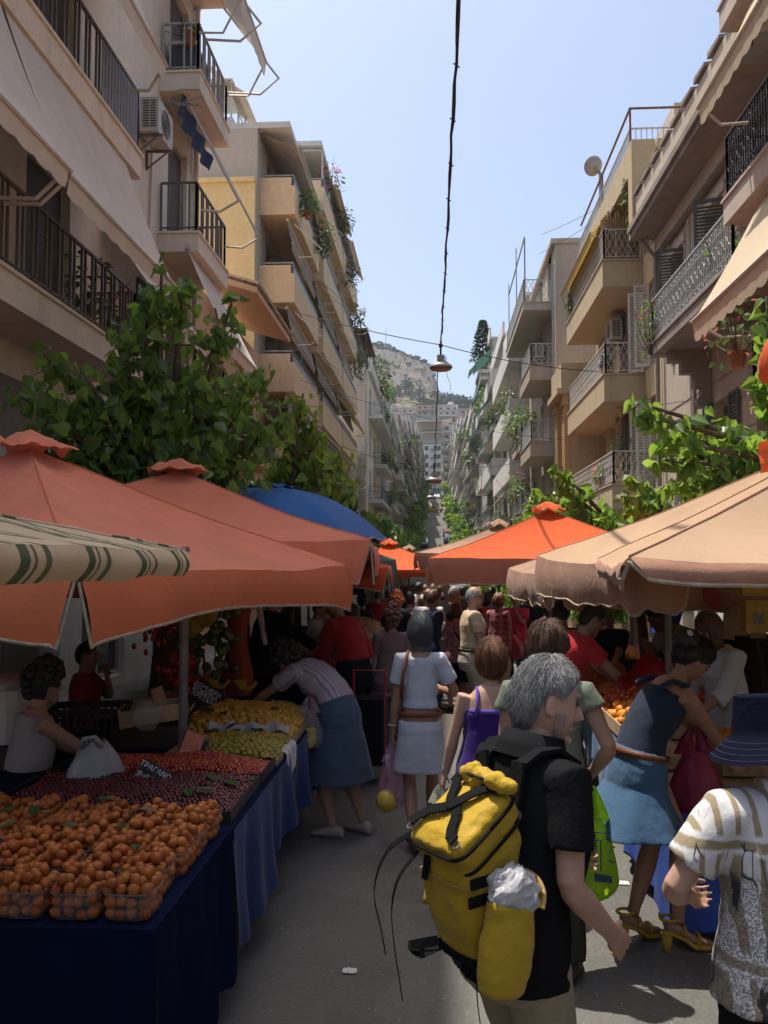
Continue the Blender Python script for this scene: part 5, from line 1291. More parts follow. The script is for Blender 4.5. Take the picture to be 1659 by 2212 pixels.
def shell_mods(o, vox, sm=4, fac=.5, disp=None):
    r = o.modifiers.new('join', 'REMESH'); r.mode = 'VOXEL'; r.voxel_size = vox; r.use_smooth_shade = True
    s = o.modifiers.new('soften', 'SMOOTH'); s.factor = fac; s.iterations = sm
    if disp:
        tx = bpy.data.textures.get('folds%g' % disp[1]) or bpy.data.textures.new('folds%g' % disp[1], 'CLOUDS')
        tx.noise_scale = disp[1]; tx.noise_depth = 2
        d = o.modifiers.new('folds', 'DISPLACE'); d.texture = tx; d.strength = disp[0]; d.mid_level = .5; d.texture_coords = 'LOCAL'
def ik(a, b, l1, l2, hint):
    a = V(a); b = V(b); d = b-a; L = d.length
    if L > (l1+l2)*.999: b = a+d*((l1+l2)*.999/L); d = b-a; L = d.length
    u = d/L; x = (l1*l1-l2*l2+L*L)/(2*L); h = math.sqrt(max(0, l1*l1-x*x))
    n = V(hint)-u*V(hint).dot(u)
    n = n.normalized() if n.length > 1e-4 else u.orthogonal().normalized()
    return a+u*x+n*h, b
class Person:
    """one posed figure in local space facing +Y; h = height, g = girth"""
    def __init__(s, h=1.7, g=1.0, lean=0, side=0, female=False, yaw=0, pitch=0, tilt=0, hands=None, elbows=None, feet=None, knees=None, grip=(.5,.5), sit=0, bust=0, handdir=None, twist=0, shw=None, pelv=None, hs=1.0):
        s.k = h/1.7; s.g = g; s.lean = R(lean); s.side = R(side); s.f = female; k = s.k
        s.px = pelv or (0, 0, .92 if not sit else .50); s.bust = bust; s.twist = R(twist); s.hs = hs
        s.shw = shw or (.165 if female else .185)
        s.nk = s.S(1.47); s.hq = rotZ(R(yaw)) @ rotX(-R(pitch)) @ rotY(R(tilt))
        up = s.hq @ V((0,0,1)); 
        s.hc = s.nk[0] + s.nk[1] @ V((0,.01,.05))*k + up*.085*k
        s.sh = {}; s.el = {}; s.ha = {}
        for i, q in enumerate((-1, 1)):
            p, m = s.S(1.385); s.sh[q] = p + m @ V((q*s.shw*k, -.005, 0))
            tg = V(hands[i]) if hands and hands[i] else V((q*(s.shw+.05*g), .04, s.px[2]-.14))
            ht = V(elbows[i]) if elbows and elbows[i] else V((q*.45, -1, -.2))
            s.el[q], s.ha[q] = ik(s.sh[q], tg*k, .285*k, .25*k, ht)
        s.kn = {}; s.an = {}; s.hip = {}
        for i, q in enumerate((-1, 1)):
            s.hip[q] = V((s.px[0]+q*.088, s.px[1], s.px[2]-.03))*k
            tg = V(feet[i]) if feet and feet[i] else V((q*.10, -.02, .085))
            s.kn[q], s.an[q] = ik(s.hip[q], tg*k, .425*k, .41*k, V(knees[i]) if knees and knees[i] else V((q*.1, 1, 0)))
        s.grip = grip; s.handdir = handdir or (None, None)
    def S(s, z):
        """point and frame of the spine at standing height z"""
        k = s.k; dz = s.px[2]-.92; base = .92
        p = V((s.px[0], s.px[1], min(z, base)+dz)); a = b = t = 0
        if z > base:
            n = 8; L = z-base
            for i in range(n):
                f = min(1, (L*(i+.5)/n)/.30); a = s.lean*f; b = s.side*f
                p = p + V((math.sin(b), math.sin(a)*math.cos(b), math.cos(a)*math.cos(b)))*(L/n)
            f = min(1, L/.30); a = s.lean*f; b = s.side*f; t = s.twist*f
        return p*k, rotY(b) @ rotX(-a) @ rotZ(t)
    def ringT(s, z, rx, ry, yo=0, n=20, pw=2.4, fn=None):
        p, m = s.S(z); k = s.k; o = []
        for i in range(n):
            a = 2*PI*i/n; c, d = math.cos(a), math.sin(a)
            x = math.copysign(abs(c)**(2/pw), c)*rx; y = math.copysign(abs(d)**(2/pw), d)*ry+yo
            q = 1+(fn(a) if fn else 0)
            o.append(p + m @ V((x*q*k, y*q*k, 0)))
        return o
    def torso(s, e=0, z0=.80, z1=1.47, flare=0):
        """torso profile (z, rx, ry, yo) grown by e"""
        g = s.g; b = s.bust
        T = [(.76,.150,.100,-.01), (.86,.172,.118,-.012), (.93,.170,.114,-.008), (1.02,.150,.104,.0), (1.10,.142,.100,.0), (1.20,.152,.108,.004), (1.29,.166,.112,.006), (1.36,.160,.100,0), (1.41,.128,.084,-.008), (1.45,.075,.066,-.008), (1.48,.056,.056,-.004)]
        if s.f: T = [(.76,.158,.108,-.015), (.86,.180,.124,-.018), (.93,.172,.116,-.01), (1.02,.146,.102,.0), (1.10,.132,.094,.0), (1.20,.140,.104,.008), (1.28,.150,.110,.012), (1.36,.146,.092,0), (1.41,.112,.076,-.008), (1.45,.066,.058,-.008), (1.48,.050,.050,-.004)]
        gg = lambda z: 1+(g-1)*(1 if z < 1.25 else max(.15, (1.5-z)/.25))
        return [(z, (rx*gg(z)+e)*(s.shw/.175 if 1.25 < z < 1.43 else 1), ry*gg(z)*(1+.12*(g-1))+e+(b if 1.15 < z < 1.3 else 0), yo+(b*.9 if 1.15 < z < 1.3 else 0)) for z, rx, ry, yo in T if z0-1e-6 <= z <= z1+1e-6]
    def limb(s, mb, pts, rs, n=12):
        mb.tube(pts, [r*s.k for r in rs], n)
    def arm_pts(s, q):
        a, e, h = s.sh[q], s.el[q], s.ha[q]
        return [a+(e-a)*t for t in (0, .3, .65)] + [e+(a-e)*.06, e+(h-e)*.08] + [e+(h-e)*t for t in (.3, .65, 1)]
    def leg_pts(s, q):
        a, e, h = s.hip[q], s.kn[q], s.an[q]
        return [a+(e-a)*t for t in (0, .25, .55, .85)] + [e] + [e+(h-e)*t for t in (.15, .35, .65, .9, 1)]
    def hand(s, mb, q, grip, fine):
        k = s.k; h = s.ha[q]; d = s.handdir[0 if q < 0 else 1]
        d = V(d).normalized() if d else (s.ha[q]-s.el[q]).normalized()
        side = V((-q, 0, 0)); pn = side - d*side.dot(d)      # palm faces the body
        if pn.length < .2: pn = V((0, 0, -1)) - d*V((0,0,-1)).dot(d)
        pn.normalize(); w = d.cross(pn)*(-q)                      # towards the thumb
        if w.y < 0 and abs(w.y) > .2: w = -w
        f = lambda a, b, c: h + (d*a + w*b + pn*c)*k
        mb.loft([[f(t, ww*math.cos(j*PI/4), th*math.sin(j*PI/4)) for j in range(8)] for t, ww, th in ((-.02,.026,.02), (.02,.033,.017), (.06,.041,.016), (.09,.040,.013))])
        if not fine: 
            mb.loft([[f(t, ww*math.cos(j*PI/4), cc+th*math.sin(j*PI/4)) for j in range(8)] for t, ww, th, cc in ((.08,.039,.012,0), (.12,.036,.012,.02*grip), (.15,.030,.011,.06*grip), (.165,.02,.008,.09*grip))])
        else:
            for j, (b, L) in enumerate(((.031,.066), (.0105,.074), (-.0105,.070), (-.030,.055))):
                p = f(.085, b, 0); a = .15+.25*grip; pts = [p]
                for sl in (.45, .32, .28):
                    a2 = a*1.0; dd = d*math.cos(a2)+pn*math.sin(a2); p = p+dd*L*1.15*sl*k; pts.append(p); a += .35+1.0*grip+.05*j
                mb.tube(pts, [.0080*k, .0076*k, .0070*k, .0056*k], 7)
        t0 = f(.02, .026, .004); t1 = f(.05, .05, .016+.01*grip); t2 = f(.082, .052-.012*grip, .028+.03*grip)
        mb.tube([t0, t1, t2], [.013*k, .0105*k, .0075*k], 7)
    def head_pt(s, a, e, gr=0):
        """a = azimuth (0 front, + towards the right), e = elevation"""
        k = s.k*s.hs; d = V((math.cos(e)*math.sin(a), math.cos(e)*math.cos(a), math.sin(e)))
        x = d.x*.077; y = d.y*.096; z = d.z*.122
        if z < 0:
            t = -z/.122; x *= 1-.30*t*t; y = y*(1-.10*t) + (.016*t if d.y > 0 else .03*t*t)
        if d.y > 0: y *= .97; 
        return s.hc + s.hq @ (V((x, y, z))*(k*(1+gr)))
    def body(s, root, skin, vox=.011, fine=False, legs=True, face=False):
        mb = MB(); k = s.k
        mb.loft([s.ringT(z, rx, ry, yo) for z, rx, ry, yo in s.torso()])
        n0 = s.S(1.44)[0]; n1 = s.hc - (s.hq @ V((0,.012,.04)))*k
        s.limb(mb, [n0, n0+(n1-n0)*.5, n1], [.060,.054,.056] if not s.f else [.052,.046,.048], 14)
        mb.grid(lambda u, v: s.head_pt(2*PI*u, PI/2-PI*v), 28, 20)
        hp = lambda x, y, z: s.hc + s.hq @ (V((x, y, z))*k*s.hs)
        mb.tube([hp(0,.086,.022), hp(0,.106,-.012), hp(0,.114,-.028), hp(0,.094,-.036)], [.008*k,.011*k,.0145*k,.010*k], 8)
        mb.ell(hp(0,.086,-.066), (.024*k,.014*k,.010*k), 8, 6, s.hq); mb.ell(hp(0,.078,-.100), (.026*k,.02*k,.018*k), 8, 6, s.hq)
        mb.tube([hp(-.045,.076,.034), hp(0,.093,.036), hp(.045,.076,.034)], [.009*k,.011*k,.009*k], 6)
        for q in (-1, 1): mb.ell(hp(q*.078,-.008,-.004), (.011*k,.021*k,.034*k), 8, 6, s.hq @ rotZ(q*.35)); mb.ell(hp(q*.080,-.002,-.026), (.010*k,.012*k,.012*k), 6, 5, s.hq)
        ag = (.9+.1*s.g if not s.f else .85+.12*s.g)
        for q in (-1, 1):
            s.limb(mb, s.arm_pts(q), [r*ag for r in (.056,.050,.043,.040,.040,.042,.034,.027)])
            s.hand(mb, q, s.grip[0 if q < 0 else 1], fine)
            if legs:
                s.limb(mb, s.leg_pts(q), [r*(.6+.4*s.g) for r in (.088,.086,.074,.060,.054,.053,.057,.045,.034,.036)], 14)
        o = mb.build('body', skin, root); shell_mods(o, vox, 3)
        if face:
            for q in (-1, 1):
                mb = MB(); mb.ell(hp(q*.031,.083,.010), .0105*k, 8, 6); mb.build('eye', plain('eye', (.05,.035,.03), .2, .1, 30, spec=.6), root)
                mb = MB(); mb.tube([hp(q*.014,.096,.030), hp(q*.032,.092,.036), hp(q*.052,.078,.029)], .0045*k, 5); mb.build('eyebrow', H_BLACK if face is True else face, root)
            mb = MB(); mb.tube([hp(-.024,.092,-.066), hp(0,.100,-.064), hp(.024,.092,-.066)], [.003*k,.006*k,.003*k], 5); mb.build('lips', plain('lips', (.36,.12,.10), .5), root)
        return o
    def shoes(s, root, mat, open_=False, heel=0, skin=None):
        for q in (-1, 1):
            a = s.an[q]; k = s.k; kd = s.kn[q]-a; fw = V((q*.18, 1, 0)).normalized(); rt = V((fw.y, -fw.x, 0))
            mb = MB(); z0 = a.z-.085*k+heel
            def f(y, w, zb, zt): return [a.copy()*0 + V((a.x, a.y, 0)) + fw*(y*k) + rt*(w*math.cos(j*PI/5)*k) + V((0,0,(zb+zt)/2*k+(a.z-.085*k) + (zt-zb)/2*k*math.sin(j*PI/5))) for j in range(10)]
            hh = heel/k
            mb.loft([f(-.085,.020,.0+hh,.055+hh), f(-.065,.036,.0+hh,.085+hh), f(-.01,.040,.0+hh*.9,.105+hh), f(.06,.043,.0+hh*.4,.075+hh*.6), f(.12,.046,.0,.05), f(.165,.038,.0,.04), f(.185,.02,.004,.03)])
            if heel:
                if not open_: pass
                mb.tube([V((a.x,a.y,0))+fw*(-.06*k)+V((0,0,a.z-.085*k-.0)), V((a.x,a.y,0))+fw*(-.055*k)+V((0,0,a.z-.03*k+heel*.5))], [.022*k,.03*k], 8)
            o = mb.build('shoe', mat, root, True); shell_mods(o, .009 if s.k else .01, 2)
    def top(s, root, mat, name='shirt', e=.016, hem=.80, sleeve=.5, neck=1.455, vox=.011, folds=(.016,.14), flare=.02, sl_e=.014, collar=False, straps=False, ext=None, buttfold=0):
        mb = MB(); T = s.torso(e, .76, neck)
        rings = []
        base = T[1]
        zs = [z for z in (hem, hem+.04, .86) if z < .90]
        for z in sorted(set(zs)):
            if z < .86: rings.append(s.ringT(z, base[1]+flare*(.86-z)/.1+.004, base[2]+flare*(.86-z)/.1+.004, base[3], 26, 2.3, (lambda a: .02*math.sin(a*7)) if flare else None))
        rings += [s.ringT(z, rx+(.012 if z < 1.2 and flare else 0), ry+(.012 if z < 1.2 and flare else 0), yo, 26) for z, rx, ry, yo in T if z > hem+.02]
        mb.loft(rings)
        if sleeve:
            ag = (.9+.1*s.g if not s.f else .85+.12*s.g)
            for q in (-1, 1):
                P = s.arm_pts(q); rs = (.066,.060,.052,.050,.050,.050,.042,.036)
                n = {.3: 2, .35: 3, .5: 3, .55: 4, .75: 6, 1: 8}.get(sleeve, 3)
                pts = P[:n]; r = [x*ag+sl_e+(.010 if i == n-1 and sleeve < .8 else 0) for i, x in enumerate(rs[:n])]
                a0 = P[0]+(s.S(1.37)[0]-P[0])*.5
                s.limb(mb, [a0]+pts, [r[0]*1.0]+r, 14)
        if collar:
            c = s.S(1.44)[0]; mb.loft([s.ringT(1.42,.085,.08,-.006), s.ringT(1.46,.070,.07,-.01), s.ringT(1.495,.068,.068,-.008)])
        o = mb.build(name, mat, root); shell_mods(o, vox, 3, .5, folds); return o
    def trousers(s, root, mat, name='trousers', e=.016, low=1.0, waist=1.0, vox=.012, folds=(.02,.12), wide=.012):
        mb = MB()
        mb.loft([s.ringT(z, rx, ry, yo) for z, rx, ry, yo in s.torso(e, .76, waist+.03)])
        for q in (-1, 1):
            P = s.leg_pts(q); rs = (.098,.092,.080,.068,.064,.060,.060,.056,.054,.054)
            n = max(3, int(round(low*10))); s.limb(mb, P[:n], [x*(.6+.4*s.g)+e*.5+wide*i/9 for i, x in enumerate(rs[:n])], 14)
        o = mb.build(name, mat, root); shell_mods(o, vox, 3, .5, folds); return o
    def skirt(s, root, mat, hem=.45, waist=1.02, name='skirt', e=.014, flare=.06, pleat=.02, npl=11, vox=.011, folds=(.010,.10), shift=(0,0)):
        mb = MB(); rings = []
        T = s.torso(e, .76, waist+.02)
        b = T[1] if len(T) > 1 else T[0]
        for i in range(8):
            t = i/7; z = hem+(.84-hem)*t
            f = flare*(1-t)
            rings.append([p + V((shift[0]*(1-t), shift[1]*(1-t), 0))*s.k for p in s.ringT(z, b[1]+f, b[2]+f, b[3], 44, 2.1, lambda a, t=t: pleat*(1-t)*math.sin(a*npl)+.5*pleat*(1-t)*math.sin(a*5+1))])
        rings += [s.ringT(z, rx, ry, yo, 44, 2.3) for z, rx, ry, yo in T if z > .85]
        mb.loft(rings); o = mb.build(name, mat, root); shell_mods(o, vox, 2, .5, folds); return o
    def hair(s, root, mat, style='short', vol=.012, L=.10, vox=None, strands=0, seed=1, thin=False):
        rg = random.Random(seed); k = s.k*s.hs
        HL = {'short': [(0,.62), (.7,.52), (1.1,.30), (1.3,.10), (1.5,.26), (1.8,.20), (2.05,-.35), (2.4,-.62), (PI,-.72)],
              'fringe': [(0,.20), (.7,.12), (1.1,-.05), (1.45,-.12), (1.75,-.22), (2.2,-.62), (PI,-.74)],
              'bob': [(0,.35), (.7,.25), (1.05,-.35), (1.45,-.62), (1.9,-.75), (2.4,-.8), (PI,-.85)],
              'long': [(0,.40), (.7,.30), (1.1,-.35), (1.45,-.62), (1.9,-.75), (2.4,-.8), (PI,-.85)],
              'bald': [(0,.60), (.9,.60), (1.1,.30), (1.45,.20), (1.75,.12), (2.0,-.35), (2.4,-.60), (PI,-.70)],
              'tied': [(0,.55), (.7,.48), (1.15,.12), (1.45,.0), (1.75,-.10), (2.2,-.5), (PI,-.6)]}[style]
        mb = MB(); nu, nv = 56, 22
        def hl(a):
            a = (a+PI) % (2*PI)-PI; return lerp_tab(HL, abs(a))
        def top_(a, t):
            e0 = hl(a); es = .62 if style == 'bald' else PI/2; e = es-(es-e0)*t
            bump = noise.noise(V((math.cos(a)*2.2+seed, math.sin(a)*2.2, t*3)))*.35+noise.noise(V((math.cos(a)*7+seed, math.sin(a)*7, t*2)))*.28
            g = vol*(1+bump)/.09
            if style in ('bob', 'fringe', 'curly'): g *= 1+.6*math.sin(PI*min(1, t*.9))
            if t > .93 and style not in ('long', 'bob'): g *= .55
            return s.head_pt(a, e, g)
        if style in ('long', 'bob'):
            def fn(u, v):
                a = 2*PI*u
                if v < .62: return top_(a, v/.62)
                t = (v-.62)/.38; p = top_(a, 1.0); ca = math.cos(a)
                back = 1 if abs((a+PI) % (2*PI)-PI) > .95 else 0
                Lh = (L*(1+.08*math.sin(a*13+seed)+.06*math.sin(a*29)))*back*k*1.0
                w = 1+.10*math.sin(PI*t)-.22*t*t
                c = s.hc+V((0,-.01,0)); q = p-c
                return c + V((q.x*w, q.y*(w if style == 'bob' else 1+.05*t), q.z)) + V((0,0,-Lh*t)) + V((0,-.03*t*k,0))*back
            mb.grid(fn, nu, nv+10)
        else:
            mb.grid(lambda u, v: top_(2*PI*u, v), nu, nv)
        # inner skin so the edge has thickness
        mb.grid(lambda u, v: s.head_pt(2*PI*u, (.6 if style == 'bald' else PI/2)-((.6 if style == 'bald' else PI/2)-hl(2*PI*u)-.02)*v, -.02), nu, 8)
        if strands:
            for _ in range(strands):
                a = rg.uniform(-PI, PI)
                t = rg.uniform(.05, .85 if style in ('long','bob') else .9); a2 = a+rg.gauss(0,.12)
                n_ = 5; dt = rg.uniform(.12, .28); pts = []
                for i in range(n_):
                    q = top_(a+(a2-a)*i/(n_-1), min(1, t+dt*i/(n_-1))); d = (q-s.hc).normalized()
                    pts.append(q + d*(.0015+.004*rg.random()+.012*(i/(n_-1))**2*rg.random()**2)*k)
                w = (.0016 if not thin else .0011)*k
                mb.tube(pts, [w, w, w, w*.8, w*.3], 3, False)
            if style == 'long':
                for _ in range(strands//2):
                    a = rg.uniform(1.0, 2*PI-1.0); x = top_(a, 1.0); q0 = rg.uniform(0, .6)*L; LL = rg.uniform(.3,.55)*L
                    pts = []
                    for i in range(4):
                        zz = q0+LL*i/3; tt = min(1.1, zz/L); w = 1+.10*math.sin(PI*tt)-.22*tt*tt; qx = x-s.hc
                        pts.append(s.hc+V((qx.x*w*1.02+rg.gauss(0,.002), qx.y*1.05-.01, qx.z-zz*k))+V((0,-.035*tt*k,0)))
                    mb.tube(pts, [.002*k,.002*k,.0018*k,.0008*k], 3, False)
        return mb.build('hair', mat, root, True)
    def curls(s, root, mat, n=60, r=.03, vol=.03, seed=2):
        rg = random.Random(seed); mb = MB(); k = s.k
        for _ in range(n):
            a = rg.uniform(-PI, PI); lo = .35 if abs(a) < .8 else (-.2 if abs(a) < 1.5 else -.75); e = rg.uniform(lo, PI/2)
            mb.ell(s.head_pt(a, e, vol/.09*rg.uniform(.6,1.1)), r*k*rg.uniform(.7,1.25), 7, 5)
        mb.grid(lambda u, v: s.head_pt(2*PI*u, PI/2-(PI/2-(.4 if abs((2*PI*u+PI) % (2*PI)-PI) < .9 else (-.1 if abs((2*PI*u+PI) % (2*PI)-PI) < 1.5 else -.75)))*v, vol*.7/.09), 40, 12)
        return mb.build('hair', mat, root, True)
    def glasses(s, root, dark=True):
        k = s.k; hp = lambda x, y, z: s.hc + s.hq @ (V((x, y, z))*k)
        mb = MB()
        for q in (-1, 1): mb.ell(hp(q*.034,.098,.010), (.026*k,.006*k,.019*k), 10, 6, s.hq @ rotZ(-q*.25)); mb.tube([hp(q*.058,.090,.016), hp(q*.080,.02,.014), hp(q*.080,-.02,.006)], .003*k, 4)
        mb.tube([hp(-.012,.104,.014), hp(.012,.104,.014)], .003*k, 4)
        mb.build('sunglasses' if dark else 'glasses', plain('dark_lens', (.012,.012,.014), .15, .1, 9, spec=.6) if dark else plain('glasses_frame', (.03,.025,.02), .3), root)
    def belt(s, root, mat, z=1.0, e=.022, w=.035):
        mb = MB(); T = s.torso(e, .76, 1.5)
        def rr(zz):
            for a, b in zip(T, T[1:]):
                if a[0] <= zz <= b[0]:
                    f = (zz-a[0])/(b[0]-a[0]); return [a[i]+(b[i]-a[i])*f for i in range(4)]
        a = rr(z); mb.loft([s.ringT(z-w/2, a[1], a[2], a[3], 26, 2.35), s.ringT(z-w/2, a[1]+.008, a[2]+.008, a[3], 26, 2.35), s.ringT(z+w/2, a[1]+.008, a[2]+.008, a[3], 26, 2.35), s.ringT(z+w/2, a[1], a[2], a[3], 26, 2.35)], False)
        return mb.build('belt', mat, root, True)
def person(label, x, y, rz, P, group=None):
    """root Empty between the feet; parts are built in local space and then moved"""
    t = thing('person', label, 'person', (0,0,0), 0, group); t['P'] = 1; del t['P']
    return t
def place(t, x, y, rz, z=None):
    t.location = (x, y, gz(y) if z is None else z); t.rotation_euler = (0, 0, R(rz))
def world_of(t, p): return V(t.location) + rotZ(t.rotation_euler.z) @ V(p)
# ---------------------------------------------------------------- bags
def bagmat(name, col, trans=.35, alpha=None, spec=.5):
    return plain(name, col, .35, .15, 9, 0, spec, .5, 22, trans, alpha)
def carrier_bag(label, top, w, h, mat, seed=1, handles=True, fill=None, fillr=.04, nfill=0, group=None, rz=0, decor=None, bottom=.75):
    """thin plastic carrier bag hanging from the point top: two loop handles, gathered neck, bulging bottom"""
    rg = random.Random(seed); T = V(top)
    t = thing('carrier_bag', label, 'bag', T-V((0,0,h)))
    q = rotZ(rz); mb = MB()
    def fn(u, v):
        a = 2*PI*u
        if v < .01: v = .01
        z = -.30*h - .70*h*v
        prof = .30+.70*math.sin(min(1, v*1.15)*PI*.5)**.8 if v < bottom else (math.sqrt(max(0, 1-((v-bottom)/(1-bottom))**2)))
        r = w*.5*prof*(1+.06*math.sin(a*5+seed)+.05*noise.noise(V((math.cos(a)*2, math.sin(a)*2, v*4+seed))))
        r *= 1+.05*math.sin(a*17+v*3)*(1-v)
        return T + q @ V((r*math.cos(a), r*.62*math.sin(a), z))
    mb.grid(fn, 40, 22); mb.build('sack', mat, t, True)
    if handles:
        for s in (-1, 1):
            mb = MB()
            pts = [T + q @ V((s*w*.20, .01*s, -.34*h)), T + q @ V((s*w*.13, .008, -.16*h)), T + q @ V((s*.012, .0, -.02))]
            prev = None; vs = []
            for i, p in enumerate(pts):
                ww = (.10, .05, .016)[i]*w/.25
                vs += [p + q @ V((-ww/2, .006, 0)), p + q @ V((ww/2, .006, 0)), p + q @ V((ww/2, -.006, 0)), p + q @ V((-ww/2, -.006, 0))]
            mb.add(vs, [(4*i+j, 4*i+(j+1) % 4, 4*i+4+(j+1) % 4, 4*i+4+j) for i in range(2) for j in range(4)])
            mb.build('handle', mat, t, True)
    if nfill:
        mb = MB()
        for _ in range(nfill):
            a = rg.random()*6.28; r = rg.random()**.5*w*.33; mb.ell(T + q @ V((r*math.cos(a), r*.6*math.sin(a), -h*(.66+.27*rg.random()))), fillr, 8, 6)
        tag(mb.build('fruit', fill, None, True), 'fruit showing through the '+label.split(' carried')[0].split(' hanging')[0], 'fruit')
    return t
# ================================================================ the shoppers
C = lambda n, c, **k: cloth('fabric_'+n, c, **({'translucent': 0} | k))
# -- grey-haired man with the yellow backpack
T = person('grey-haired man in a black polo shirt wearing the yellow backpack, seen from behind', 0, 0, 0, None)
P = Person(1.715, 1.0, lean=15, yaw=-26, shw=.170, pitch=10, tilt=-3, hands=((-.06,.24,1.08), (.20,.21,.93)), elbows=((-.5,-1,-.3), (.25,-1,-.1)), feet=((-.11,.06,.085), (.11,-.06,.085)), grip=(.6,.75), hs=1.06)
P.body(T, SKIN, .0052, True, face=H_GREY)
P.hair(T, H_GREY, 'short', .013, strands=2600, seed=4, thin=True)
mb = MB(); mb.grid(lambda u, v: P.head_pt(-1.45+2.9*u, -.45-.75*v+(.25 if abs(-1.45+2.9*u) > .9 else 0), .030+.004*noise.noise(V((u*40, v*30, 1)))), 30, 12); mb.build('beard', plain('grey_stubble', (.36,.255,.205), .8, .3, 60), T, True)
BLK = C('black', (.012,.012,.013), rough=.8); KHAKI = C('khaki', (.30,.235,.15))
P.top(T, BLK, 'polo_shirt', .017, .80, .5, 1.46, .0085, (.014,.22), .015, .012, collar=True)
mb = MB(); mb.loft([P.ringT(1.425,.105,.10,-.01,26), P.ringT(1.45,.092,.092,-.016,26), P.ringT(1.50,.082,.088,-.018,26), P.ringT(1.505,.086,.092,-.018,26), P.ringT(1.455,.104,.104,-.016,26), P.ringT(1.425,.125,.115,-.012,26)], False); mb.build('collar', BLK, T, True)
P.trousers(T, KHAKI, 'trousers', .022, 1, 1.0, .011, (.02,.2), .02); P.shoes(T, plain('dark_shoe', (.03,.025,.02), .6))
PLACE_MAN = (.23, 2.80, -54); place(T, *PLACE_MAN); MAN = T; MANP = P
# -- woman in the white dress
T = person('woman with long dark grey hair walking away in a short white belted dress', 0, 0, 0, None)
P = Person(1.62, .84, lean=2, female=True, yaw=-4, hands=((-.215,.02,.80), (.17,.26,1.13)), elbows=((-.6,-1,0), (.6,-.8,-.4)), feet=((-.06,-.24,.13), (.09,.16,.085)), grip=(.9,.7), shw=.145)
P.body(T, SKIN_T, .008, True); P.hair(T, H_DGREY, 'long', .020, L=.25, strands=1500, seed=9)
WHITE = C('white_linen', (.50,.51,.54), translucent=.08)
P.top(T, WHITE, 'blouse', .016, .97, .35, 1.44, .010, (.014,.09), 0, .012); P.skirt(T, WHITE, .55, .99, 'skirt', .020, .045, .012, 9)
P.belt(T, plain('brown_leather', (.17,.055,.025), .5), .985, .030)
mb = MB(); q = P.S(1.40)[0]; mb.tube([P.sh[-1]+V((.05,-.0,.065)), P.sh[-1]+V((.035,-.06,.03)), P.sh[-1]+V((.01,-.105,-.10)), P.sh[-1]+V((-.0,-.10,-.26))], .014, 6); mb.build('bag_strap', plain('brown_leather', (.17,.055,.025), .5), T, True)
mb = MB(); h = P.ha[-1]; mb.tube([h+V((.035*math.cos(a*PI/6), .03*math.sin(a*PI/6), .03)) for a in range(13)], .006, 5); mb.build('bracelet', STEEL, T)
P.shoes(T, plain('sandal', (.12,.06,.035), .6)); place(T, -.12, 6.6, 2); LADYW = T; LADYWP = P
# -- woman in the purple strap dress
T = person('stout woman with short auburn hair in a purple strap dress', 0, 0, 0, None)
P = Person(1.545, 1.24, lean=3, female=True, yaw=4, pitch=4, hands=((-.33,.06,.77), (.26,.16,.95)), elbows=((-.8,-.8,0), None), grip=(.95,.4), shw=.172, feet=((-.1,-.1,.085), (.1,.1,.085)))
P.body(T, SKIN, .008, True); P.hair(T, H_AUB, 'bob', .018, L=.012, strands=1300, seed=3)
PUR = C('purple_jersey', (.035,.014,.13))
P.top(T, PUR, 'dress_top', .016, .84, 0, 1.285, .010, (.010,.1), .02); P.skirt(T, PUR, .32, .95, 'dress_skirt', .022, .07, .015, 8)
for q in (-1, 1):
    mb = MB(); pts = [P.S(1.26)[0]+V((q*.105,-.118,0)), P.S(1.33)[0]+V((q*.10,-.112,0)), P.S(1.40)[0]+V((q*.092,-.075,.01)), P.S(1.425)[0]+V((q*.088,-.01,.005)), P.S(1.36)[0]+V((q*.09,.10,0))]
    mb.tube(pts, .0105, 5); mb.build('strap', C('lilac_strap', (.12,.07,.36)), T, True)
mb = MB(); mb.loft([P.ringT(1.27,.170,.135,.0,26), P.ringT(1.27,.178,.143,0,26), P.ringT(1.30,.174,.137,0,26), P.ringT(1.30,.166,.129,0,26)], False); mb.build('neckline_trim', C('lilac_strap', (.12,.07,.36)), T, True)
P.shoes(T, plain('sandal', (.12,.06,.035), .6)); place(T, .33, 5.35, 3); LADYP = T; LADYPP = P
# -- person in the sage sleeveless top
T = person('person with short brown hair in a sage green sleeveless top carrying the lime bag', 0, 0, 0, None)
P = Person(1.70, 1.02, lean=2, female=True, yaw=-18, pitch=4, hands=((-.24,.05,.80), (.22,.12,.97)), elbows=((-1,-.6,0), (.7,-1,0)), grip=(.5,.95), shw=.182)
P.body(T, SKIN_D, .008, True); P.hair(T, H_BROWN, 'fringe', .020, strands=1300, seed=5)
P.top(T, C('sage_cotton', (.145,.17,.12)), 'sleeveless_top', .018, .80, .3, 1.44, .010, (.012,.1), .02, .010); P.trousers(T, C('dark_olive', (.035,.035,.028)), 'trousers'); P.shoes(T, plain('dark_shoe', (.03,.025,.02), .6))
place(T, .56, 4.55, -6); SAGE = T; SAGEP = P
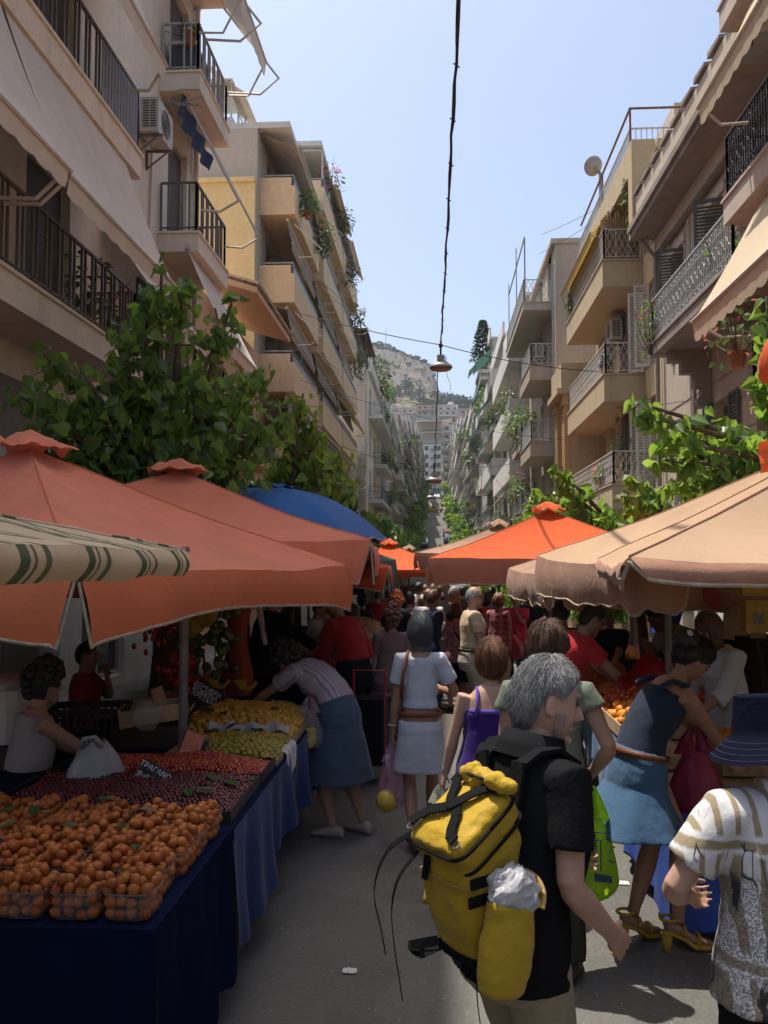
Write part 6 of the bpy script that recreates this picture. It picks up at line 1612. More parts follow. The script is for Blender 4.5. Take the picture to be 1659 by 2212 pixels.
# -- woman in the denim skirt leaning over the oranges
T = person('dark-haired woman in a denim dress and yellow high-heeled sandals leaning over the oranges', 0, 0, 0, None)
P = Person(1.66, 1.0, lean=38, female=True, yaw=0, pitch=42, hands=((.10,.52,.95), (.02,.50,1.0)), elbows=((-1,-.2,-.7), (1,.2,-.6)), feet=((-.07,-.06,.155), (.09,.12,.155)), grip=(.5,.5), pelv=(0,-.05,.97))
P.body(T, SKIN_T, .008, True, face=True); P.hair(T, H_BLACK, 'tied', .022, strands=700, seed=8)
mb = MB(); hp = lambda x, y, z: P.hc + P.hq @ V((x, y, z)); mb.ell(hp(0,-.10,.06), (.075,.07,.07), 14, 10, None, lambda a, e: 1+.08*math.sin(a*7+e*5)); mb.build('hair_bun', H_BLACK, T, True)
mb = MB(); mb.ell(hp(.05,-.135,.085), (.025,.015,.02), 8, 6); mb.build('hair_flower', WHITE, T, True)
DEN = C('denim_blue', (.055,.115,.20)); DEND = C('dark_denim', (.025,.036,.055))
P.top(T, DEND, 'dress_top', .014, .86, 0, 1.40, .010, (.012,.1), .0); P.skirt(T, DEN, .60, 1.0, 'skirt', .022, .13, .045, 7, shift=(.0,-.06)); P.belt(T, plain('brown_leather', (.17,.055,.025), .5), 1.0, .03, .03)
for q in (-1, 1):
    mb = MB(); mb.tube([P.S(z)[0] + P.S(z)[1] @ V((q*x, y, 0)) for z, x, y in ((1.33,.115,.125), (1.40,.105,.085), (1.445,.10,.01), (1.41,.10,-.075), (1.33,.11,-.125))], .016, 6); mb.build('shoulder_strap', DEND, T, True)
YSH = plain('mustard_suede', (.45,.27,.03), .8, .15, 20)
for q in (-1, 1):
    a = P.an[q]; fw = V((q*.18,1,0)).normalized(); rt = V((fw.y,-fw.x,0)); b0 = V((a.x, a.y, 0))
    mb = MB()
    mb.loft([[b0+fw*y+rt*(w*math.cos(j*PI/5))+V((0,0,zc+th*math.sin(j*PI/5))) for j in range(10)] for y, w, zc, th in ((-.085,.025,.10,.012), (-.05,.034,.098,.014), (.02,.036,.07,.014), (.08,.040,.026,.022), (.14,.042,.02,.020), (.175,.03,.018,.014))])
    mb.tube([b0+fw*-.065+V((0,0,0)), b0+fw*-.06+V((0,0,.10))], [.022,.03], 8)
    sh = mb.build('shoe', YSH, T, True)
    for (y0, z0, y1, z1) in ((-.05,.17,-.05,.17), (.02,.10,.02,.10), (.10,.05,.10,.05)):
        mb = MB(); mb.tube([b0+fw*y0+rt*(.042*math.cos(j*PI/6))+V((0,0,z0+.03*math.sin(j*PI/6)*0))+fw*(.045*math.sin(j*PI/6)*(1 if z0 > .15 else .2))+V((0,0,(.035*max(0, math.sin(j*PI/6))) if z0 < .15 else 0)) for j in range(13)], .009, 5); mb.build('sandal_strap', YSH, sh)
    mb = MB(); mb.loft([[b0+fw*y+rt*(w*math.cos(j*PI/5))+V((0,0,zc+th*math.sin(j*PI/5))) for j in range(10)] for y, w, zc, th in ((-.07,.026,.135,.03), (.0,.028,.115,.035), (.07,.034,.065,.025), (.13,.036,.05,.016), (.18,.03,.04,.010))]); mb.build('foot', SKIN_T, T, True)
place(T, 1.13, 4.92, -72); DENIM = T; DENIMP = P
# -- person with the bucket hat at the right edge
m = bpy.data.materials.new('printed_shirt'); nt, out = nodes_of(m); v = mapped(nt); sp = N(nt, 'ShaderNodeSeparateXYZ'); nt.links.new(v, sp.inputs[0])
vw = mapped(nt, (1,1,1)); wob = nz(nt, v, 9, 3, .6)
def mth(op, a, b=None):
    n = N(nt, 'ShaderNodeMath', operation=op)
    for i, x in enumerate((a, b)):
        if x is None: continue
        if isinstance(x, (int, float)): n.inputs[i].default_value = x
        else: nt.links.new(x, n.inputs[i])
    return n.outputs[0]
xw = mth('ADD', mth('MULTIPLY', sp.outputs[0], 20.0), mth('MULTIPLY', wob, .35))
bars = ramp(nt, mth('FRACT', xw), [(.0, 0.0), (.58, 0.0), (.62, 1.0), (.90, 1.0), (.94, 0.0)])
zsel = ramp(nt, mth('FRACT', mth('ADD', mth('MULTIPLY', sp.outputs[2], 3.1), mth('MULTIPLY', wob, .1))), [(.0, 1.0), (.80, 1.0), (.83, 0.0), (.97, 0.0), (1.0, 1.0)])
hb = ramp(nt, mth('FRACT', mth('ADD', mth('MULTIPLY', sp.outputs[2], 3.1), mth('MULTIPLY', wob, .1))), [(.80, 0.0), (.84, 0.0), (.86, 1.0), (.92, 1.0), (.94, 0.0)])
base = mixc(nt, mth('MULTIPLY', bars, zsel), (.60,.58,.56), (.30,.24,.15)); base = mixc(nt, hb, base, (.28,.225,.14))
vor = N(nt, 'ShaderNodeTexVoronoi', feature='DISTANCE_TO_EDGE'); vor.inputs['Scale'].default_value = 17; nt.links.new(mapped(nt, (1.2,1.2,.45)), vor.inputs['Vector'])
scr = mth('MULTIPLY', ramp(nt, vor.outputs['Distance'], [(.0, 1.0), (.02, 1.0), (.04, 0.0)]), ramp(nt, nz(nt, v, 5, 4, .6), [(.56, 0.0), (.62, 1.0)]))
base = mixc(nt, scr, base, (.05,.04,.035))
speck = ramp(nt, nz(nt, v, 150, 2, .5), [(.46, 0.0), (.52, 1.0)])
low = ramp(nt, mth('MULTIPLY', mth('ADD', sp.outputs[2], mth('MULTIPLY', wob, .12)), .5), [(0, 1.0), (.585, 1.0), (.615, 0.0)])
base = mixc(nt, mth('MULTIPLY', mth('MULTIPLY', speck, low), .75), base, (.10,.10,.105))
lowd = mth('MULTIPLY', ramp(nt, nz(nt, mapped(nt, (3,3,1.1)), 4, 4, .7), [(.55, 0.0), (.60, 1.0)]), low)
base = mixc(nt, lowd, base, (.03,.028,.028))
fin(nt, out, base, .8, nz(nt, v, 90, 3, .5), .1, spec=.15, sheen=.1); PRINT = m
T = person('person in a navy bucket hat and a brown and white printed shirt', 0, 0, 0, None)
P = Person(1.60, 1.16, lean=5, female=True, yaw=-8, pitch=8, hands=((-.20,.24,1.06), (.25,.25,.95)), elbows=((-1,-.5,-.5), (.9,-.8,0)), grip=(.6,.6), shw=.185)
P.body(T, SKIN, .0055, True); P.hair(T, H_DGREY, 'short', .012, strands=300, seed=15)
P.top(T, PRINT, 'shirt', .024, .84, .5, 1.45, .009, (.022,.12), .03, .022, collar=True); P.trousers(T, C('black_trousers', (.012,.012,.014)), 'trousers', .02, 1, 1.0, .012); P.shoes(T, plain('dark_shoe', (.03,.025,.02), .6))
NAVY = C('navy_cotton', (.0045,.0055,.013)); mb = MB()
def hatp(u, v):
    a = 2*PI*u
    if v < .35: r = .104*math.sin(PI/2*min(1, v/.30))**.6; z = .142-.018*(v/.35)**2
    elif v < .62: t = (v-.35)/.27; r = .104+.012*t; z = .124-.105*t
    else: t = (v-.62)/.38; r = .116+.072*t; z = .019-.075*t+.008*math.sin(a*3)*t
    return P.hc + P.hq @ V((r*math.cos(a)*.98, r*math.sin(a)*1.10-.005, z))
mb.grid(hatp, 40, 30); mb.build('bucket_hat', NAVY, T, True)
mb = MB()
for i in range(4): mb.tube([hatp(j/40, .72+.075*i)+V((0,0,.001)) for j in range(41)], .0007, 3, False)
mb.build('hat_stitching', C('pale_stitch', (.04,.045,.10)), T)
place(T, 1.02, 2.72, 10); HATP = T
# -- mid-distance crowd: (label, head-top pixel, distance, height, girth, female, facing, spec)
def simple(label, u, v, y, rz, h=None, g=1.0, f=False, skin=SKIN, hair=H_BROWN, style='short', top=None, tn='shirt', bottom=None, bn='trousers', sleeve=.5, hem=.80, lean=0, yaw=0, pitch=5, hands=None, elbows=None, feet=None, vox=.013, face=True, skirt=None, shoes=None, extra=None, vol=.014, L=.1, grip=(.5,.5), curly=False, glasses=None, belt=None, X=None, sleeveless=False, sit=0, knees=None, fine=False, side=0, pelv=None):
    if h is None:
        h = at(u, v, y).z-gz(y)
        if lean: h = h/ (1-.25*(1-math.cos(R(lean))))
    T = person(label, 0, 0, 0, None)
    P = Person(h, g, lean=lean, female=f, yaw=yaw, pitch=pitch, hands=hands, elbows=elbows, feet=feet, grip=grip, sit=sit, knees=knees, side=side, pelv=pelv)
    P.body(T, skin, vox, fine, face=face)
    if curly: P.curls(T, hair, 80, .028, vol)
    elif style: P.hair(T, hair, style, vol, L, seed=int(u))
    if top: P.top(T, top, tn, .018, hem, sleeve, 1.45 if not sleeveless else 1.42, vox, (.018,.12), .02 if hem < .86 else 0)
    if skirt: P.skirt(T, skirt[0], skirt[1], 1.0, 'skirt', .018, skirt[2], .015, 9, vox)
    elif bottom: P.trousers(T, bottom, bn, .018, 1, 1.0, vox)
    P.shoes(T, shoes or plain('dark_shoe', (.03,.025,.02), .6))
    if glasses is not None: P.glasses(T, glasses)
    if belt: P.belt(T, belt, 1.0, .03)
    if extra: extra(T, P)
    x = X if X is not None else at(u, 1213, y).x
    hd = rotZ(R(rz)) @ V((P.hc.x, P.hc.y, 0))
    place(T, x-hd.x, y-hd.y, rz); return T, P
BLACKT = C('black_top', (.014,.014,.016)); WHITET = C('white_tee', (.58,.58,.58)); REDC = C('red_polo', (.42,.025,.03)); REDS = C('dark_red_shirt', (.30,.018,.018)); NAVYS = C('navy_shirt', (.022,.03,.06)); JEANS = C('jeans', (.05,.075,.13)); ORT = C('orange_tee', (.62,.13,.03)); BEIGET = C('beige_tee', (.55,.40,.24)); STONEP = C('stone_trousers', (.42,.36,.27)); TAUPE = C('taupe_top', (.17,.115,.105)); MAG = C('magenta_polo', (.55,.03,.10)); GREYT = C('grey_tee', (.10,.10,.105)); BROWNT = C('brown_top', (.09,.06,.05)); BLUET = C('blue_tee', (.03,.10,.38)); CREAMT = C('cream_shirt', (.50,.44,.36))
def pattern(name, a, b, c, sc):
    m = bpy.data.materials.new(name); nt, out = nodes_of(m); v = mapped(nt)
    q = ramp(nt, nz(nt, v, sc, 4, .6, 1.2), [(.36, a), (.45, b), (.54, c), (.62, a)]); fin(nt, out, q, .8, None, spec=.1); return m
def stripes(name, a, b, sc, axis=2, w=.5, a2=None):
    m = bpy.data.materials.new(name); nt, out = nodes_of(m); v = mapped(nt); sp = N(nt, 'ShaderNodeSeparateXYZ'); nt.links.new(v, sp.inputs[0])
    n = N(nt, 'ShaderNodeMath', operation='MULTIPLY'); n.inputs[1].default_value = sc; nt.links.new(sp.outputs[axis], n.inputs[0])
    f = N(nt, 'ShaderNodeMath', operation='FRACT'); nt.links.new(n.outputs[0], f.inputs[0])
    q = ramp(nt, f.outputs[0], [(0, a), (w, a), (w+.03, b), (.97, b)])
    if a2: 
        n2 = N(nt, 'ShaderNodeMath', operation='MULTIPLY'); n2.inputs[1].default_value = sc*.7; nt.links.new(sp.outputs[0], n2.inputs[0])
        f2 = N(nt, 'ShaderNodeMath', operation='FRACT'); nt.links.new(n2.outputs[0], f2.inputs[0]); q = mixc(nt, ramp(nt, f2.outputs[0], [(.55, 0.0), (.6, .6)]), q, a2)
    fin(nt, out, q, .8, None, spec=.1); return m
PAIS = pattern('paisley_blouse', (.10,.06,.065), (.42,.28,.30), (.25,.07,.09), 26); PLAID = stripes('plaid_blouse', (.33,.12,.13), (.18,.07,.09), 11, 2, .55, (.42,.20,.20)); BRST = stripes('brown_striped_tee', (.10,.035,.03), (.48,.38,.33), 17); LINEST = stripes('pale_striped_blouse', (.36,.31,.32), (.22,.18,.20), 30, 0, .6)
def camera_strap(T, P):
    mb = MB(); mb.tube([P.sh[-1]+V((.06,-.03,.05)), P.S(1.2)[0]+V((0,-.15,0)), P.S(1.0)[0]+V((.17,-.1,0))], .012, 5); mb.build('bag_strap', BLACKT, T, True)
simple('bald man in sunglasses, beige t-shirt and stone trousers facing the stalls in the sun', 1023, 1272, 10.7, -82, None, 1.16, False, SKIN, H_GREY, 'bald', BEIGET, 't_shirt', STONEP, sleeve=.5, hem=.98, yaw=-10, hands=((-.22,.10,.86),(.24,.12,.84)), glasses=True, belt=plain('dark_belt', (.03,.02,.015), .5), vol=.004)
simple('small woman in a pink paisley blouse and a black skirt with her back turned', 985, 1308, 12.6, 6, None, 1.16, True, SKIN, H_BROWN, 'bob', PAIS, 'blouse', hem=.80, sleeve=.55, skirt=(C('black_skirt', (.012,.012,.014)), .50, .03), face=False, vol=.016, L=.0, extra=camera_strap)
simple('woman in a navy shirt with her brown hair pinned up, turned to the side', 937, 1280, 12.8, -60, None, 1.05, True, SKIN_D, H_BROWN, 'tied', NAVYS, 'shirt_dress', JEANS, hem=.55, sleeve=.75, vol=.018)
simple('man in an orange t-shirt half hidden behind the navy shirt woman', 912, 1290, 14.0, 10, None, 1.05, False, SKIN_D, H_BROWN, 'bald', ORT, 't_shirt', JEANS, face=False, vol=.004)
simple('man with a shaved head in a white shirt behind the navy shirt woman', 925, 1275, 13.4, 12, None, 1.0, False, SKIN_T, H_BROWN, 'bald', WHITET, 't_shirt', JEANS, face=False, vol=.003)
simple('broad man in black with sunglasses standing behind the paisley blouse', 981, 1270, 14.6, -70, None, 1.2, False, SKIN_D, H_GREY, 'short', BLACKT, 't_shirt', BLACKT, glasses=True, vol=.006)
simple('man with white hair in a light grey shirt further back in the crowd', 966, 1268, 16.5, 8, None, 1.1, False, SKIN, H_WHITE, 'short', C('pale_grey_shirt', (.38,.38,.38)), 'shirt', GREYT, face=False)
simple('woman with bright curly orange hair and a black off-shoulder top', 857, 1286, 12.8, -12, None, 1.0, True, SKIN, H_ORANGE, 'short', BLACKT, 'top', BLACKT, sleeve=.35, curly=True, vol=.03, face=False)
simple('woman with curly brown hair in a taupe top, back turned, left of the white dress', 847, 1318, 9.4, 4, None, 1.12, True, SKIN_D, H_BROWN, 'short', TAUPE, 'top', GREYT, hem=.72, sleeve=.5, curly=True, vol=.035, face=False)
simple('tall figure in a dark grey t-shirt between the orange hair and the orange t-shirt', 885, 1283, 14.5, 12, None, 1.1, False, SKIN_D, H_BLACK, 'short', GREYT, 't_shirt', JEANS, face=False)
simple('woman with orange-red hair and a plaid blouse over khaki trousers', 1077, 1287, 14.6, -35, None, 1.05, True, SKIN_D, H_AUB, 'bob', PLAID, 'blouse', STONEP, hem=.84, sleeve=.55, yaw=-20, vol=.02, L=.0)
simple('man in a magenta polo shirt scratching his chin behind the brown pole', 1113, 1283, 15.2, 160, None, 1.15, False, SKIN_T, H_GREY, 'short', MAG, 'polo_shirt', JEANS, hands=((-.05,.16,1.40),(.20,.14,.9)), elbows=((-.5,.2,-1),None), yaw=10)
simple('woman in dark blue with a big red bag behind the plaid blouse', 1050, 1285, 15.5, 20, None, 1.0, True, SKIN_D, H_BLACK, 'bob', NAVYS, 'top', JEANS, face=False, L=.0)
simple('person in an orange-red top behind the bald man', 1040, 1283, 15.5, -20, None, 1.0, True, SKIN, H_BLOND, 'bob', C('orange_red_top', (.55,.07,.03)), 'top', JEANS, L=.0)
simple('man in a brown and white striped t-shirt with a shoulder strap', 1213, 1300, 8.6, -20, None, 1.05, False, SKIN_T, H_BLACK, 'short', BRST, 't_shirt', JEANS, face=False, extra=camera_strap, hem=.9)
simple('man in a red polo shirt and glasses bending over the fruit on the right', 1277, 1312, 7.6, -78, 1.74, 1.15, False, SKIN_D, H_BLACK, 'short', REDC, 'polo_shirt', JEANS, lean=34, pitch=28, hands=((.06,.62,.92),(.18,.58,.95)), elbows=((-1,-.2,-.6),(1,-.2,-.5)), glasses=False, sleeve=.5, vox=.009, fine=True)
simple('blonde stallholder in a black top behind the right-hand fruit', 1312, 1312, 9.6, 150, None, 1.1, True, SKIN, H_BLOND, 'bob', BLACKT, 'top', GREYT, pitch=25, hands=((-.12,.36,.98),(.16,.34,1.0)), L=.0, sleeve=.35)
simple('stallholder in a loose whitish shirt stooping behind the right-hand crates', 1420, 1322, 8.6, 105, 1.74, 1.25, False, SKIN_T, H_BLACK, 'short', C('whitish_shirt', (.46,.38,.40)), 'shirt', STONEP, lean=40, pitch=35, hands=((-.1,.55,.75),(.1,.5,.72)), hem=.7)
simple('long-haired stallholder in a white top and jeans looking down at her crates', 1530, 1325, 6.6, 115, None, 1.0, True, SKIN_D, H_BROWN, 'long', WHITET, 'top', C('pale_jeans', (.16,.22,.29)), lean=14, pitch=30, hands=((-.12,.40,.98),(.14,.38,1.0)), vox=.010, fine=True, L=.10, sleeve=.75)
# left side
simple('woman in a pale striped blouse and blue skirt leaning far over the plums', 622, 1432, 7.0, 62, 1.66, 1.05, True, SKIN_D, H_BLACK, 'short', LINEST, 'blouse', lean=66, pitch=50, hands=((-.12,.80,.92),(.10,.34,.88)), elbows=((-1,0,-.4),(1,-.5,-.3)), skirt=(C('blue_skirt', (.05,.075,.11)), .42, .10), sleeve=.5, vox=.009, fine=True, curly=True, vol=.03, hem=.92, shoes=plain('pale_sandal', (.38,.30,.24), .6), feet=((-.09,-.02,.085),(.12,-.16,.085)))
simple('grey-haired man in a red shirt and black trousers stooping at the left stall', 722, 1330, 9.2, 58, 1.76, 1.12, False, SKIN_T, H_DGREY, 'short', REDS, 'shirt', BLACKT, lean=26, pitch=28, hands=((-.1,.45,1.0),(.26,.05,.86)), sleeve=.75, vox=.010, hem=.96, fine=True)
simple('man in a white t-shirt looking down at a small bag on the left', 690, 1300, 12.0, -95, None, 1.0, False, SKIN_D, H_BLACK, 'short', WHITET, 't_shirt', JEANS, pitch=25, hands=((-.08,.30,1.02),(.08,.32,1.04)))
simple('older man with grey hair in a white shirt behind the white t-shirt man', 712, 1290, 13.2, -105, None, 1.05, False, SKIN, H_GREY, 'short', CREAMT, 'shirt', JEANS, pitch=15)
simple('black-haired stallholder in a black hooded top reaching across his stall', 600, 1312, 9.8, -62, 1.78, 1.2, False, SKIN_D, H_BLACK, 'fringe', BLACKT, 'hooded_top', BLACKT, lean=14, pitch=20, hands=((-.1,.45,1.05),(.18,.52,1.06)), sleeve=1, vol=.02)
simple('person in a beige top with short black hair on the left near the potatoes', 762, 1312, 10.6, -25, None, 1.1, True, SKIN_D, H_BLACK, 'bob', C('beige_top', (.30,.24,.20)), 'top', GREYT, face=False, L=.0)
simple('man in a bright blue t-shirt bending far back on the left', 733, 1283, 17.0, 40, 1.7, 1.05, False, SKIN_D, H_BLACK, 'short', BLUET, 't_shirt', JEANS, lean=30, pitch=20, face=False)
simple('seated stallholder in a pale vest with dark tied hair at the left edge', 100, 1440, 5.35, -58, 1.66, 1.12, True, SKIN_D, H_BLACK, 'tied', C('pale_vest', (.32,.28,.26)), 'vest', GREYT, sleeve=0, hem=.84, lean=8, pitch=8, pelv=(0,0,.66), feet=((-.1,.34,.085),(.1,.34,.085)), hands=((-.1,.45,.84),(.1,.5,.82)), vox=.009, fine=True, vol=.024, sleeveless=True, curly=True)
simple('man in a red t-shirt seated with a hand at his mouth in the deep shade', 192, 1405, 8.2, -80, 1.7, 1.1, False, SKIN_T, H_BLACK, 'short', C('deep_red_tee', (.25,.015,.02)), 't_shirt', JEANS, pelv=(0,0,.48), feet=((-.12,.45,.085),(.12,.42,.085)), hands=((-.02,.20,.97),(.16,.30,.62)), elbows=((-.4,.3,-1),None))
for x_, y_, h_, lb in ((-2.5, 5.27, .56, 'dark stool under the seated stallholder in the pale vest'), (-3.3, 8.15, .38, 'dark stool under the seated man in the red t-shirt')):
    T = thing('stool', lb, 'stool', (x_, y_, 0)); mb = MB(); mb.lathe((x_, y_, h_-.04), [(.15,0), (.17,.01), (.17,.035), (.15,.04)], 18); mb.build('seat', plain('stool_wood', (.10,.06,.035), .7), T)
    for a in range(4): mb = MB(); mb.tube([(x_+.13*math.cos(a*PI/2+.8), y_+.13*math.sin(a*PI/2+.8), h_-.04), (x_+.17*math.cos(a*PI/2+.8), y_+.17*math.sin(a*PI/2+.8), 0)], .018, 6); mb.build('leg', plain('stool_wood', (.10,.06,.035), .7), T)
# far heads
FARP = [(905,1262,22,'white shirt', WHITET, H_BLACK), (918,1266,26,'cream shirt and blond hair', CREAMT, H_BLOND), (893,1266,24,'blue shirt', C('mid_blue_shirt', (.10,.17,.30)), H_BROWN), (936,1264,28,'green top and fair hair', C('green_top', (.12,.20,.06)), H_BLOND), (878,1270,20,'black t-shirt', BLACKT, H_BLACK),
        (950,1267,23,'dark blue shirt', NAVYS, H_BROWN), (1000,1269,20,'brown top', BROWNT, H_BLACK), (870,1266,25,'white vest', WHITET, H_BROWN), (840,1274,21,'purple top', C('purple_top', (.14,.06,.16)), H_BLACK), (815,1276,18,'red top', REDS, H_BLACK), (1062,1272,21,'grey t-shirt', GREYT, H_BLACK), (1140,1280,17,'black shirt', NAVYS, H_BLACK), (783,1286,15,'dark brown top', BROWNT, H_BLACK), (1170,1284,16,'navy polo', NAVYS, H_GREY), (1005,1262,27,'pale blue shirt', C('pale_blue_shirt', (.28,.36,.46)), H_GREY), (960,1262,31,'white blouse', WHITET, H_AUB), (885,1259,33,'beige shirt', BEIGET, H_DGREY)]
for k, (u, v, y, what, mt, hm) in enumerate(FARP):
    simple(f'distant shopper in a {what}, {ordw[k] if k < 16 else "seventeenth"} of the far heads', u, v, y, (k*47) % 90-45, None, 1.0+.04*(k % 4), k % 2 == 0, (SKIN, SKIN_D, SKIN_T)[k % 3], hm, 'short' if k % 2 else 'bob', mt, 'top', (JEANS, GREYT, STONEP)[k % 3], face=False, vox=.018, L=.0)

# ================================================================ carried things
LIME = bagmat('lime_plastic', (.42,.66,.02), .5); PINKP = bagmat('pink_plastic', (.58,.10,.22), .45, .75); CLEARP = bagmat('milky_plastic', (.60,.62,.58), .5, .5); WHITEP = bagmat('white_plastic', (.66,.65,.64), .4); TEALP = bagmat('teal_plastic', (.05,.42,.38), .5, .8); REDP = bagmat('red_plastic', (.50,.03,.04), .4, .8); CRIM = bagmat('crimson_plastic', (.36,.02,.07), .35, .9); LILAC = bagmat('lilac_plastic', (.50,.25,.42), .5, .45)
YELF = fruitmat('yellow_fruit', [(.50,.34,.04), (.62,.42,.06)], .4)
gp = world_of(SAGE, SAGEP.ha[1])+V((0,.02,-.05))
b = carrier_bag('lime green carrier bag with a dark blue printed tower, carried by the sage top shopper', gp, .27, .60, LIME, 3, rz=.3)
PRN = plain('navy_print', (.03,.05,.12), .5)
mb = MB()
c = gp+V((0,0,-.36)); fr = rotZ(.3)
def bp(x, z): return c + fr @ V((x, -.092+.25*x*x*4-.01, z))
for (a, b_) in (((-.03,.10),(-.03,-.05)), ((-.005,.10),(-.005,-.05)), ((-.03,.10),(-.005,.10)), ((.03,.02),(.06,.05)), ((.03,-.0),(.07,-.02)), ((-.05,.14),(.05,.13))): mb.tube([bp(*a), bp((a[0]+b_[0])/2, (a[1]+b_[1])/2), bp(*b_)], .0035, 4)
mb.add([bp(-.04,-.06), bp(.055,-.085), bp(.06,-.12), bp(-.04,-.10)], [(0,1,2,3)]); mb.build('print', PRN, b)
carrier_bag('pink see-through bag with a melon, carried low by the white dress woman', world_of(LADYW, LADYWP.ha[-1])+V((0,0,-.06)), .23, .52, LILAC, 5, True, YELF, .085, 1)
carrier_bag('milky plastic bag of greens carried by the purple dress woman', world_of(LADYP, LADYPP.ha[-1])+V((-.03,.03,-.06)), .19, .36, bagmat('pale_green_plastic', (.50,.55,.40), .5, .75), 6)
carrier_bag('thin teal bag carried beside the milky bag by the purple dress woman', world_of(LADYP, LADYPP.ha[-1])+V((.06,.05,-.08)), .10, .34, TEALP, 7)
carrier_bag('red and pink carrier bag carried on the arm of the leaning striped blouse woman', at(686,1470,6.75), .25, .46, PINKP, 8, True)
carrier_bag('clear bag of yellow apricots carried by the leaning striped blouse woman', at(668,1500,6.6), .22, .40, bagmat('clear_plastic', (.55,.55,.52), .4, .30), 9, True, YELF, .035, 12)
carrier_bag('crimson carrier bag carried in front of the denim dress woman', at(1500,1560,5.0), .30, .50, CRIM, 10)
carrier_bag('small white bag carried by the man in the white t-shirt', at(712,1352,11.8), .16, .26, WHITEP, 11)
carrier_bag('red shopping bag carried behind the plaid blouse', at(1052,1345,15.2), .30, .55, CRIM, 12)
carrier_bag('red patterned bag carried by the magenta polo man', at(1108,1350,14.6), .38, .55, bagmat('dark_red_bag', (.28,.03,.04), .2), 13)
# ---------------------------------------------------------------- lettering
def lettering(text, size, M4, mat, parent, name='lettering', depth=.0012):
    cu = bpy.data.curves.new(name, 'FONT'); cu.body = text; cu.size = size; cu.align_x = 'CENTER'; cu.align_y = 'CENTER'; cu.extrude = depth; cu.space_line = .82; cu.offset = size*.012
    o = bpy.data.objects.new(name, cu); COL.objects.link(o)
    dg = bpy.context.evaluated_depsgraph_get(); me = bpy.data.meshes.new_from_object(o.evaluated_get(dg)); bpy.data.objects.remove(o)
    me.transform(M4)
    w = Matrix.Identity(4); q = parent
    while q is not None: w = q.matrix_basis @ w; q = q.parent
    me.transform(w.inverted()); me.materials.clear(); me.materials.append(mat)
    n = bpy.data.objects.new(name, me); COL.objects.link(n); n.parent = parent
    return n
def frame_at(p, normal, up=(0,0,1), roll=0):
    n = V(normal).normalized(); x = V(up).cross(n).normalized(); y = n.cross(x)
    m = Matrix((x, y, n)).transposed() @ rotZ(roll)
    return Matrix.Translation(V(p)) @ m.to_4x4()
CHALK = plain('chalk_white', (.55,.55,.52), .8, .15, 30); BOARD = plain('chalk_board', (.012,.013,.016), .5, .2, 8); WOODP = plain('pale_wood', (.42,.30,.17), .8, .25, 7); CARD = plain('cardboard', (.36,.25,.15), .9, .2, 6)
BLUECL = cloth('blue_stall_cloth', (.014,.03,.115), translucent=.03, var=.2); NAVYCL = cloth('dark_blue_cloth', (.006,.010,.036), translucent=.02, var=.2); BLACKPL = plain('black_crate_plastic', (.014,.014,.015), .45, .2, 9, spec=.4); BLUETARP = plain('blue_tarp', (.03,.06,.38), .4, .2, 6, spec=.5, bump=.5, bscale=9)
def drape(mb, pts, drop, amp=.03, nf=26, out=(1,0,0), rows=10, wob=.03, seed=0):
    """cloth hanging from a polyline with vertical folds"""
    o = V(out); L = [V(p) for p in pts]; n = 150
    seg = [(b-a).length for a, b in zip(L, L[1:])]; tot = sum(seg)
    def pos(s):
        s *= tot
        for a, b, l in zip(L, L[1:], seg):
            if s <= l or b is L[-1]: return a+(b-a)*min(1, s/l)
            s -= l
    def fn(u, v):
        d = drop(u) if callable(drop) else drop
        f = amp*v**.7*(math.sin(u*nf+seed)+.6*math.sin(u*nf*2.3+1.7+seed)+.8*noise.noise(V((u*9, v*1.5, seed))))
        return pos(u) + o*(f+.012*v) + V((0, 0, -d*v + wob*v*noise.noise(V((u*7, 3, seed)))))
    mb.grid(fn, n, rows)
def table(name_label, x0, x1, y0, y1, z, legs=True):
    t = thing('market_stall', name_label, 'stall', ((x0+x1)/2, (y0+y1)/2, 0))
    mb = MB(); mb.b2(x0, y0, z-.04, x1, y1, z); mb.build('tabletop', WOODP, t)
    for x in (x0+.08, x1-.08):
        for y in (y0+.1, y1-.1):
            mb = MB(); mb.b2(x-.02, y-.02, gz(y), x+.02, y+.02, z-.041); mb.build('leg', STEEL, t)
    return t
def fruit_mesh(name, r, mat, sq=1.0, dimple=True, n=10, m=8):
    mb = MB(); mb.ell((0,0,0), (r, r, r*sq), n, m, None, (lambda a, e: 1-.10*max(0, (e-1.1))) if dimple else None)
    o = mb.build(name, mat, None, True); me = o.data; bpy.data.objects.remove(o); return me
def heap(name, cat, label, group, me, spots, seed=1, cap=300, stuff_label=None):
    """the nearest fruit as things of their own, the rest as one heap"""
    rg = random.Random(seed)
    spots = sorted(spots, key=lambda p: (V(p)-CAM).length)
    def rot(): return (rg.uniform(-.7,.7), rg.uniform(-.7,.7), rg.random()*6.28)
    for p in spots[:cap]:
        o = bpy.data.objects.new(name, me); COL.objects.link(o); o.location = p; o.rotation_euler = rot(); s = rg.uniform(.9, 1.1); o.scale = (s, s, s*rg.uniform(.93, 1.05)); tag(o, label, cat, group)
    if len(spots) > cap:
        mb = MB(); vs = [v.co.copy() for v in me.vertices]; fs = [tuple(p.vertices) for p in me.polygons]
        for p in spots[cap:]:
            s = rg.uniform(.9, 1.1); q = rotZ(rg.random()*6) @ rotX(rg.uniform(-.7,.7)); mb.add([V(p) + q @ v*s for v in vs], fs)
        tag(mb.build(name+'_heap', me.materials[0], None, True), stuff_label, 'fruit heap', None, 'stuff')
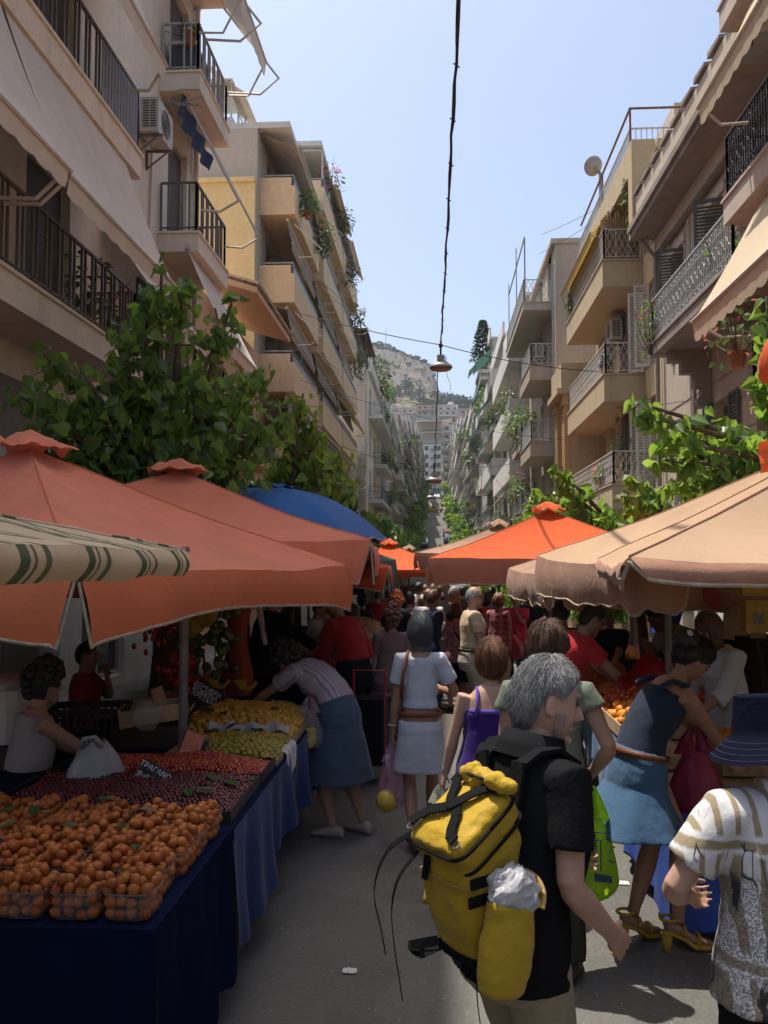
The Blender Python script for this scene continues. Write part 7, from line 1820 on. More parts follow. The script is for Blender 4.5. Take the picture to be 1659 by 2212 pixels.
def mound(x0, x1, y0, y1, z, sp, h, seed, tilt=0, jit=.25):
    rg = random.Random(seed); o = []; ny = int((y1-y0)/(sp*.87)); nx = int((x1-x0)/sp)
    for j in range(ny+1):
        for i in range(nx+1):
            x = x0+sp*(i+.5*(j % 2)); y = y0+sp*.87*j
            if x > x1 or y > y1: continue
            u = 2*(x-x0)/(x1-x0)-1; w = 2*(y-y0)/(y1-y0)-1
            o.append((x+rg.gauss(0, sp*jit*.3), y+rg.gauss(0, sp*jit*.3), z+h*(1-u**4)*(1-w**4)+tilt*(y-y0)+.02*noise.noise(V((x*5, y*5, seed)))+rg.gauss(0, sp*.10)))
    return o
def tray(label, x0, x1, y0, y1, z, h, mat, name='fruit_tray'):
    mb = MB(); t = .012
    mb.b2(x0, y0, z, x1, y1, z+t); mb.b2(x0, y0, z+t, x0+t, y1, z+h); mb.b2(x1-t, y0, z+t, x1, y1, z+h); mb.b2(x0+t, y0, z+t, x1-t, y0+t, z+h); mb.b2(x0+t, y1-t, z+t, x1-t, y1, z+h)
    return tag(mb.build(name, mat), label, 'tray')
def crate(label, x, y, z, rz=0, w=.36, d=.52, h=.26, mat=None, group=None, name='crate'):
    """slatted plastic crate: corner posts, slotted sides, rim, floor"""
    t = thing(name, label, 'crate', (x, y, z), rz, group); q = rotZ(rz); c = V((x, y, z)); m_ = mat or BLACKPL
    def bb(mb, a, b):
        ce = V(((a[0]+b[0])/2, (a[1]+b[1])/2, (a[2]+b[2])/2)); mb.box(c + q @ ce, (abs(a[0]-b[0]), abs(a[1]-b[1]), abs(a[2]-b[2])), q)
    mb = MB(); bb(mb, (-w/2, -d/2, 0), (w/2, d/2, .012)); mb.build('floor', m_, t)
    for (ax, L, off) in ((0, w, -d/2), (0, w, d/2), (1, d, -w/2), (1, d, w/2)):
        mb = MB(); n = int(L/.045)
        def pc(a, b, z0, z1, tt=.012):
            if ax == 0: bb(mb, (a, off-tt/2, z0), (b, off+tt/2, z1))
            else: bb(mb, (off-tt/2, a, z0), (off+tt/2, b, z1))
        pc(-L/2, L/2, h-.045, h, .018); pc(-L/2, L/2, .013, .04); pc(-L/2, L/2, h*.46, h*.54)
        for k in range(n+1):
            a = -L/2+L*k/n; pc(max(-L/2, a-.010), min(L/2, a+.010), .041, h*.46-.001); pc(max(-L/2, a-.010), min(L/2, a+.010), h*.54+.001, h-.046)
        mb.build('side', m_, t)
    return t

# ================================================================ LEFT STALL
LX = -.96; LZ = .80
S = table('long left stall under a blue cloth, with punnets, cherries, plums and apricots', -2.55, LX, 3.02, 7.2, LZ)
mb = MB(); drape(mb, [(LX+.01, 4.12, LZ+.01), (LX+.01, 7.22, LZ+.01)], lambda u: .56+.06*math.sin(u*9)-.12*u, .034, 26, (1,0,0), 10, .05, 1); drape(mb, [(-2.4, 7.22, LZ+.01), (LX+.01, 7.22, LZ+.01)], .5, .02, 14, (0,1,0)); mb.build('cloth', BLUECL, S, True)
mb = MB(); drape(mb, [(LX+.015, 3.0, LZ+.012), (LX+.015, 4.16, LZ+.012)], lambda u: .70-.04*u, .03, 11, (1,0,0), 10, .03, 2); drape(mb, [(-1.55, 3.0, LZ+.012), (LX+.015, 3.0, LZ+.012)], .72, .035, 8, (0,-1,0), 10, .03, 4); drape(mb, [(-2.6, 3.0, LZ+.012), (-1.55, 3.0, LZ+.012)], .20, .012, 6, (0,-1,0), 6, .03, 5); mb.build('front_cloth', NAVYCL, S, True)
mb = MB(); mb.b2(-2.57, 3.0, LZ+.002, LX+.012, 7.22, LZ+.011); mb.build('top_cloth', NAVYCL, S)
crate('black slotted crate in the dark under the near end of the left stall', -1.95, 3.2, .0, .1, .5, .36, .3); crate('black slotted crate on top of the one under the near end of the left stall', -1.93, 3.22, .305, .05, .5, .36, .28)
mb = MB()
mb.grid(lambda u, v: V((-2.5+1.22*u+.05*math.sin(v*5), 2.72-.35*v+.04*math.sin(u*9), (.64*math.sin(PI*min(1, .12+u*.82))**.8)*(1-v**2.2)+.05*noise.noise(V((u*5, v*5, 2)))+.01)), 40, 16)
tag(mb.build('tarpaulin', BLUETARP, None, True), 'heap of dark blue tarpaulin on the ground at the lower left corner', 'tarpaulin')
APR = fruitmat('apricot_skin', [(.27,.06,.009), (.36,.10,.013), (.43,.14,.02), (.31,.075,.011)], .5, .35); CLEARPET = plain('clear_punnet', (.55,.55,.55), .12, .1, 8, spec=.7, alpha=.11, bump=0)
ap = fruit_mesh('apricot', .0215, APR, .95)
pun = None; spots = []; rg = random.Random(3)
rown = ['front row', 'second row', 'third row', 'fourth row', 'back row']
for j in range(5):
    for i in range(8):
        x = LX-.11-.188*i+rg.gauss(0,.006); y = 3.14+.212*j+rg.gauss(0,.006)+(.015*i if j else 0)
        if i == 7 and j > 2: continue
        lab = f'clear punnet heaped with apricots, {ordw[i]} from the aisle in the {rown[j]}'
        if pun is None:
            t = thing('punnet', lab, 'punnet', (0,0,0), 0, 'punnets of apricots'); mb = MB()
            ro = lambda hx, hy, z: [V((hx*math.copysign(abs(math.cos(k*PI/10))**.45, math.cos(k*PI/10)), hy*math.copysign(abs(math.sin(k*PI/10))**.45, math.sin(k*PI/10)), z)) for k in range(20)]
            mb.loft([ro(.078,.088,.002), ro(.080,.092,.01), ro(.086,.098,.095)], False); mb.loft([ro(.078,.088,.002), ro(.03,.03,.002)], False); mb.build('tub', CLEARPET, t, True)
            mb = MB(); mb.loft([ro(.086,.098,.095), ro(.093,.104,.096), ro(.093,.104,.090)], False); mb.build('rim', CLEARPET, t, True)
            pun = t; t.location = (x, y, LZ+.014); t.rotation_euler = (0,0,rg.gauss(0,.05))
        else: dup(pun, (x, y, LZ+.014), rg.gauss(0,.05), lab)
        z = LZ+.014
        for lv, (nx, ny) in enumerate(((4,4),(4,4),(4,5))):
            for a in range(nx):
                for b in range(ny):
                    if lv < 2 and 0 < a < nx-1 and b > 0: continue
                    spots.append((x-.062+.124*a/(nx-1)+rg.gauss(0,.004), y-.070+.140*b/(ny-1)+rg.gauss(0,.004), z+.024+.036*lv+rg.gauss(0,.003)))
        for _ in range(15): spots.append((x+rg.uniform(-.06,.06), y+rg.uniform(-.075,.075), z+.126+rg.gauss(0,.007)))
heap('apricot', 'apricot', 'orange apricot in the clear punnets on the near end of the left stall', 'apricots in the punnets', ap, spots, 5, 300, 'orange apricots filling the punnets further back on the left stall')
LEAFY = leafmat('fresh_leaf', [(.02,.05,.015), (.05,.11,.03)], (.1,.2,.04), .2)
for k in range(12):
    mb = MB(); x = LX-rg.uniform(.1, 1.3); y = rg.uniform(3.15, 4.0)
    leaf(mb, (x, y, LZ+.175), (rg.gauss(0,1), rg.gauss(0,1), .1), (0,0,1), rg.uniform(.06,.10), OVAL); o = mb.build('leaf', LEAFY); tag(o, 'dark green leaf lying on the apricot punnets', 'leaf', 'leaves on the apricots')
tray('dark shallow tray holding the dark cherries on the left stall', -2.2, LX-.01, 4.2, 4.92, LZ+.012, .06, BLACKPL); tray('dark shallow tray holding the bright red cherries on the left stall', -2.2, LX-.01, 4.94, 5.36, LZ+.012, .06, BLACKPL)
DCH = fruitmat('dark_cherry', [(.045,.004,.006), (.09,.006,.009), (.14,.012,.012)], .22, .6); RCH = fruitmat('red_cherry', [(.28,.02,.012), (.42,.045,.02), (.50,.12,.03), (.32,.02,.015)], .25, .6)
heap('dark_cherry', 'dark cherry', 'dark red cherry in the wide heap beside the apricot punnets', 'dark cherries', fruit_mesh('dark_cherry', .0125, DCH, .95, True, 8, 6), mound(-2.15, LX-.02, 4.22, 4.92, LZ+.04, .0235, .05, 3, .03), 8, 300, 'wide heap of dark cherries on the left stall')
heap('bright_cherry', 'bright cherry', 'bright red cherry in the heap between the dark cherries and the plums', 'bright cherries', fruit_mesh('bright_cherry', .0125, RCH, .95, True, 8, 6), mound(-2.1, LX-.02, 4.95, 5.37, LZ+.05, .0235, .055, 4), 9, 300, 'heap of bright red cherries on the left stall')
PLUM = fruitmat('yellow_green_plum', [(.22,.17,.025), (.32,.25,.035), (.42,.30,.04), (.26,.22,.04)], .35, .5); YAP = fruitmat('golden_apricot', [(.46,.22,.03), (.58,.30,.04), (.66,.38,.06), (.50,.21,.03)], .45, .4)
heap('plum', 'plum', 'small yellow-green plum in the heap at the far half of the left stall', 'yellow-green plums', fruit_mesh('plum', .0205, PLUM, .96), mound(-1.62, LX-.03, 5.42, 6.02, LZ+.05, .038, .06, 5), 10, 300, 'yellow-green plums at the back of their heap')
heap('golden_apricot', 'golden apricot', 'golden apricot in the big heap at the far end of the left stall', 'golden apricots', fruit_mesh('golden_apricot', .027, YAP, .97), mound(-1.85, LX-.02, 6.06, 7.12, LZ+.05, .050, .11, 6), 11, 300, 'golden apricots at the back of the big heap')
mb = MB(); mb.b2(-1.7, 5.4, LZ+.012, LX-.005, 6.02, LZ+.05); tag(mb.build('fruit_tray', CARD), 'cardboard tray under the yellow-green plums', 'tray')
mb = MB(); mb.b2(-1.9, 6.04, LZ+.012, LX-.005, 7.15, LZ+.05); tag(mb.build('fruit_tray', CARD), 'cardboard tray under the golden apricots', 'tray')
mb = MB(); mb.grid(lambda u, v: V((-1.55+.55*u, 6.02+.05*v+.02*math.sin(u*19), LZ+.10+.05*math.sin(PI*v)+.015*math.sin(u*23+v*3))), 30, 6); tag(mb.build('paper_sheet', plain('wrapping_paper', (.42,.40,.36), .8), None, True), 'crumpled paper strip between the plums and the golden apricots', 'paper')
# white cloth folded over the front edge
mb = MB()
mb.grid(lambda u, v: V((LX-.10+.115*min(1, v*2.2)+.01*math.sin(u*16), 5.62+.36*u+.03*math.sin(v*5)*(u-.5), LZ+.055-.20*max(0, v-.4)*1.7*(.75+.35*abs(math.sin(u*7.5))))), 40, 14)
tag(mb.build('white_cloth', plain('white_paper', (.58,.56,.53), .8, .1, 9), None, True), 'ragged white paper draped over the blue stall edge below the plums', 'paper')
for k, (x, y, z) in enumerate(((-1.62, 6.35, .98), (-1.1, 6.5, .98), (-1.5, 5.9, .93), (-1.25, 6.0, .92), (-1.15, 4.62, .90), (-1.2, 4.5, .91))):
    mb = MB(); rr = random.Random(k)
    for _ in range(5 if k == 0 else 2): leaf(mb, (x+rr.gauss(0,.04), y+rr.gauss(0,.04), z), (rr.gauss(0,1), rr.gauss(0,1), .35), (0,0,1), .10, OVAL)
    tag(mb.build('leaf_sprig', LEAFY), ('bunch of dark leaves in the corner of the golden apricots', 'sprig of leaves on the golden apricots near the aisle', 'leaves at the back edge of the plums', 'leaves at the aisle edge of the plums', 'leaf among the dark cherries near the aisle', 'second leaf among the dark cherries')[k], 'leaf')
def price_sign(label, p, nrm, w, h, mats, texts, roll=0, stick=True, name='price_sign'):
    t = thing(name, label, 'price sign', p); M4 = frame_at(p, nrm, (0,0,1), roll); q = M4.to_3x3()
    mb = MB(); mb.box(p, (w, h, .006), q); mb.build('board', mats[0], t)
    for (tx, sz, dx, dy) in texts: lettering(tx, sz, M4 @ Matrix.Translation((dx, dy, .0035)), mats[1], t)
    if stick: mb = MB(); mb.tube([V(p) - q @ V((0, h/2-.02, .006)), V(p) - q @ V((0, h/2+.16, .006))], .006, 5); mb.build('stick', WOODP, t)
    return t
s = price_sign('black chalk price sign with a torn grey paper, standing among the cherries', at(313, 1697, 4.65), (.22,-.8,.6), .155, .25, (BOARD, CHALK), (('ΤΡΑΓΑΝΟ', .040, 0, .095),), R(-33))
M4 = frame_at(at(313, 1697, 4.65), (.22,-.8,.6), (0,0,1), R(-33)); q = M4.to_3x3(); mb = MB()
mb.grid(lambda u, v: M4 @ V((-.075+.15*u, -.115+.165*v+.008*math.sin(u*20)*v, .006+.004*noise.noise(V((u*6, v*6, 1))))), 16, 12); mb.build('paper', plain('torn_grey_paper', (.30,.31,.29), .6, .35, 25), s, True)
price_sign('black chalk price sign reading 1,70 behind the golden apricots', at(437, 1513, 6.7), (.25,-.8,.55), .23, .27, (BOARD, CHALK), (('ΖΟΥΜΕΡΑ\nΚΟΚΚΙΝΑ\nΑΡΕΣΚΑ', .048, -.01, .055), ('1', .09, -.035, -.085), ('70', .05, .065, -.065)), R(-33))
price_sign('dark chalk sign with a price, cut by the left edge of the frame', at(2, 1853, 3.45), (.35,-.7,.6), .16, .12, (BOARD, CHALK), (('€', .085, .045, 0),), R(-38))
s = price_sign('orange and dark red printed price card leaning among the cherries', at(411, 1618, 5.3), (.5,-.75,.5), .115, .215, (plain('orange_card', (.52,.16,.08), .5, .3, 12), plain('dark_red_ink', (.20,.05,.04), .6)), (), R(-30))
price_sign('small dark price tag behind the orange card', at(433, 1607, 5.45), (.3,-.8,.5), .09, .07, (BOARD, CHALK), (('2', .05, 0, 0),), R(-30))
price_sign('small two-tone price card standing in the wooden crate behind the cherries', at(345, 1508, 6.0), (.3,-.85,.4), .08, .15, (CARD, CHALK), (), R(18))
# things on and behind the left stall
mb = MB(); c0 = at(205, 1668, 4.75)
def wbag(u, v):
    a = 2*PI*u; r = .165*math.sin(min(1, v*1.1+.08)*PI/2)**.6 if v < .85 else .165*math.sqrt(max(0, 1-((v-.85)/.15)**2)); r *= 1+.08*math.sin(a*5+1)+.05*noise.noise(V((math.cos(a)*3, math.sin(a)*3, v*5)))
    return c0 + V((r*math.cos(a), r*.7*math.sin(a), .16-.30*v+.02*math.sin(a*3)*(1-v)))
mb.grid(wbag, 40, 22)
t = thing('carrier_bag', 'big white carrier bag sitting open behind the cherries', 'bag', c0-V((0,0,.15))); mb.build('sack', bagmat('dull_white_plastic', (.40,.38,.37), .2), t, True)
mb = MB(); mb.tube([c0+V((-.06,-.04,.14)), c0+V((-.04,-.06,.19)), c0+V((.02,-.06,.20)), c0+V((.05,-.04,.15))], [.02,.012,.012,.02], 6); mb.build('handle', bagmat('dull_white_plastic', (.40,.38,.37), .2), t, True)
for k, (x, y, z, lab) in enumerate(((-2.35, 6.0, .0, 'black crate at the bottom of the stack behind the vendor'), (-2.35, 6.0, .27, 'black crate in the middle of the stack behind the vendor'), (-2.33, 6.02, .54, 'black crate, third up in the stack behind the vendor'), (-2.36, 6.0, .81, 'black crate topmost in the stack beside the seated vendor'))): crate(lab, x, y, z, .08*k, .5, .36, .26)
t = thing('wooden_crate', 'pale wooden fruit crate tilted on a dark box behind the cherries', 'crate', (-1.95, 6.0, 1.0)); q = rotY(R(-8)) @ rotZ(R(12)); c0 = V((-1.92, 6.0, 1.03))
for (ce, sz, nm) in (((0,-.17,0), (.42,.012,.10), 'side'), ((0,.17,0), (.42,.012,.10), 'side'), ((-.21,0,0), (.012,.328,.13), 'end'), ((.21,0,0), (.012,.328,.13), 'end'), ((0,0,-.055), (.42,.34,.008), 'floor')):
    mb = MB(); mb.box(c0 + q @ V(ce), sz, q); mb.build(nm, WOODP, t)
mb = MB(); mb.b2(-2.15, 5.85, LZ+.012, -1.72, 6.2, .96); tag(mb.build('dark_box', plain('dark_carton', (.05,.035,.025), .8), None), 'dark carton under the tilted wooden crate', 'box')
mb = MB(); mb.ell(at(318,1545,5.6), (.09,.06,.10), 14, 10, None, lambda a, e: 1+.12*math.sin(a*5+e*4)); tag(mb.build('carrier_bag', bagmat('clear_plastic', (.55,.55,.52), .4, .30), None, True), 'small clear bag slumped against the wooden crate', 'bag')
t = thing('laundry_basket', 'white basket full of crumpled carrier bags at the left edge', 'basket', (-2.75, 5.6, .9)); mb = MB()
mb.loft([[V((-2.75+r*math.cos(k*PI/10), 5.6+r*.8*math.sin(k*PI/10), z)) for k in range(20)] for r, z in ((.17,.9), (.2,1.22), (.215,1.22), (.215,1.24), (.195,1.24), (.165,.92))]); mb.build('basket', WHITE_METAL, t)
mb = MB(); mb.ell((-2.75,5.6,1.25), (.19,.15,.07), 20, 10, None, lambda a, e: 1+.2*math.sin(a*7+e*5)); mb.build('contents', WHITEP, t, True)
mb = MB(); mb.b2(-2.9, 5.4, .0, -2.6, 5.8, .895); tag(mb.build('side_table', plain('dark_carton', (.05,.035,.025), .8)), 'dark box standing under the white basket', 'box')
mb = MB(); mb.b2(-2.45, 7.3, .0, -1.95, 7.9, .85); mb.b2(-2.5, 7.25, .853, -1.9, 7.95, .88); tag(mb.build('wooden_table', WOODP), 'pale wooden side table behind the seated vendor', 'table')
RP = fruitmat('red_pepper', [(.30,.015,.012), (.42,.03,.02)], .25, .6)
mb = MB(); [mb.ell((-2.2+rg.gauss(0,.08), 7.6+rg.gauss(0,.08), .95+.30*rg.random()), (.05,.05,.06), 8, 6) for _ in range(16)]; tag(mb.build('pepper_bunch', RP, None, True), 'bunch of red peppers standing on the pale side table', 'peppers')
# produce hanging in the dark
def bunch(label, u, v, y, n, r, sx_, sz_, mat, name, cat, sq=1.0, seed=1):
    rg = random.Random(seed); c = at(u, v, y); mb = MB()
    for _ in range(n): mb.ell(c+V((rg.gauss(0,sx_), rg.gauss(0,sx_*.7), rg.gauss(0,sz_))), (r, r, r*sq), 8, 6)
    mb.tube([c-V((0,0,sz_)), c+V((0,0,sz_*1.5+.5))], .005, 4)
    return tag(mb.build(name, mat, None, True), label, cat)
GP = fruitmat('green_pepper', [(.03,.07,.015), (.06,.12,.03), (.10,.17,.05)], .35, .5); YP = fruitmat('yellow_sacking', [(.34,.22,.03), (.42,.28,.05)], .7, .2)
bunch('hanging bunch of green tomatoes and leaves in the dark behind the left stall', 465, 1385, 8.0, 46, .045, .12, .20, GP, 'hanging_produce', 'produce')
bunch('hanging strings of small red chillies in the dark on the left', 345, 1350, 7.2, 30, .02, .10, .10, RP, 'hanging_chillies', 'produce', 1.4, 2)
bunch('yellow sack hanging under the coral umbrella', 420, 1320, 7.6, 6, .11, .05, .06, YP, 'hanging_sack', 'sack', 1.3, 3)
for k, (u, v) in enumerate(((470,1478), (530,1482))):
    c0 = at(u, v, 7.9); t = thing('banana_bunch', f'{"left" if k == 0 else "right"} bunch of bananas lying in the dark behind the golden apricots', 'bananas', c0)
    for j in range(5):
        mb = MB(); mb.tube([c0+V((-.10+.02*j, .03*j, .05)), c0+V((-.04, .03*j, -.02)), c0+V((.04, .03*j, -.03)), c0+V((.11-.01*j, .03*j, .03))], [.008,.019,.019,.008], 7); mb.build('banana', fruitmat('banana_skin', [(.42,.30,.03), (.52,.38,.05)], .5), t, True)
mb = MB(); c0 = at(513, 1400, 8.3); mb.grid(lambda u, v: V((c0.x+(.11+.03*math.sin(v*9))*math.cos(2*PI*u)*(1+.1*math.sin(u*40)), c0.y+.10*math.sin(2*PI*u), 1.95-1.15*v)), 40, 20); tag(mb.build('folded_umbrella', cloth('rust_canvas', (.32,.07,.03)), None, True), 'folded rust-red umbrella standing upright behind the left stalls', 'umbrella')
mb = MB(); c0 = at(560, 1335, 9.6); mb.tube([V((c0.x-.1, 9.6, 2.1)), V((c0.x+.08, 9.55, 1.15))], .035, 8); tag(mb.build('leaning_pole', WHITE_METAL), 'white pole hanging at a slant behind the left stalls', 'pole')
mb = MB(); mb.tube([(-2.55, 9.0, -.05), (-2.52, 9.0, 2.4)], .11, 10); tag(mb.build('timber_post', BARK), 'dark timber post behind the bananas', 'post')
t = thing('orange_stand', 'pair of thin orange legs of a stand in the dark left background', 'stand', (-2.3, 8.6, 0))
for dx in (0, .18): mb = MB(); mb.tube([(-2.2+dx, 8.6, .3), (-2.28+dx, 8.6, 1.2)], .015, 5); mb.build('leg', plain('orange_paint', (.5,.08,.02), .5), t)
# shaded arcade on the left: pale piers
for k, (y, w) in enumerate(((6.6, .55), (8.0, .5), (10.4, .6))):
    mb = MB(); mb.b2(-5.19, y, .0, -4.75, y+w, 3.5); tag(mb.build('pier', plaster('pier_white', (.42,.42,.38), amount=.2)), f'pale pier of the shop arcade behind the left stalls, {ordw[k]} from the camera', 'pier')
# second left stall: potatoes, onions, lemons beyond the red shirt
S = table('low left stall of potatoes and red onions beside the taupe top woman', -2.6, -.72, 9.6, 13.0, .78); mb = MB(); drape(mb, [(-.71, 9.58, .79), (-.71, 13.0, .79)], .5, .02, 16, (1,0,0)); drape(mb, [(-2.6, 9.58, .79), (-.71, 9.58, .79)], .5, .02, 10, (0,-1,0)); mb.build('cloth', NAVYCL, S, True)
POT = fruitmat('potato_skin', [(.34,.24,.11), (.44,.32,.16), (.50,.38,.20)], .8, .2); ONI = fruitmat('onion_skin', [(.22,.03,.06), (.34,.06,.10), (.42,.12,.16)], .35, .5)
heap('potato', 'potato', 'potato in the raised heap on the second left stall', 'potatoes', fruit_mesh('potato', .042, POT, .8, False, 8, 6), mound(-1.6, -.74, 11.2, 12.9, .86, .078, .25, 8, .12), 3, 300)
heap('onion', 'onion', 'red onion in the heap in front of the potatoes', 'red onions', fruit_mesh('onion', .034, ONI, .95, True, 8, 6), mound(-1.5, -.74, 10.3, 11.15, .82, .064, .12, 9, .1), 4, 300)
heap('lemon', 'lemon', 'pale yellow lemon on the second left stall near the grey-haired man', 'lemons', fruit_mesh('lemon', .03, fruitmat('lemon_skin', [(.52,.42,.10), (.60,.50,.18)], .4), .9, False, 8, 6), mound(-2.1, -1.55, 9.7, 10.4, .80, .058, .10, 10), 5, 300)
heap('tomato', 'tomato', 'dull red tomato on the second left stall near the red shirt', 'tomatoes', fruit_mesh('tomato', .034, RCH, .85, True, 8, 6), mound(-1.5, -.78, 9.7, 10.25, .80, .066, .10, 12), 6, 300)
# shopping trolley
t = thing('shopping_trolley', 'black shopping trolley with a white-rimmed wheel beside the red shirt man', 'trolley', (-.62, 8.35, 0)); c0 = V((-.62, 8.35, 0))
mb = MB(); mb.b2(-.80, 8.2, .18, -.50, 8.55, .78); mb.build('bag', BLACKT, t)
mb = MB(); mb.tube([(-.80,8.6,.1), (-.80,8.62,1.0), (-.5,8.62,1.0), (-.5,8.6,.1)], .012, 6); mb.build('handle', plain('red_frame', (.4,.03,.03), .4), t)
for x in (-.83, -.46):
    q = rotY(PI/2); mb = MB(); mb.lathe((x, 8.45, .12), [(.085,-.015), (.115,-.018), (.115,.018), (.085,.015)], 20, q, None); w = mb.build('wheel', plain('white_rubber', (.55,.53,.48), .6), t)
# scraps on the road
for k, (u, v, y, lab, cat) in enumerate(((757,2078,0,'crumpled scrap of clear wrapper on the shaded asphalt','litter'), (1330,1884,0,'white paper scrap lying on the sunlit asphalt','litter'))):
    y = 1912.4*2.05/(v-1213); x = (u-942)/1912.4*y; mb = MB(); mb.grid(lambda a, b: V((x-.035+.07*a, y-.03+.06*b, .006+.012*abs(noise.noise(V((a*4, b*4, k)))))), 8, 8); tag(mb.build('paper_scrap', plain('white_paper', (.58,.56,.53), .8, .1, 9), None, True), lab, cat)
mb = MB(); rr = random.Random(2)
for _ in range(5): leaf(mb, (1.22+rr.gauss(0,.05), 6.7+rr.gauss(0,.06), .02), (rr.gauss(0,1), rr.gauss(0,1), .1), (0,0,1), .10, OVAL)
tag(mb.build('fallen_leaves', YOUNG2), 'few green leaves fallen on the asphalt in front of the right stall', 'leaves')
# ================================================================ RIGHT STALLS
ORG = fruitmat('orange_skin', [(.60,.16,.015), (.72,.24,.02), (.78,.30,.03), (.64,.19,.02)], .45, .4, 120); TAN = fruitmat('tangerine_skin', [(.46,.075,.02), (.58,.12,.025), (.40,.06,.02)], .45, .4, 120)
DENIMCL = cloth('frayed_denim_cloth', (.09,.17,.30), translucent=.05, var=.35, stain=.3)
S = table('right stall of oranges with a frayed denim cloth and a blue sheet', 1.28, 2.75, 5.0, 9.2, .82)
mb = MB(); drape(mb, [(1.27, 6.25, .83), (1.27, 9.2, .83)], lambda u: .42+.10*math.sin(u*31)+.06*math.sin(u*77), .025, 24, (-1,0,0), 10, .05, 6); mb.build('cloth', DENIMCL, S, True)
mb = MB(); drape(mb, [(1.28, 4.98, .83), (1.28, 6.28, .83)], lambda u: .78-.1*u, .02, 9, (-1,0,0), 10, .03, 7); drape(mb, [(1.28, 4.98, .83), (2.75, 4.98, .83)], .76, .02, 10, (0,-1,0), 10, .03, 8); mb.build('blue_sheet', plain('blue_sheet', (.04,.10,.42), .5, .2, 7, translucent=.15), S, True)
def wooden_tray(label, x0, x1, y0, y1, z, h=.09):
    t = thing('wooden_tray', label, 'tray', ((x0+x1)/2, (y0+y1)/2, z)); w = .012
    for (a, b, c_, d, nm) in ((x0, y0, x0+w, y1, 'side'), (x1-w, y0, x1, y1, 'side'), (x0+w, y0, x1-w, y0+w, 'end'), (x0+w, y1-w, x1-w, y1, 'end')):
        mb = MB(); mb.b2(a, b, z, c_, d, z+h); mb.build(nm, WOODP, t)
    mb = MB(); mb.b2(x0+w, y0+w, z, x1-w, y1-w, z+.008); mb.build('floor', WOODP, t)
wooden_tray('pale wooden tray of oranges at the aisle corner of the right stall', 1.26, 1.80, 6.25, 6.95, .835); wooden_tray('pale wooden tray of oranges behind the denim dress woman', 1.62, 2.15, 5.2, 5.85, .835); wooden_tray('empty tray with an orange printed side on the near end of the right stall', 1.26, 1.50, 5.35, 6.15, .835, .07)
om = fruit_mesh('orange', .040, ORG, .97, True, 14, 10)
heap('orange', 'orange', 'orange in the sunlit wooden tray at the aisle corner of the right stall', 'oranges in the corner tray', om, mound(1.31, 1.76, 6.30, 6.92, .90, .078, .05, 21) + mound(1.36, 1.72, 6.4, 6.85, .965, .08, .02, 22), 7, 300)
heap('orange', 'orange', 'orange in the wooden tray behind the denim dress woman', 'oranges in the near tray', om, mound(1.66, 2.12, 5.25, 5.82, .90, .078, .04, 23) + mound(1.72, 2.06, 5.32, 5.75, .965, .08, .02, 24), 8, 300)
heap('tangerine', 'tangerine', 'red-orange tangerine in the shaded heap in front of the red polo man', 'tangerines', fruit_mesh('tangerine', .031, TAN, .9, True, 9, 7), mound(1.30, 2.5, 7.05, 8.7, .89, .060, .13, 25, .06), 9, 300, 'shaded red-orange tangerines at the back of the right-hand heap')
mb = MB(); mb.b2(1.29, 7.02, .832, 2.55, 8.75, .88); tag(mb.build('fruit_tray', CARD), 'cardboard trays under the red-orange tangerines', 'tray')
for k in range(4):
    mb = MB(); rr = random.Random(k+50); leaf(mb, (1.36+.08*k, 6.34, .98), (rr.gauss(0,1), -.6, .2), (0,0,1), .10, OVAL); tag(mb.build('orange_leaf', LEAFY), 'green leaf lying on the oranges in the corner tray', 'leaf', 'leaves on the oranges')
NETM = plain('red_net', (.42,.02,.025), .5, .2, 20, translucent=.3)
mb = MB(); c0 = at(1405, 1478, 7.3); mb.grid(lambda u, v: c0+V((-.24+.48*u, .10*math.sin(v*3), .20*(v-.5)*(1+.4*math.sin(u*3))+.05*math.sin(u*9+v*4)+.12*u)), 24, 10); tag(mb.build('net_bag', NETM, None, True), 'crumpled red net bag lying on the tangerines', 'net')
t = thing('price_sign', 'blank-looking slate sign lying on the tangerines by the red polo man', 'price sign', at(1372,1440,7.9)); mb = MB(); c0 = at(1372, 1440, 7.9); q = rotZ(R(25)) @ rotX(R(50)); mb.box(c0, (.22,.15,.008), q); mb.build('board', BOARD, t);
carrier_bag('roll of clear carrier bags lying behind the near oranges', V((2.05, 6.0, 1.12)), .42, .24, CLEARP, 14, False)
t = thing('plastic_jar', 'clear plastic tub standing behind the near oranges', 'tub', (1.85, 6.1, .83)); mb = MB(); mb.lathe((1.85,6.1,.83), [(.07,0), (.085,.16), (.09,.16), (.09,.175), (.08,.175)], 16); mb.build('tub', CLEARPET, t, True)
mb = MB(); mb.b2(1.65, 9.3, .3, 3.0, 9.34, 1.0); mb.b2(1.65, 8.85, .95, 3.0, 9.3, .98); tag(mb.build('trestle_table', WOODP), 'trestle behind the tangerines where the whitish shirt vendor stoops', 'table')
mb = MB()
for k in range(3): mb.box((2.15+.12*k, 8.9, 1.05), (.03, .4, .5), rotY(R(-24)))
tag(mb.build('wooden_boards', CARD), 'wooden crate boards leaning beside the whitish shirt vendor', 'boards')
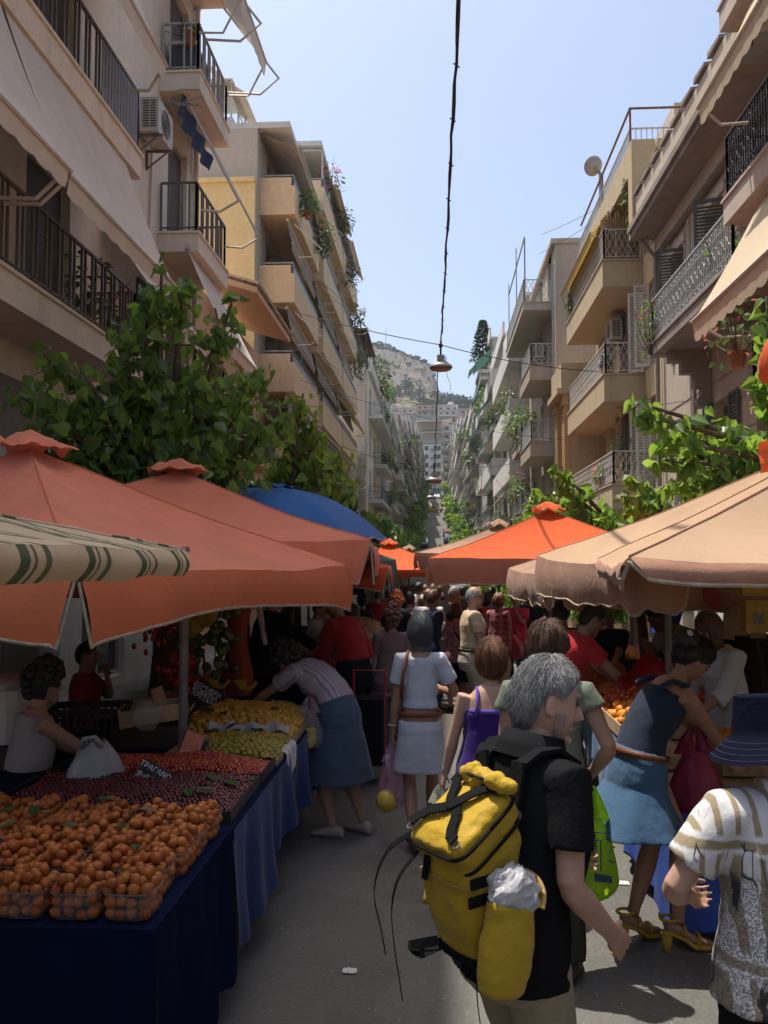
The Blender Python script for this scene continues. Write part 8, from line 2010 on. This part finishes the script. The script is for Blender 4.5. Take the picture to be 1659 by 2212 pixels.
# behind the stall
for k in range(5): crate(('lowest', 'second', 'middle', 'fourth', 'topmost')[k]+' black slotted crate of the tall stack behind the long-haired stallholder', 2.42+.02*(k % 2), 8.15, .0+.275*k, .06*k, .5, .36, .27)
mb = MB(); mb.grid(lambda u, v: V((2.55+1.05*u+.03*math.sin(v*7), 7.3+.15*math.sin(u*5)-.12*v, 1.42-1.4*v*(1 if .1 < u < .9 else .97)-.12*max(0, u-.6)*v)), 20, 12); mb.b2(2.58, 7.32, .02, 3.55, 8.1, 1.41)
tag(mb.build('covered_stack', plain('black_sheet', (.018,.016,.015), .6, .2, 5), None, True), 'stack of goods under a black sheet at the right', 'stack')
t = thing('shopping_cart', 'wire supermarket cart with a blue handle behind the right stalls', 'cart', (2.45, 9.8, 0)); WIRE = plain('cart_wire', (.35,.40,.43), .35, .1, 9, .7)
mb = MB(); P0 = [V((2.25,9.4,1.12)), V((2.8,9.4,1.05)), V((2.8,9.9,1.05)), V((2.25,9.9,1.12))]; P1 = [V((2.38,9.45,.62)), V((2.72,9.45,.62)), V((2.72,9.85,.62)), V((2.38,9.85,.62))]
for i in range(4):
    j = (i+1) % 4
    for f in (0, .2, .4, .6, .8, 1): mb.tube([P0[i]+(P1[i]-P0[i])*f, P0[j]+(P1[j]-P0[j])*f], .008 if f in (0, 1) else .004, 4)
    for f in [k/8 for k in range(9)]: mb.tube([P0[i]+(P0[j]-P0[i])*f, P1[i]+(P1[j]-P1[i])*f], .004, 4)
mb.build('basket', WIRE, t)
mb = MB(); mb.tube([P1[0], (2.4,9.45,.2), (2.75,9.45,.12)], .014, 5); mb.tube([P1[3], (2.4,9.85,.2), (2.75,9.85,.12)], .014, 5); mb.build('frame', WIRE, t)
mb = MB(); mb.tube([(2.2,9.38,1.17), (2.2,9.92,1.17)], .018, 8); mb.build('handle', plain('blue_handle', (.04,.12,.45), .4), t)
for x in (2.42, 2.72):
    for y in (9.46, 9.84): mb = MB(); mb.lathe((x, y, .06), [(.02,-.012), (.06,-.012), (.06,.012), (.02,.012)], 12, rotX(PI/2)); mb.build('wheel', TYRE, t)
mb = MB(); mb.ell((2.55,9.65,.75), (.14,.16,.12), 14, 9, None, lambda a, e: 1+.12*math.sin(a*6+e*5)); tag(mb.build('carrier_bag', CLEARP, None, True), 'clear bag lying in the supermarket cart', 'bag')
def hang_sheet(label, u, v, y, w, h, slant, mat, name='blue_tarp'):
    c0 = at(u, v, y); mb = MB(); mb.grid(lambda a, b: c0+V((w*(a-.5)+slant*(b-.5)+.02*math.sin(a*14+b*3), .05*math.sin(a*9+b*2), h*(.5-b))), 24, 12); return tag(mb.build(name, mat, None, True), label, 'tarpaulin')
hang_sheet('slanting blue tarpaulin hanging behind the supermarket cart', 1452, 1296, 10.6, .30, .75, -.18, BLUETARP); hang_sheet('narrow twisted blue tarpaulin hanging by the graffiti wall', 1612, 1300, 8.8, .10, .72, -.12, BLUETARP); hang_sheet('blue tarpaulin bundle on the ground below the cart', 1462, 1415, 8.9, .22, .22, .05, BLUETARP)
t = thing('graffiti_wall', 'white marble dado with graffiti in full sun on the right', 'wall', (5.6, 17, 0)); MARB = plain('white_marble', (.62,.63,.60), .5, .10, 3)
mb = MB()
for r in range(4):
    for k in range(6):
        y0_ = 14.5+.92*k+(.4 if r % 2 else 0)
        if y0_ < 19.6: mb.b2(5.695, y0_+.006, .12+.62*r, 5.64, min(19.9, y0_+.914), .12+.62*r+.612)
mb.b2(5.696, 14.4, .05, 5.66, 20, 2.65); mb.build('slab_facing', MARB, t)
GRF = plain('graffiti_black', (.03,.03,.035), .6); GRB = plain('graffiti_blue', (.05,.28,.60), .6)
for tx, sz, y, z, mt in (('WILD!', .36, 16.35, 1.32, GRF), ('OOOOM', .78, 16.1, .70, GRF), ('K', .70, 18.3, 1.05, GRB), ('YO', .5, 17.6, 2.25, GRF)): lettering(tx, sz, frame_at((5.632, y, z), (-1,0,0)), mt, t, 'graffiti')
for k, (y, lab) in enumerate(((15.6, 'ochre poster-covered box beside the graffiti wall, upper right'), (14.9, 'small ochre box above the right edge chair'))):
    c0 = at(1632-8*k, 1330-60*k, 7.4); t = thing('ochre_box', lab, 'box', c0); mb = MB(); mb.box(c0, (.20,.14,.26 if k == 0 else .12)); mb.build('box', plain('ochre_paint', (.55,.34,.06), .6, .15, 6), t)
    if k == 0: mb = MB(); mb.box(c0+V((0,-.073,-.02)), (.09,.004,.09)); mb.build('sticker', plain('faded_sticker', (.30,.28,.24), .6, .5, 40), t)
mb = MB(); c0 = at(1590, 1345, 7.9); mb.box(c0, (.22,.02,.30), rotY(.1)); tag(mb.build('cardboard_sheet', plain('pale_board', (.58,.45,.28), .8)), 'pale cardboard sheet standing upright by the ochre box', 'cardboard')
mb = MB(); c0 = at(1637, 1400, 7.6); mb.box(c0, (.12,.02,.6)); tag(mb.build('timber_board', WOODP), 'pale timber board standing at the right edge', 'board')
mb = MB(); mb.tube([(2.95, 8.9, 0), (2.95, 8.9, 2.1)], .05, 8); mb.tube([(3.1, 8.95, 0), (3.12, 8.95, 2.1)], .03, 6); tag(mb.build('scaffold_pole', POLE), 'pair of grey poles in front of the graffiti wall', 'pole')
GLOVE = plain('dark_red_cloth', (.16,.02,.022), .8, .15, 14)
t = thing('oven_mitts', 'pair of dark red mitts hanging under the nearest beige umbrella', 'mitts', at(1540,1275,5.0))
for k, (u, v) in enumerate(((1530,1275), (1545,1288))):
    c0 = at(u, v, 5.0); mb = MB(); mb.loft([[c0+V((w*math.cos(j*PI/6)+ox, .015*math.sin(j*PI/6), z)) for j in range(12)] for w, z, ox in ((.020,.085,0), (.026,.05,0), (.030,.0,0), (.030,-.05,0), (.022,-.072,0))]); mb.build('mitt', GLOVE, t, True)
# white plastic chair
t = thing('plastic_chair', 'white plastic garden chair at the right edge behind the bucket hat', 'chair', (2.35, 6.45, 0)); WPL = plain('white_plastic_chair', (.50,.46,.40), .45, .1, 7, spec=.4)
c = V((2.42, 6.5, 0)); q = rotZ(R(15))
for sx_ in (-.2, .2):
    for sy_ in (-.2, .2): mb = MB(); mb.tube([c + q @ V((sx_*1.12, sy_*1.1, 0)), c + q @ V((sx_*.95, sy_*.9, .43))], [.018,.026], 6); mb.build('leg', WPL, t)
mb = MB(); mb.grid(lambda u, v: c + q @ V(((u-.5)*.44, (v-.5)*.42, .44-.02*math.sin(PI*v)*math.sin(PI*u))), 10, 10); mb.grid(lambda u, v: c + q @ V(((u-.5)*.44, (v-.5)*.42, .425-.02*math.sin(PI*v)*math.sin(PI*u))), 10, 10); mb.build('seat', WPL, t, True)
mb = MB()
def bk(u, z): return c + q @ V(((u-.5)*.46, -.20-.10*(z-.45)/.4+.05*math.cos((u-.5)*PI)*-1, z))
us = [0, .10, .27, .30, .47, .50, .67, .70, .88, 1.0]; zs = [.48, .56, .60, .76, .82, .88]
for i in range(len(us)-1):
    for j in range(len(zs)-1):
        if i in (2, 4, 6) and j in (2,): continue
        p = [bk(us[i], zs[j]), bk(us[i+1], zs[j]), bk(us[i+1], zs[j+1]), bk(us[i], zs[j+1])]; o_ = q @ V((0,-.014,0)); mb.add(p+[a+o_ for a in p], [(0,1,2,3), (4,5,6,7), (0,1,5,4), (1,2,6,5), (2,3,7,6), (3,0,4,7)])
mb.build('backrest', WPL, t)
for s_ in (-1, 1): mb = MB(); mb.tube([c + q @ V((s_*.24,-.2,.72)), c + q @ V((s_*.25,.0,.67)), c + q @ V((s_*.24,.18,.64)), c + q @ V((s_*.22,.2,.44))], .018, 6); mb.build('armrest', WPL, t)
# distant right stall of lemons in the sun
S = table('small right stall with a heap of yellow fruit in the sun', 1.35, 2.9, 11.2, 13.8, .80); mb = MB(); drape(mb, [(1.34, 11.2, .81), (1.34, 13.8, .81)], .6, .02, 16, (-1,0,0)); drape(mb, [(1.34, 11.2, .81), (2.9, 11.2, .81)], .6, .02, 12, (0,-1,0)); mb.build('cloth', GREENC, S, True)
heap('yellow_pepper', 'pepper', 'bright yellow pepper heaped in the sun behind the striped t-shirt man', 'yellow peppers', fruit_mesh('yellow_pepper', .045, fruitmat('yellow_pepper', [(.60,.42,.05), (.70,.52,.10)], .35, .5), 1.0, True, 8, 6), mound(1.42, 2.5, 11.4, 13.0, .86, .085, .12, 31), 12, 300)
carrier_bag('white carrier bag resting on the heap of yellow peppers', V((2.0, 12.2, 1.30)), .22, .26, WHITEP, 17)
mb = MB(); mb.b2(-2.9, 14.4, .2, -1.0, 17.5, .78); S = thing('market_stall', 'far left stall of yellow produce beside the bright blue t-shirt', 'stall', (-2, 16, 0)); mb.build('tabletop', NAVYCL, S)
heap('lemon', 'lemon', 'yellow lemon on the far left stall beside the bright blue t-shirt', 'far lemons', fruit_mesh('far_lemon', .045, fruitmat('lemon_skin', [(.52,.42,.10), (.60,.50,.18)], .4), .9, False, 6, 5), mound(-1.9, -1.05, 14.6, 17.2, .82, .10, .12, 33), 13, 300)

# ================================================================ the yellow backpack
YEL = cloth('yellow_pack_nylon', (.43,.275,.02), translucent=.03, var=.10, rough=.55); YELD = cloth('tan_binding', (.36,.22,.08), translucent=0); WEB = cloth('black_webbing', (.012,.012,.013), translucent=0)
B = thing('backpack', 'yellow hiking backpack with black webbing, side pocket stuffed with a white bag', 'backpack', (0,0,0))
tl = R(-9)
def K(x, y, z): return rotX(tl) @ (V((x, y+.13, z-1.14))*.82) + V((.03, -.085, 1.125))
def rrect(w, d0, d1, z, n=32, p=.42):
    o = []
    for k in range(n):
        a = 2*PI*k/n; cx = math.copysign(abs(math.cos(a))**p, math.cos(a)); sy_ = math.copysign(abs(math.sin(a))**p, math.sin(a)); o.append(K(w*cx, (d0+d1)/2+(d0-d1)/2*sy_, z))
    return o
mb = MB(); mb.loft([rrect(.05,-.16,-.24,.845), rrect(.11,-.14,-.285,.87), rrect(.135,-.135,-.33,.95), rrect(.145,-.13,-.37,1.04), rrect(.15,-.13,-.395,1.13), rrect(.15,-.13,-.40,1.22), rrect(.145,-.13,-.38,1.29), rrect(.12,-.14,-.34,1.33)])
o = mb.build('main_sack', YEL, B, True); shell_mods(o, .009, 5, .5, (.022,.09))
# lid
LQ = rotX(R(44))
def Ld(x, y, z): return K(*(LQ @ V((x, y, z)) + V((0, -.315, 1.315))))
def lring(w, d, z, n=40, p=.35): return [Ld(w*math.copysign(abs(math.cos(2*PI*k/n))**p, math.cos(2*PI*k/n)), d*math.copysign(abs(math.sin(2*PI*k/n))**p, math.sin(2*PI*k/n)), z) for k in range(n)]
mb = MB(); mb.loft([lring(.12,.125,-.075), lring(.152,.155,-.06), lring(.160,.163,-.01), lring(.150,.153,.035), lring(.10,.10,.058), lring(.03,.03,.062)]); o = mb.build('lid', YEL, B, True); shell_mods(o, .008, 4, .5, (.020,.07))
mb = MB(); mb.tube(lring(.162,.165,.012)+[lring(.162,.165,.012)[0]], .0055, 6); mb.build('lid_piping', WEB, B, True)
mb = MB(); mb.tube(lring(.154,.157,-.066)+[lring(.154,.157,-.066)[0]], .005, 6); mb.build('lid_binding', WEB, B, True)
def web(mb, pts, w=.012, t=.003, up=None):
    for a, b in zip(pts, pts[1:]): mb.bar(a, b, w*2, t*2, up or (LQ @ V((0,0,1))))
mb = MB(); web(mb, [Ld(-.13+.26*i/10, .12-.24*i/10+.02*math.sin(i*.63*2), .068+.006*math.sin(PI*i/10)) for i in range(11)], .016); mb.build('cross_strap', WEB, B)
mb = MB(); web(mb, [Ld(.11-.24*i/10, .13-.25*i/10+.018*math.sin(i*.63*1.5), .072+.010*math.sin(PI*i/10)) for i in range(11)], .016); mb.build('cross_strap', WEB, B)
for (x, y) in ((-.13,.13), (.135,-.125), (.12,.135), (-.135,-.125)):
    mb = MB(); mb.tube([Ld(x+.014*math.cos(a*PI/5), y+.014*math.sin(a*PI/5), .055) for a in range(11)], .0025, 5); mb.build('ring', STEEL, B)
mb = MB(); [mb.ell(Ld(.03+.035*i, .15+.012*math.sin(i*2.1), .075+.012*math.cos(i*3)), (.036,.030,.026), 10, 7) for i in range(-3, 4)]; o = mb.build('top_frill', YEL, B, True); shell_mods(o, .007, 2, .5, (.02,.035))
mb = MB(); mb.tube([Ld(-.03,.13,.098), Ld(.02,.125,.104), Ld(.07,.13,.098), Ld(.11,.12,.085)], .006, 5); mb.build('zip', plain('zip_dark', (.04,.03,.03), .4), B, True)
# side pocket nearest the camera
def pring(w, d, z, ox=0): return [K(.205+ox+w*math.cos(2*PI*k/24), -.235+d*math.sin(2*PI*k/24), z) for k in range(24)]
mb = MB(); mb.loft([pring(.03,.04,.795), pring(.066,.085,.81), pring(.080,.100,.87), pring(.080,.100,.98), pring(.074,.094,1.07), pring(.076,.096,1.105), pring(.066,.086,1.10), pring(.06,.08,1.02)]); o = mb.build('side_pocket', YEL, B, True); shell_mods(o, .008, 4, .5, (.020,.075))
mb = MB(); mb.grid(lambda u, v: K(.205+(.085+.02*v)*math.cos(PI*.20+PI*1.0*u), -.235+(.10+.015*v)*math.sin(PI*.20+PI*1.0*u)*1.0, 1.10+.085*v*math.sin(PI*u)), 24, 6); mb.grid(lambda u, v: K(.205+(.078+.02*v)*math.cos(PI*.20+PI*1.0*u), -.235+(.093+.015*v)*math.sin(PI*.20+PI*1.0*u), 1.10+.085*v*math.sin(PI*u)), 24, 6); mb.build('pocket_flap', YEL, B, True)
mb = MB(); mb.tube([K(.205+.105*math.cos(PI*.20+PI*u/20), -.235+.115*math.sin(PI*.20+PI*u/20), 1.10+.087*math.sin(PI*u/20)) for u in range(21)], .005, 5); mb.build('pocket_binding', YELD, B)
mb = MB(); mb.ell(K(.205,-.235,1.13), (.060,.070,.066), 22, 15, None, lambda a, e: 1+.30*abs(noise.noise(V((math.cos(a)*3, math.sin(a)*3, e*3))))+.22*noise.noise(V((a*3, e*5, 2)))*math.cos(e)+.12*math.sin(a*3+e*4)*math.cos(e)); tag(mb.build('stuffed_bag', bagmat('crumpled_white_plastic', (.62,.62,.63), .4), None, False), 'crumpled white plastic bag stuffed into the side pocket of the backpack', 'bag')
STB = bpy.data.objects['stuffed_bag']
mb = MB(); mb.ell(K(.18,-.20,1.165), (.03,.03,.03), 10, 8); mb.build('red_cap', plain('red_plastic_cap', (.45,.02,.02), .3), B, True)
mb = MB(); mb.loft([[K(-.165+.028*math.cos(2*PI*k/14), -.25+.07*math.sin(2*PI*k/14), z) for k in range(14)] for z in (.98, 1.0, 1.2, 1.24)]); o = mb.build('far_pocket', YEL, B, True)
mb = MB()
for zz in (1.13, 1.19): web(mb, [K(.155,-.15-.025*i, zz-.05*(i/9)) for i in range(10)], .015, .003, (1,0,0))
mb.build('compression_strap', WEB, B)
mb = MB(); web(mb, [K(-.06,-.405,1.22), K(-.06,-.41,1.10)], .012, .003, (0,1,0)); mb.build('tab', WEB, B)
mb = MB(); mb.tube([rrect(.1525,-.127,-.398,1.12)[k % 32] for k in range(33)], .003, 4); mb.build('seam', YELD, B)
mb = MB(); mb.loft([rrect(.10,-.15,-.275,.846), rrect(.115,-.145,-.292,.875), rrect(.118,-.143,-.296,.876), rrect(.10,-.15,-.275,.84)]); mb.build('bottom_patch', WEB, B)
for k, pts in enumerate(([(-.10,-.41,1.2), (-.17,-.44,1.08), (-.22,-.42,.95), (-.20,-.40,.82), (-.17,-.39,.74), (-.14,-.38,.66)], [(-.12,-.40,1.26), (-.23,-.46,1.16), (-.29,-.46,1.0), (-.27,-.42,.86), (-.25,-.40,.78)], [(.05,-.22,.86), (.07,-.22,.74), (.10,-.20,.60), (.115,-.19,.45)], [(-.08,-.30,.88), (-.14,-.34,.85), (-.17,-.36,.83), (-.13,-.34,.82), (-.08,-.28,.86)])):
    mb = MB(); P_ = [K(*p) for p in pts]; Q_ = []
    for i in range(len(P_)-1):
        for f in (0, .25, .5, .75):
            a = P_[max(0, i-1)]; b = P_[i]; c_ = P_[i+1]; d = P_[min(len(P_)-1, i+2)]; Q_.append(.5*((2*b)+(c_-a)*f+(2*a-5*b+4*c_-d)*f*f+(3*b-a-3*c_+d)*f**3))
    Q_.append(P_[-1])
    for a, b in zip(Q_, Q_[1:]): mb.bar(a, b+(b-a)*.12, .017 if k < 3 else .028, .0028, (.5,.8,.2))
    mb.build('dangling_strap', WEB, B)
# shoulder straps follow the man's shoulders
for q_ in (-1, 1):
    mb = MB(); P = MANP; m = P.S(1.38)
    arc = [K(q_*.07,-.15,1.30)] + [P.S(z)[0] + P.S(z)[1] @ V((q_*x, y, 0)) for z, x, y in ((1.40,.085,-.135), (1.455,.10,-.085), (1.475,.105,-.02), (1.45,.112,.06), (1.38,.12,.125), (1.25,.13,.15), (1.12,.16,.10))] + [K(q_*.16,-.14,1.0)]
    for a, b in zip(arc, arc[1:]): mb.bar(a, b+(b-a)*.08, .052, .014, P.S(1.4)[1] @ V((q_*.1,-.2 if False else 0,1)) if True else None)
    mb.build('shoulder_strap', WEB, B)
mb = MB(); mb.tube([K(-.02,-.14,1.34), K(-.03,-.12,1.40), K(.0,-.10,1.43), K(.03,-.12,1.40), K(.02,-.14,1.34)], .008, 6); mb.build('grab_loop', WEB, B, True)
for o in (B, STB): place(o, *PLACE_MAN, z=0)
# ---------------------------------------------------------------- thin summer haze
m = bpy.data.materials.new('summer_haze'); m.use_nodes = True; nt = m.node_tree; nt.nodes.clear(); out = nt.nodes.new('ShaderNodeOutputMaterial')
vp = nt.nodes.new('ShaderNodeVolumePrincipled'); vp.inputs['Color'].default_value = (.80,.86,.95,1); vp.inputs['Density'].default_value = .00022; vp.inputs['Anisotropy'].default_value = .2
nt.links.new(vp.outputs[0], out.inputs['Volume'])
mb = MB(); mb.b2(-330, -60, -6, 330, 980, 260); tag(mb.build('haze', m), 'thin bluish summer haze over the street and the hill', 'haze', None, 'stuff')
cy.volume_bounces = 0
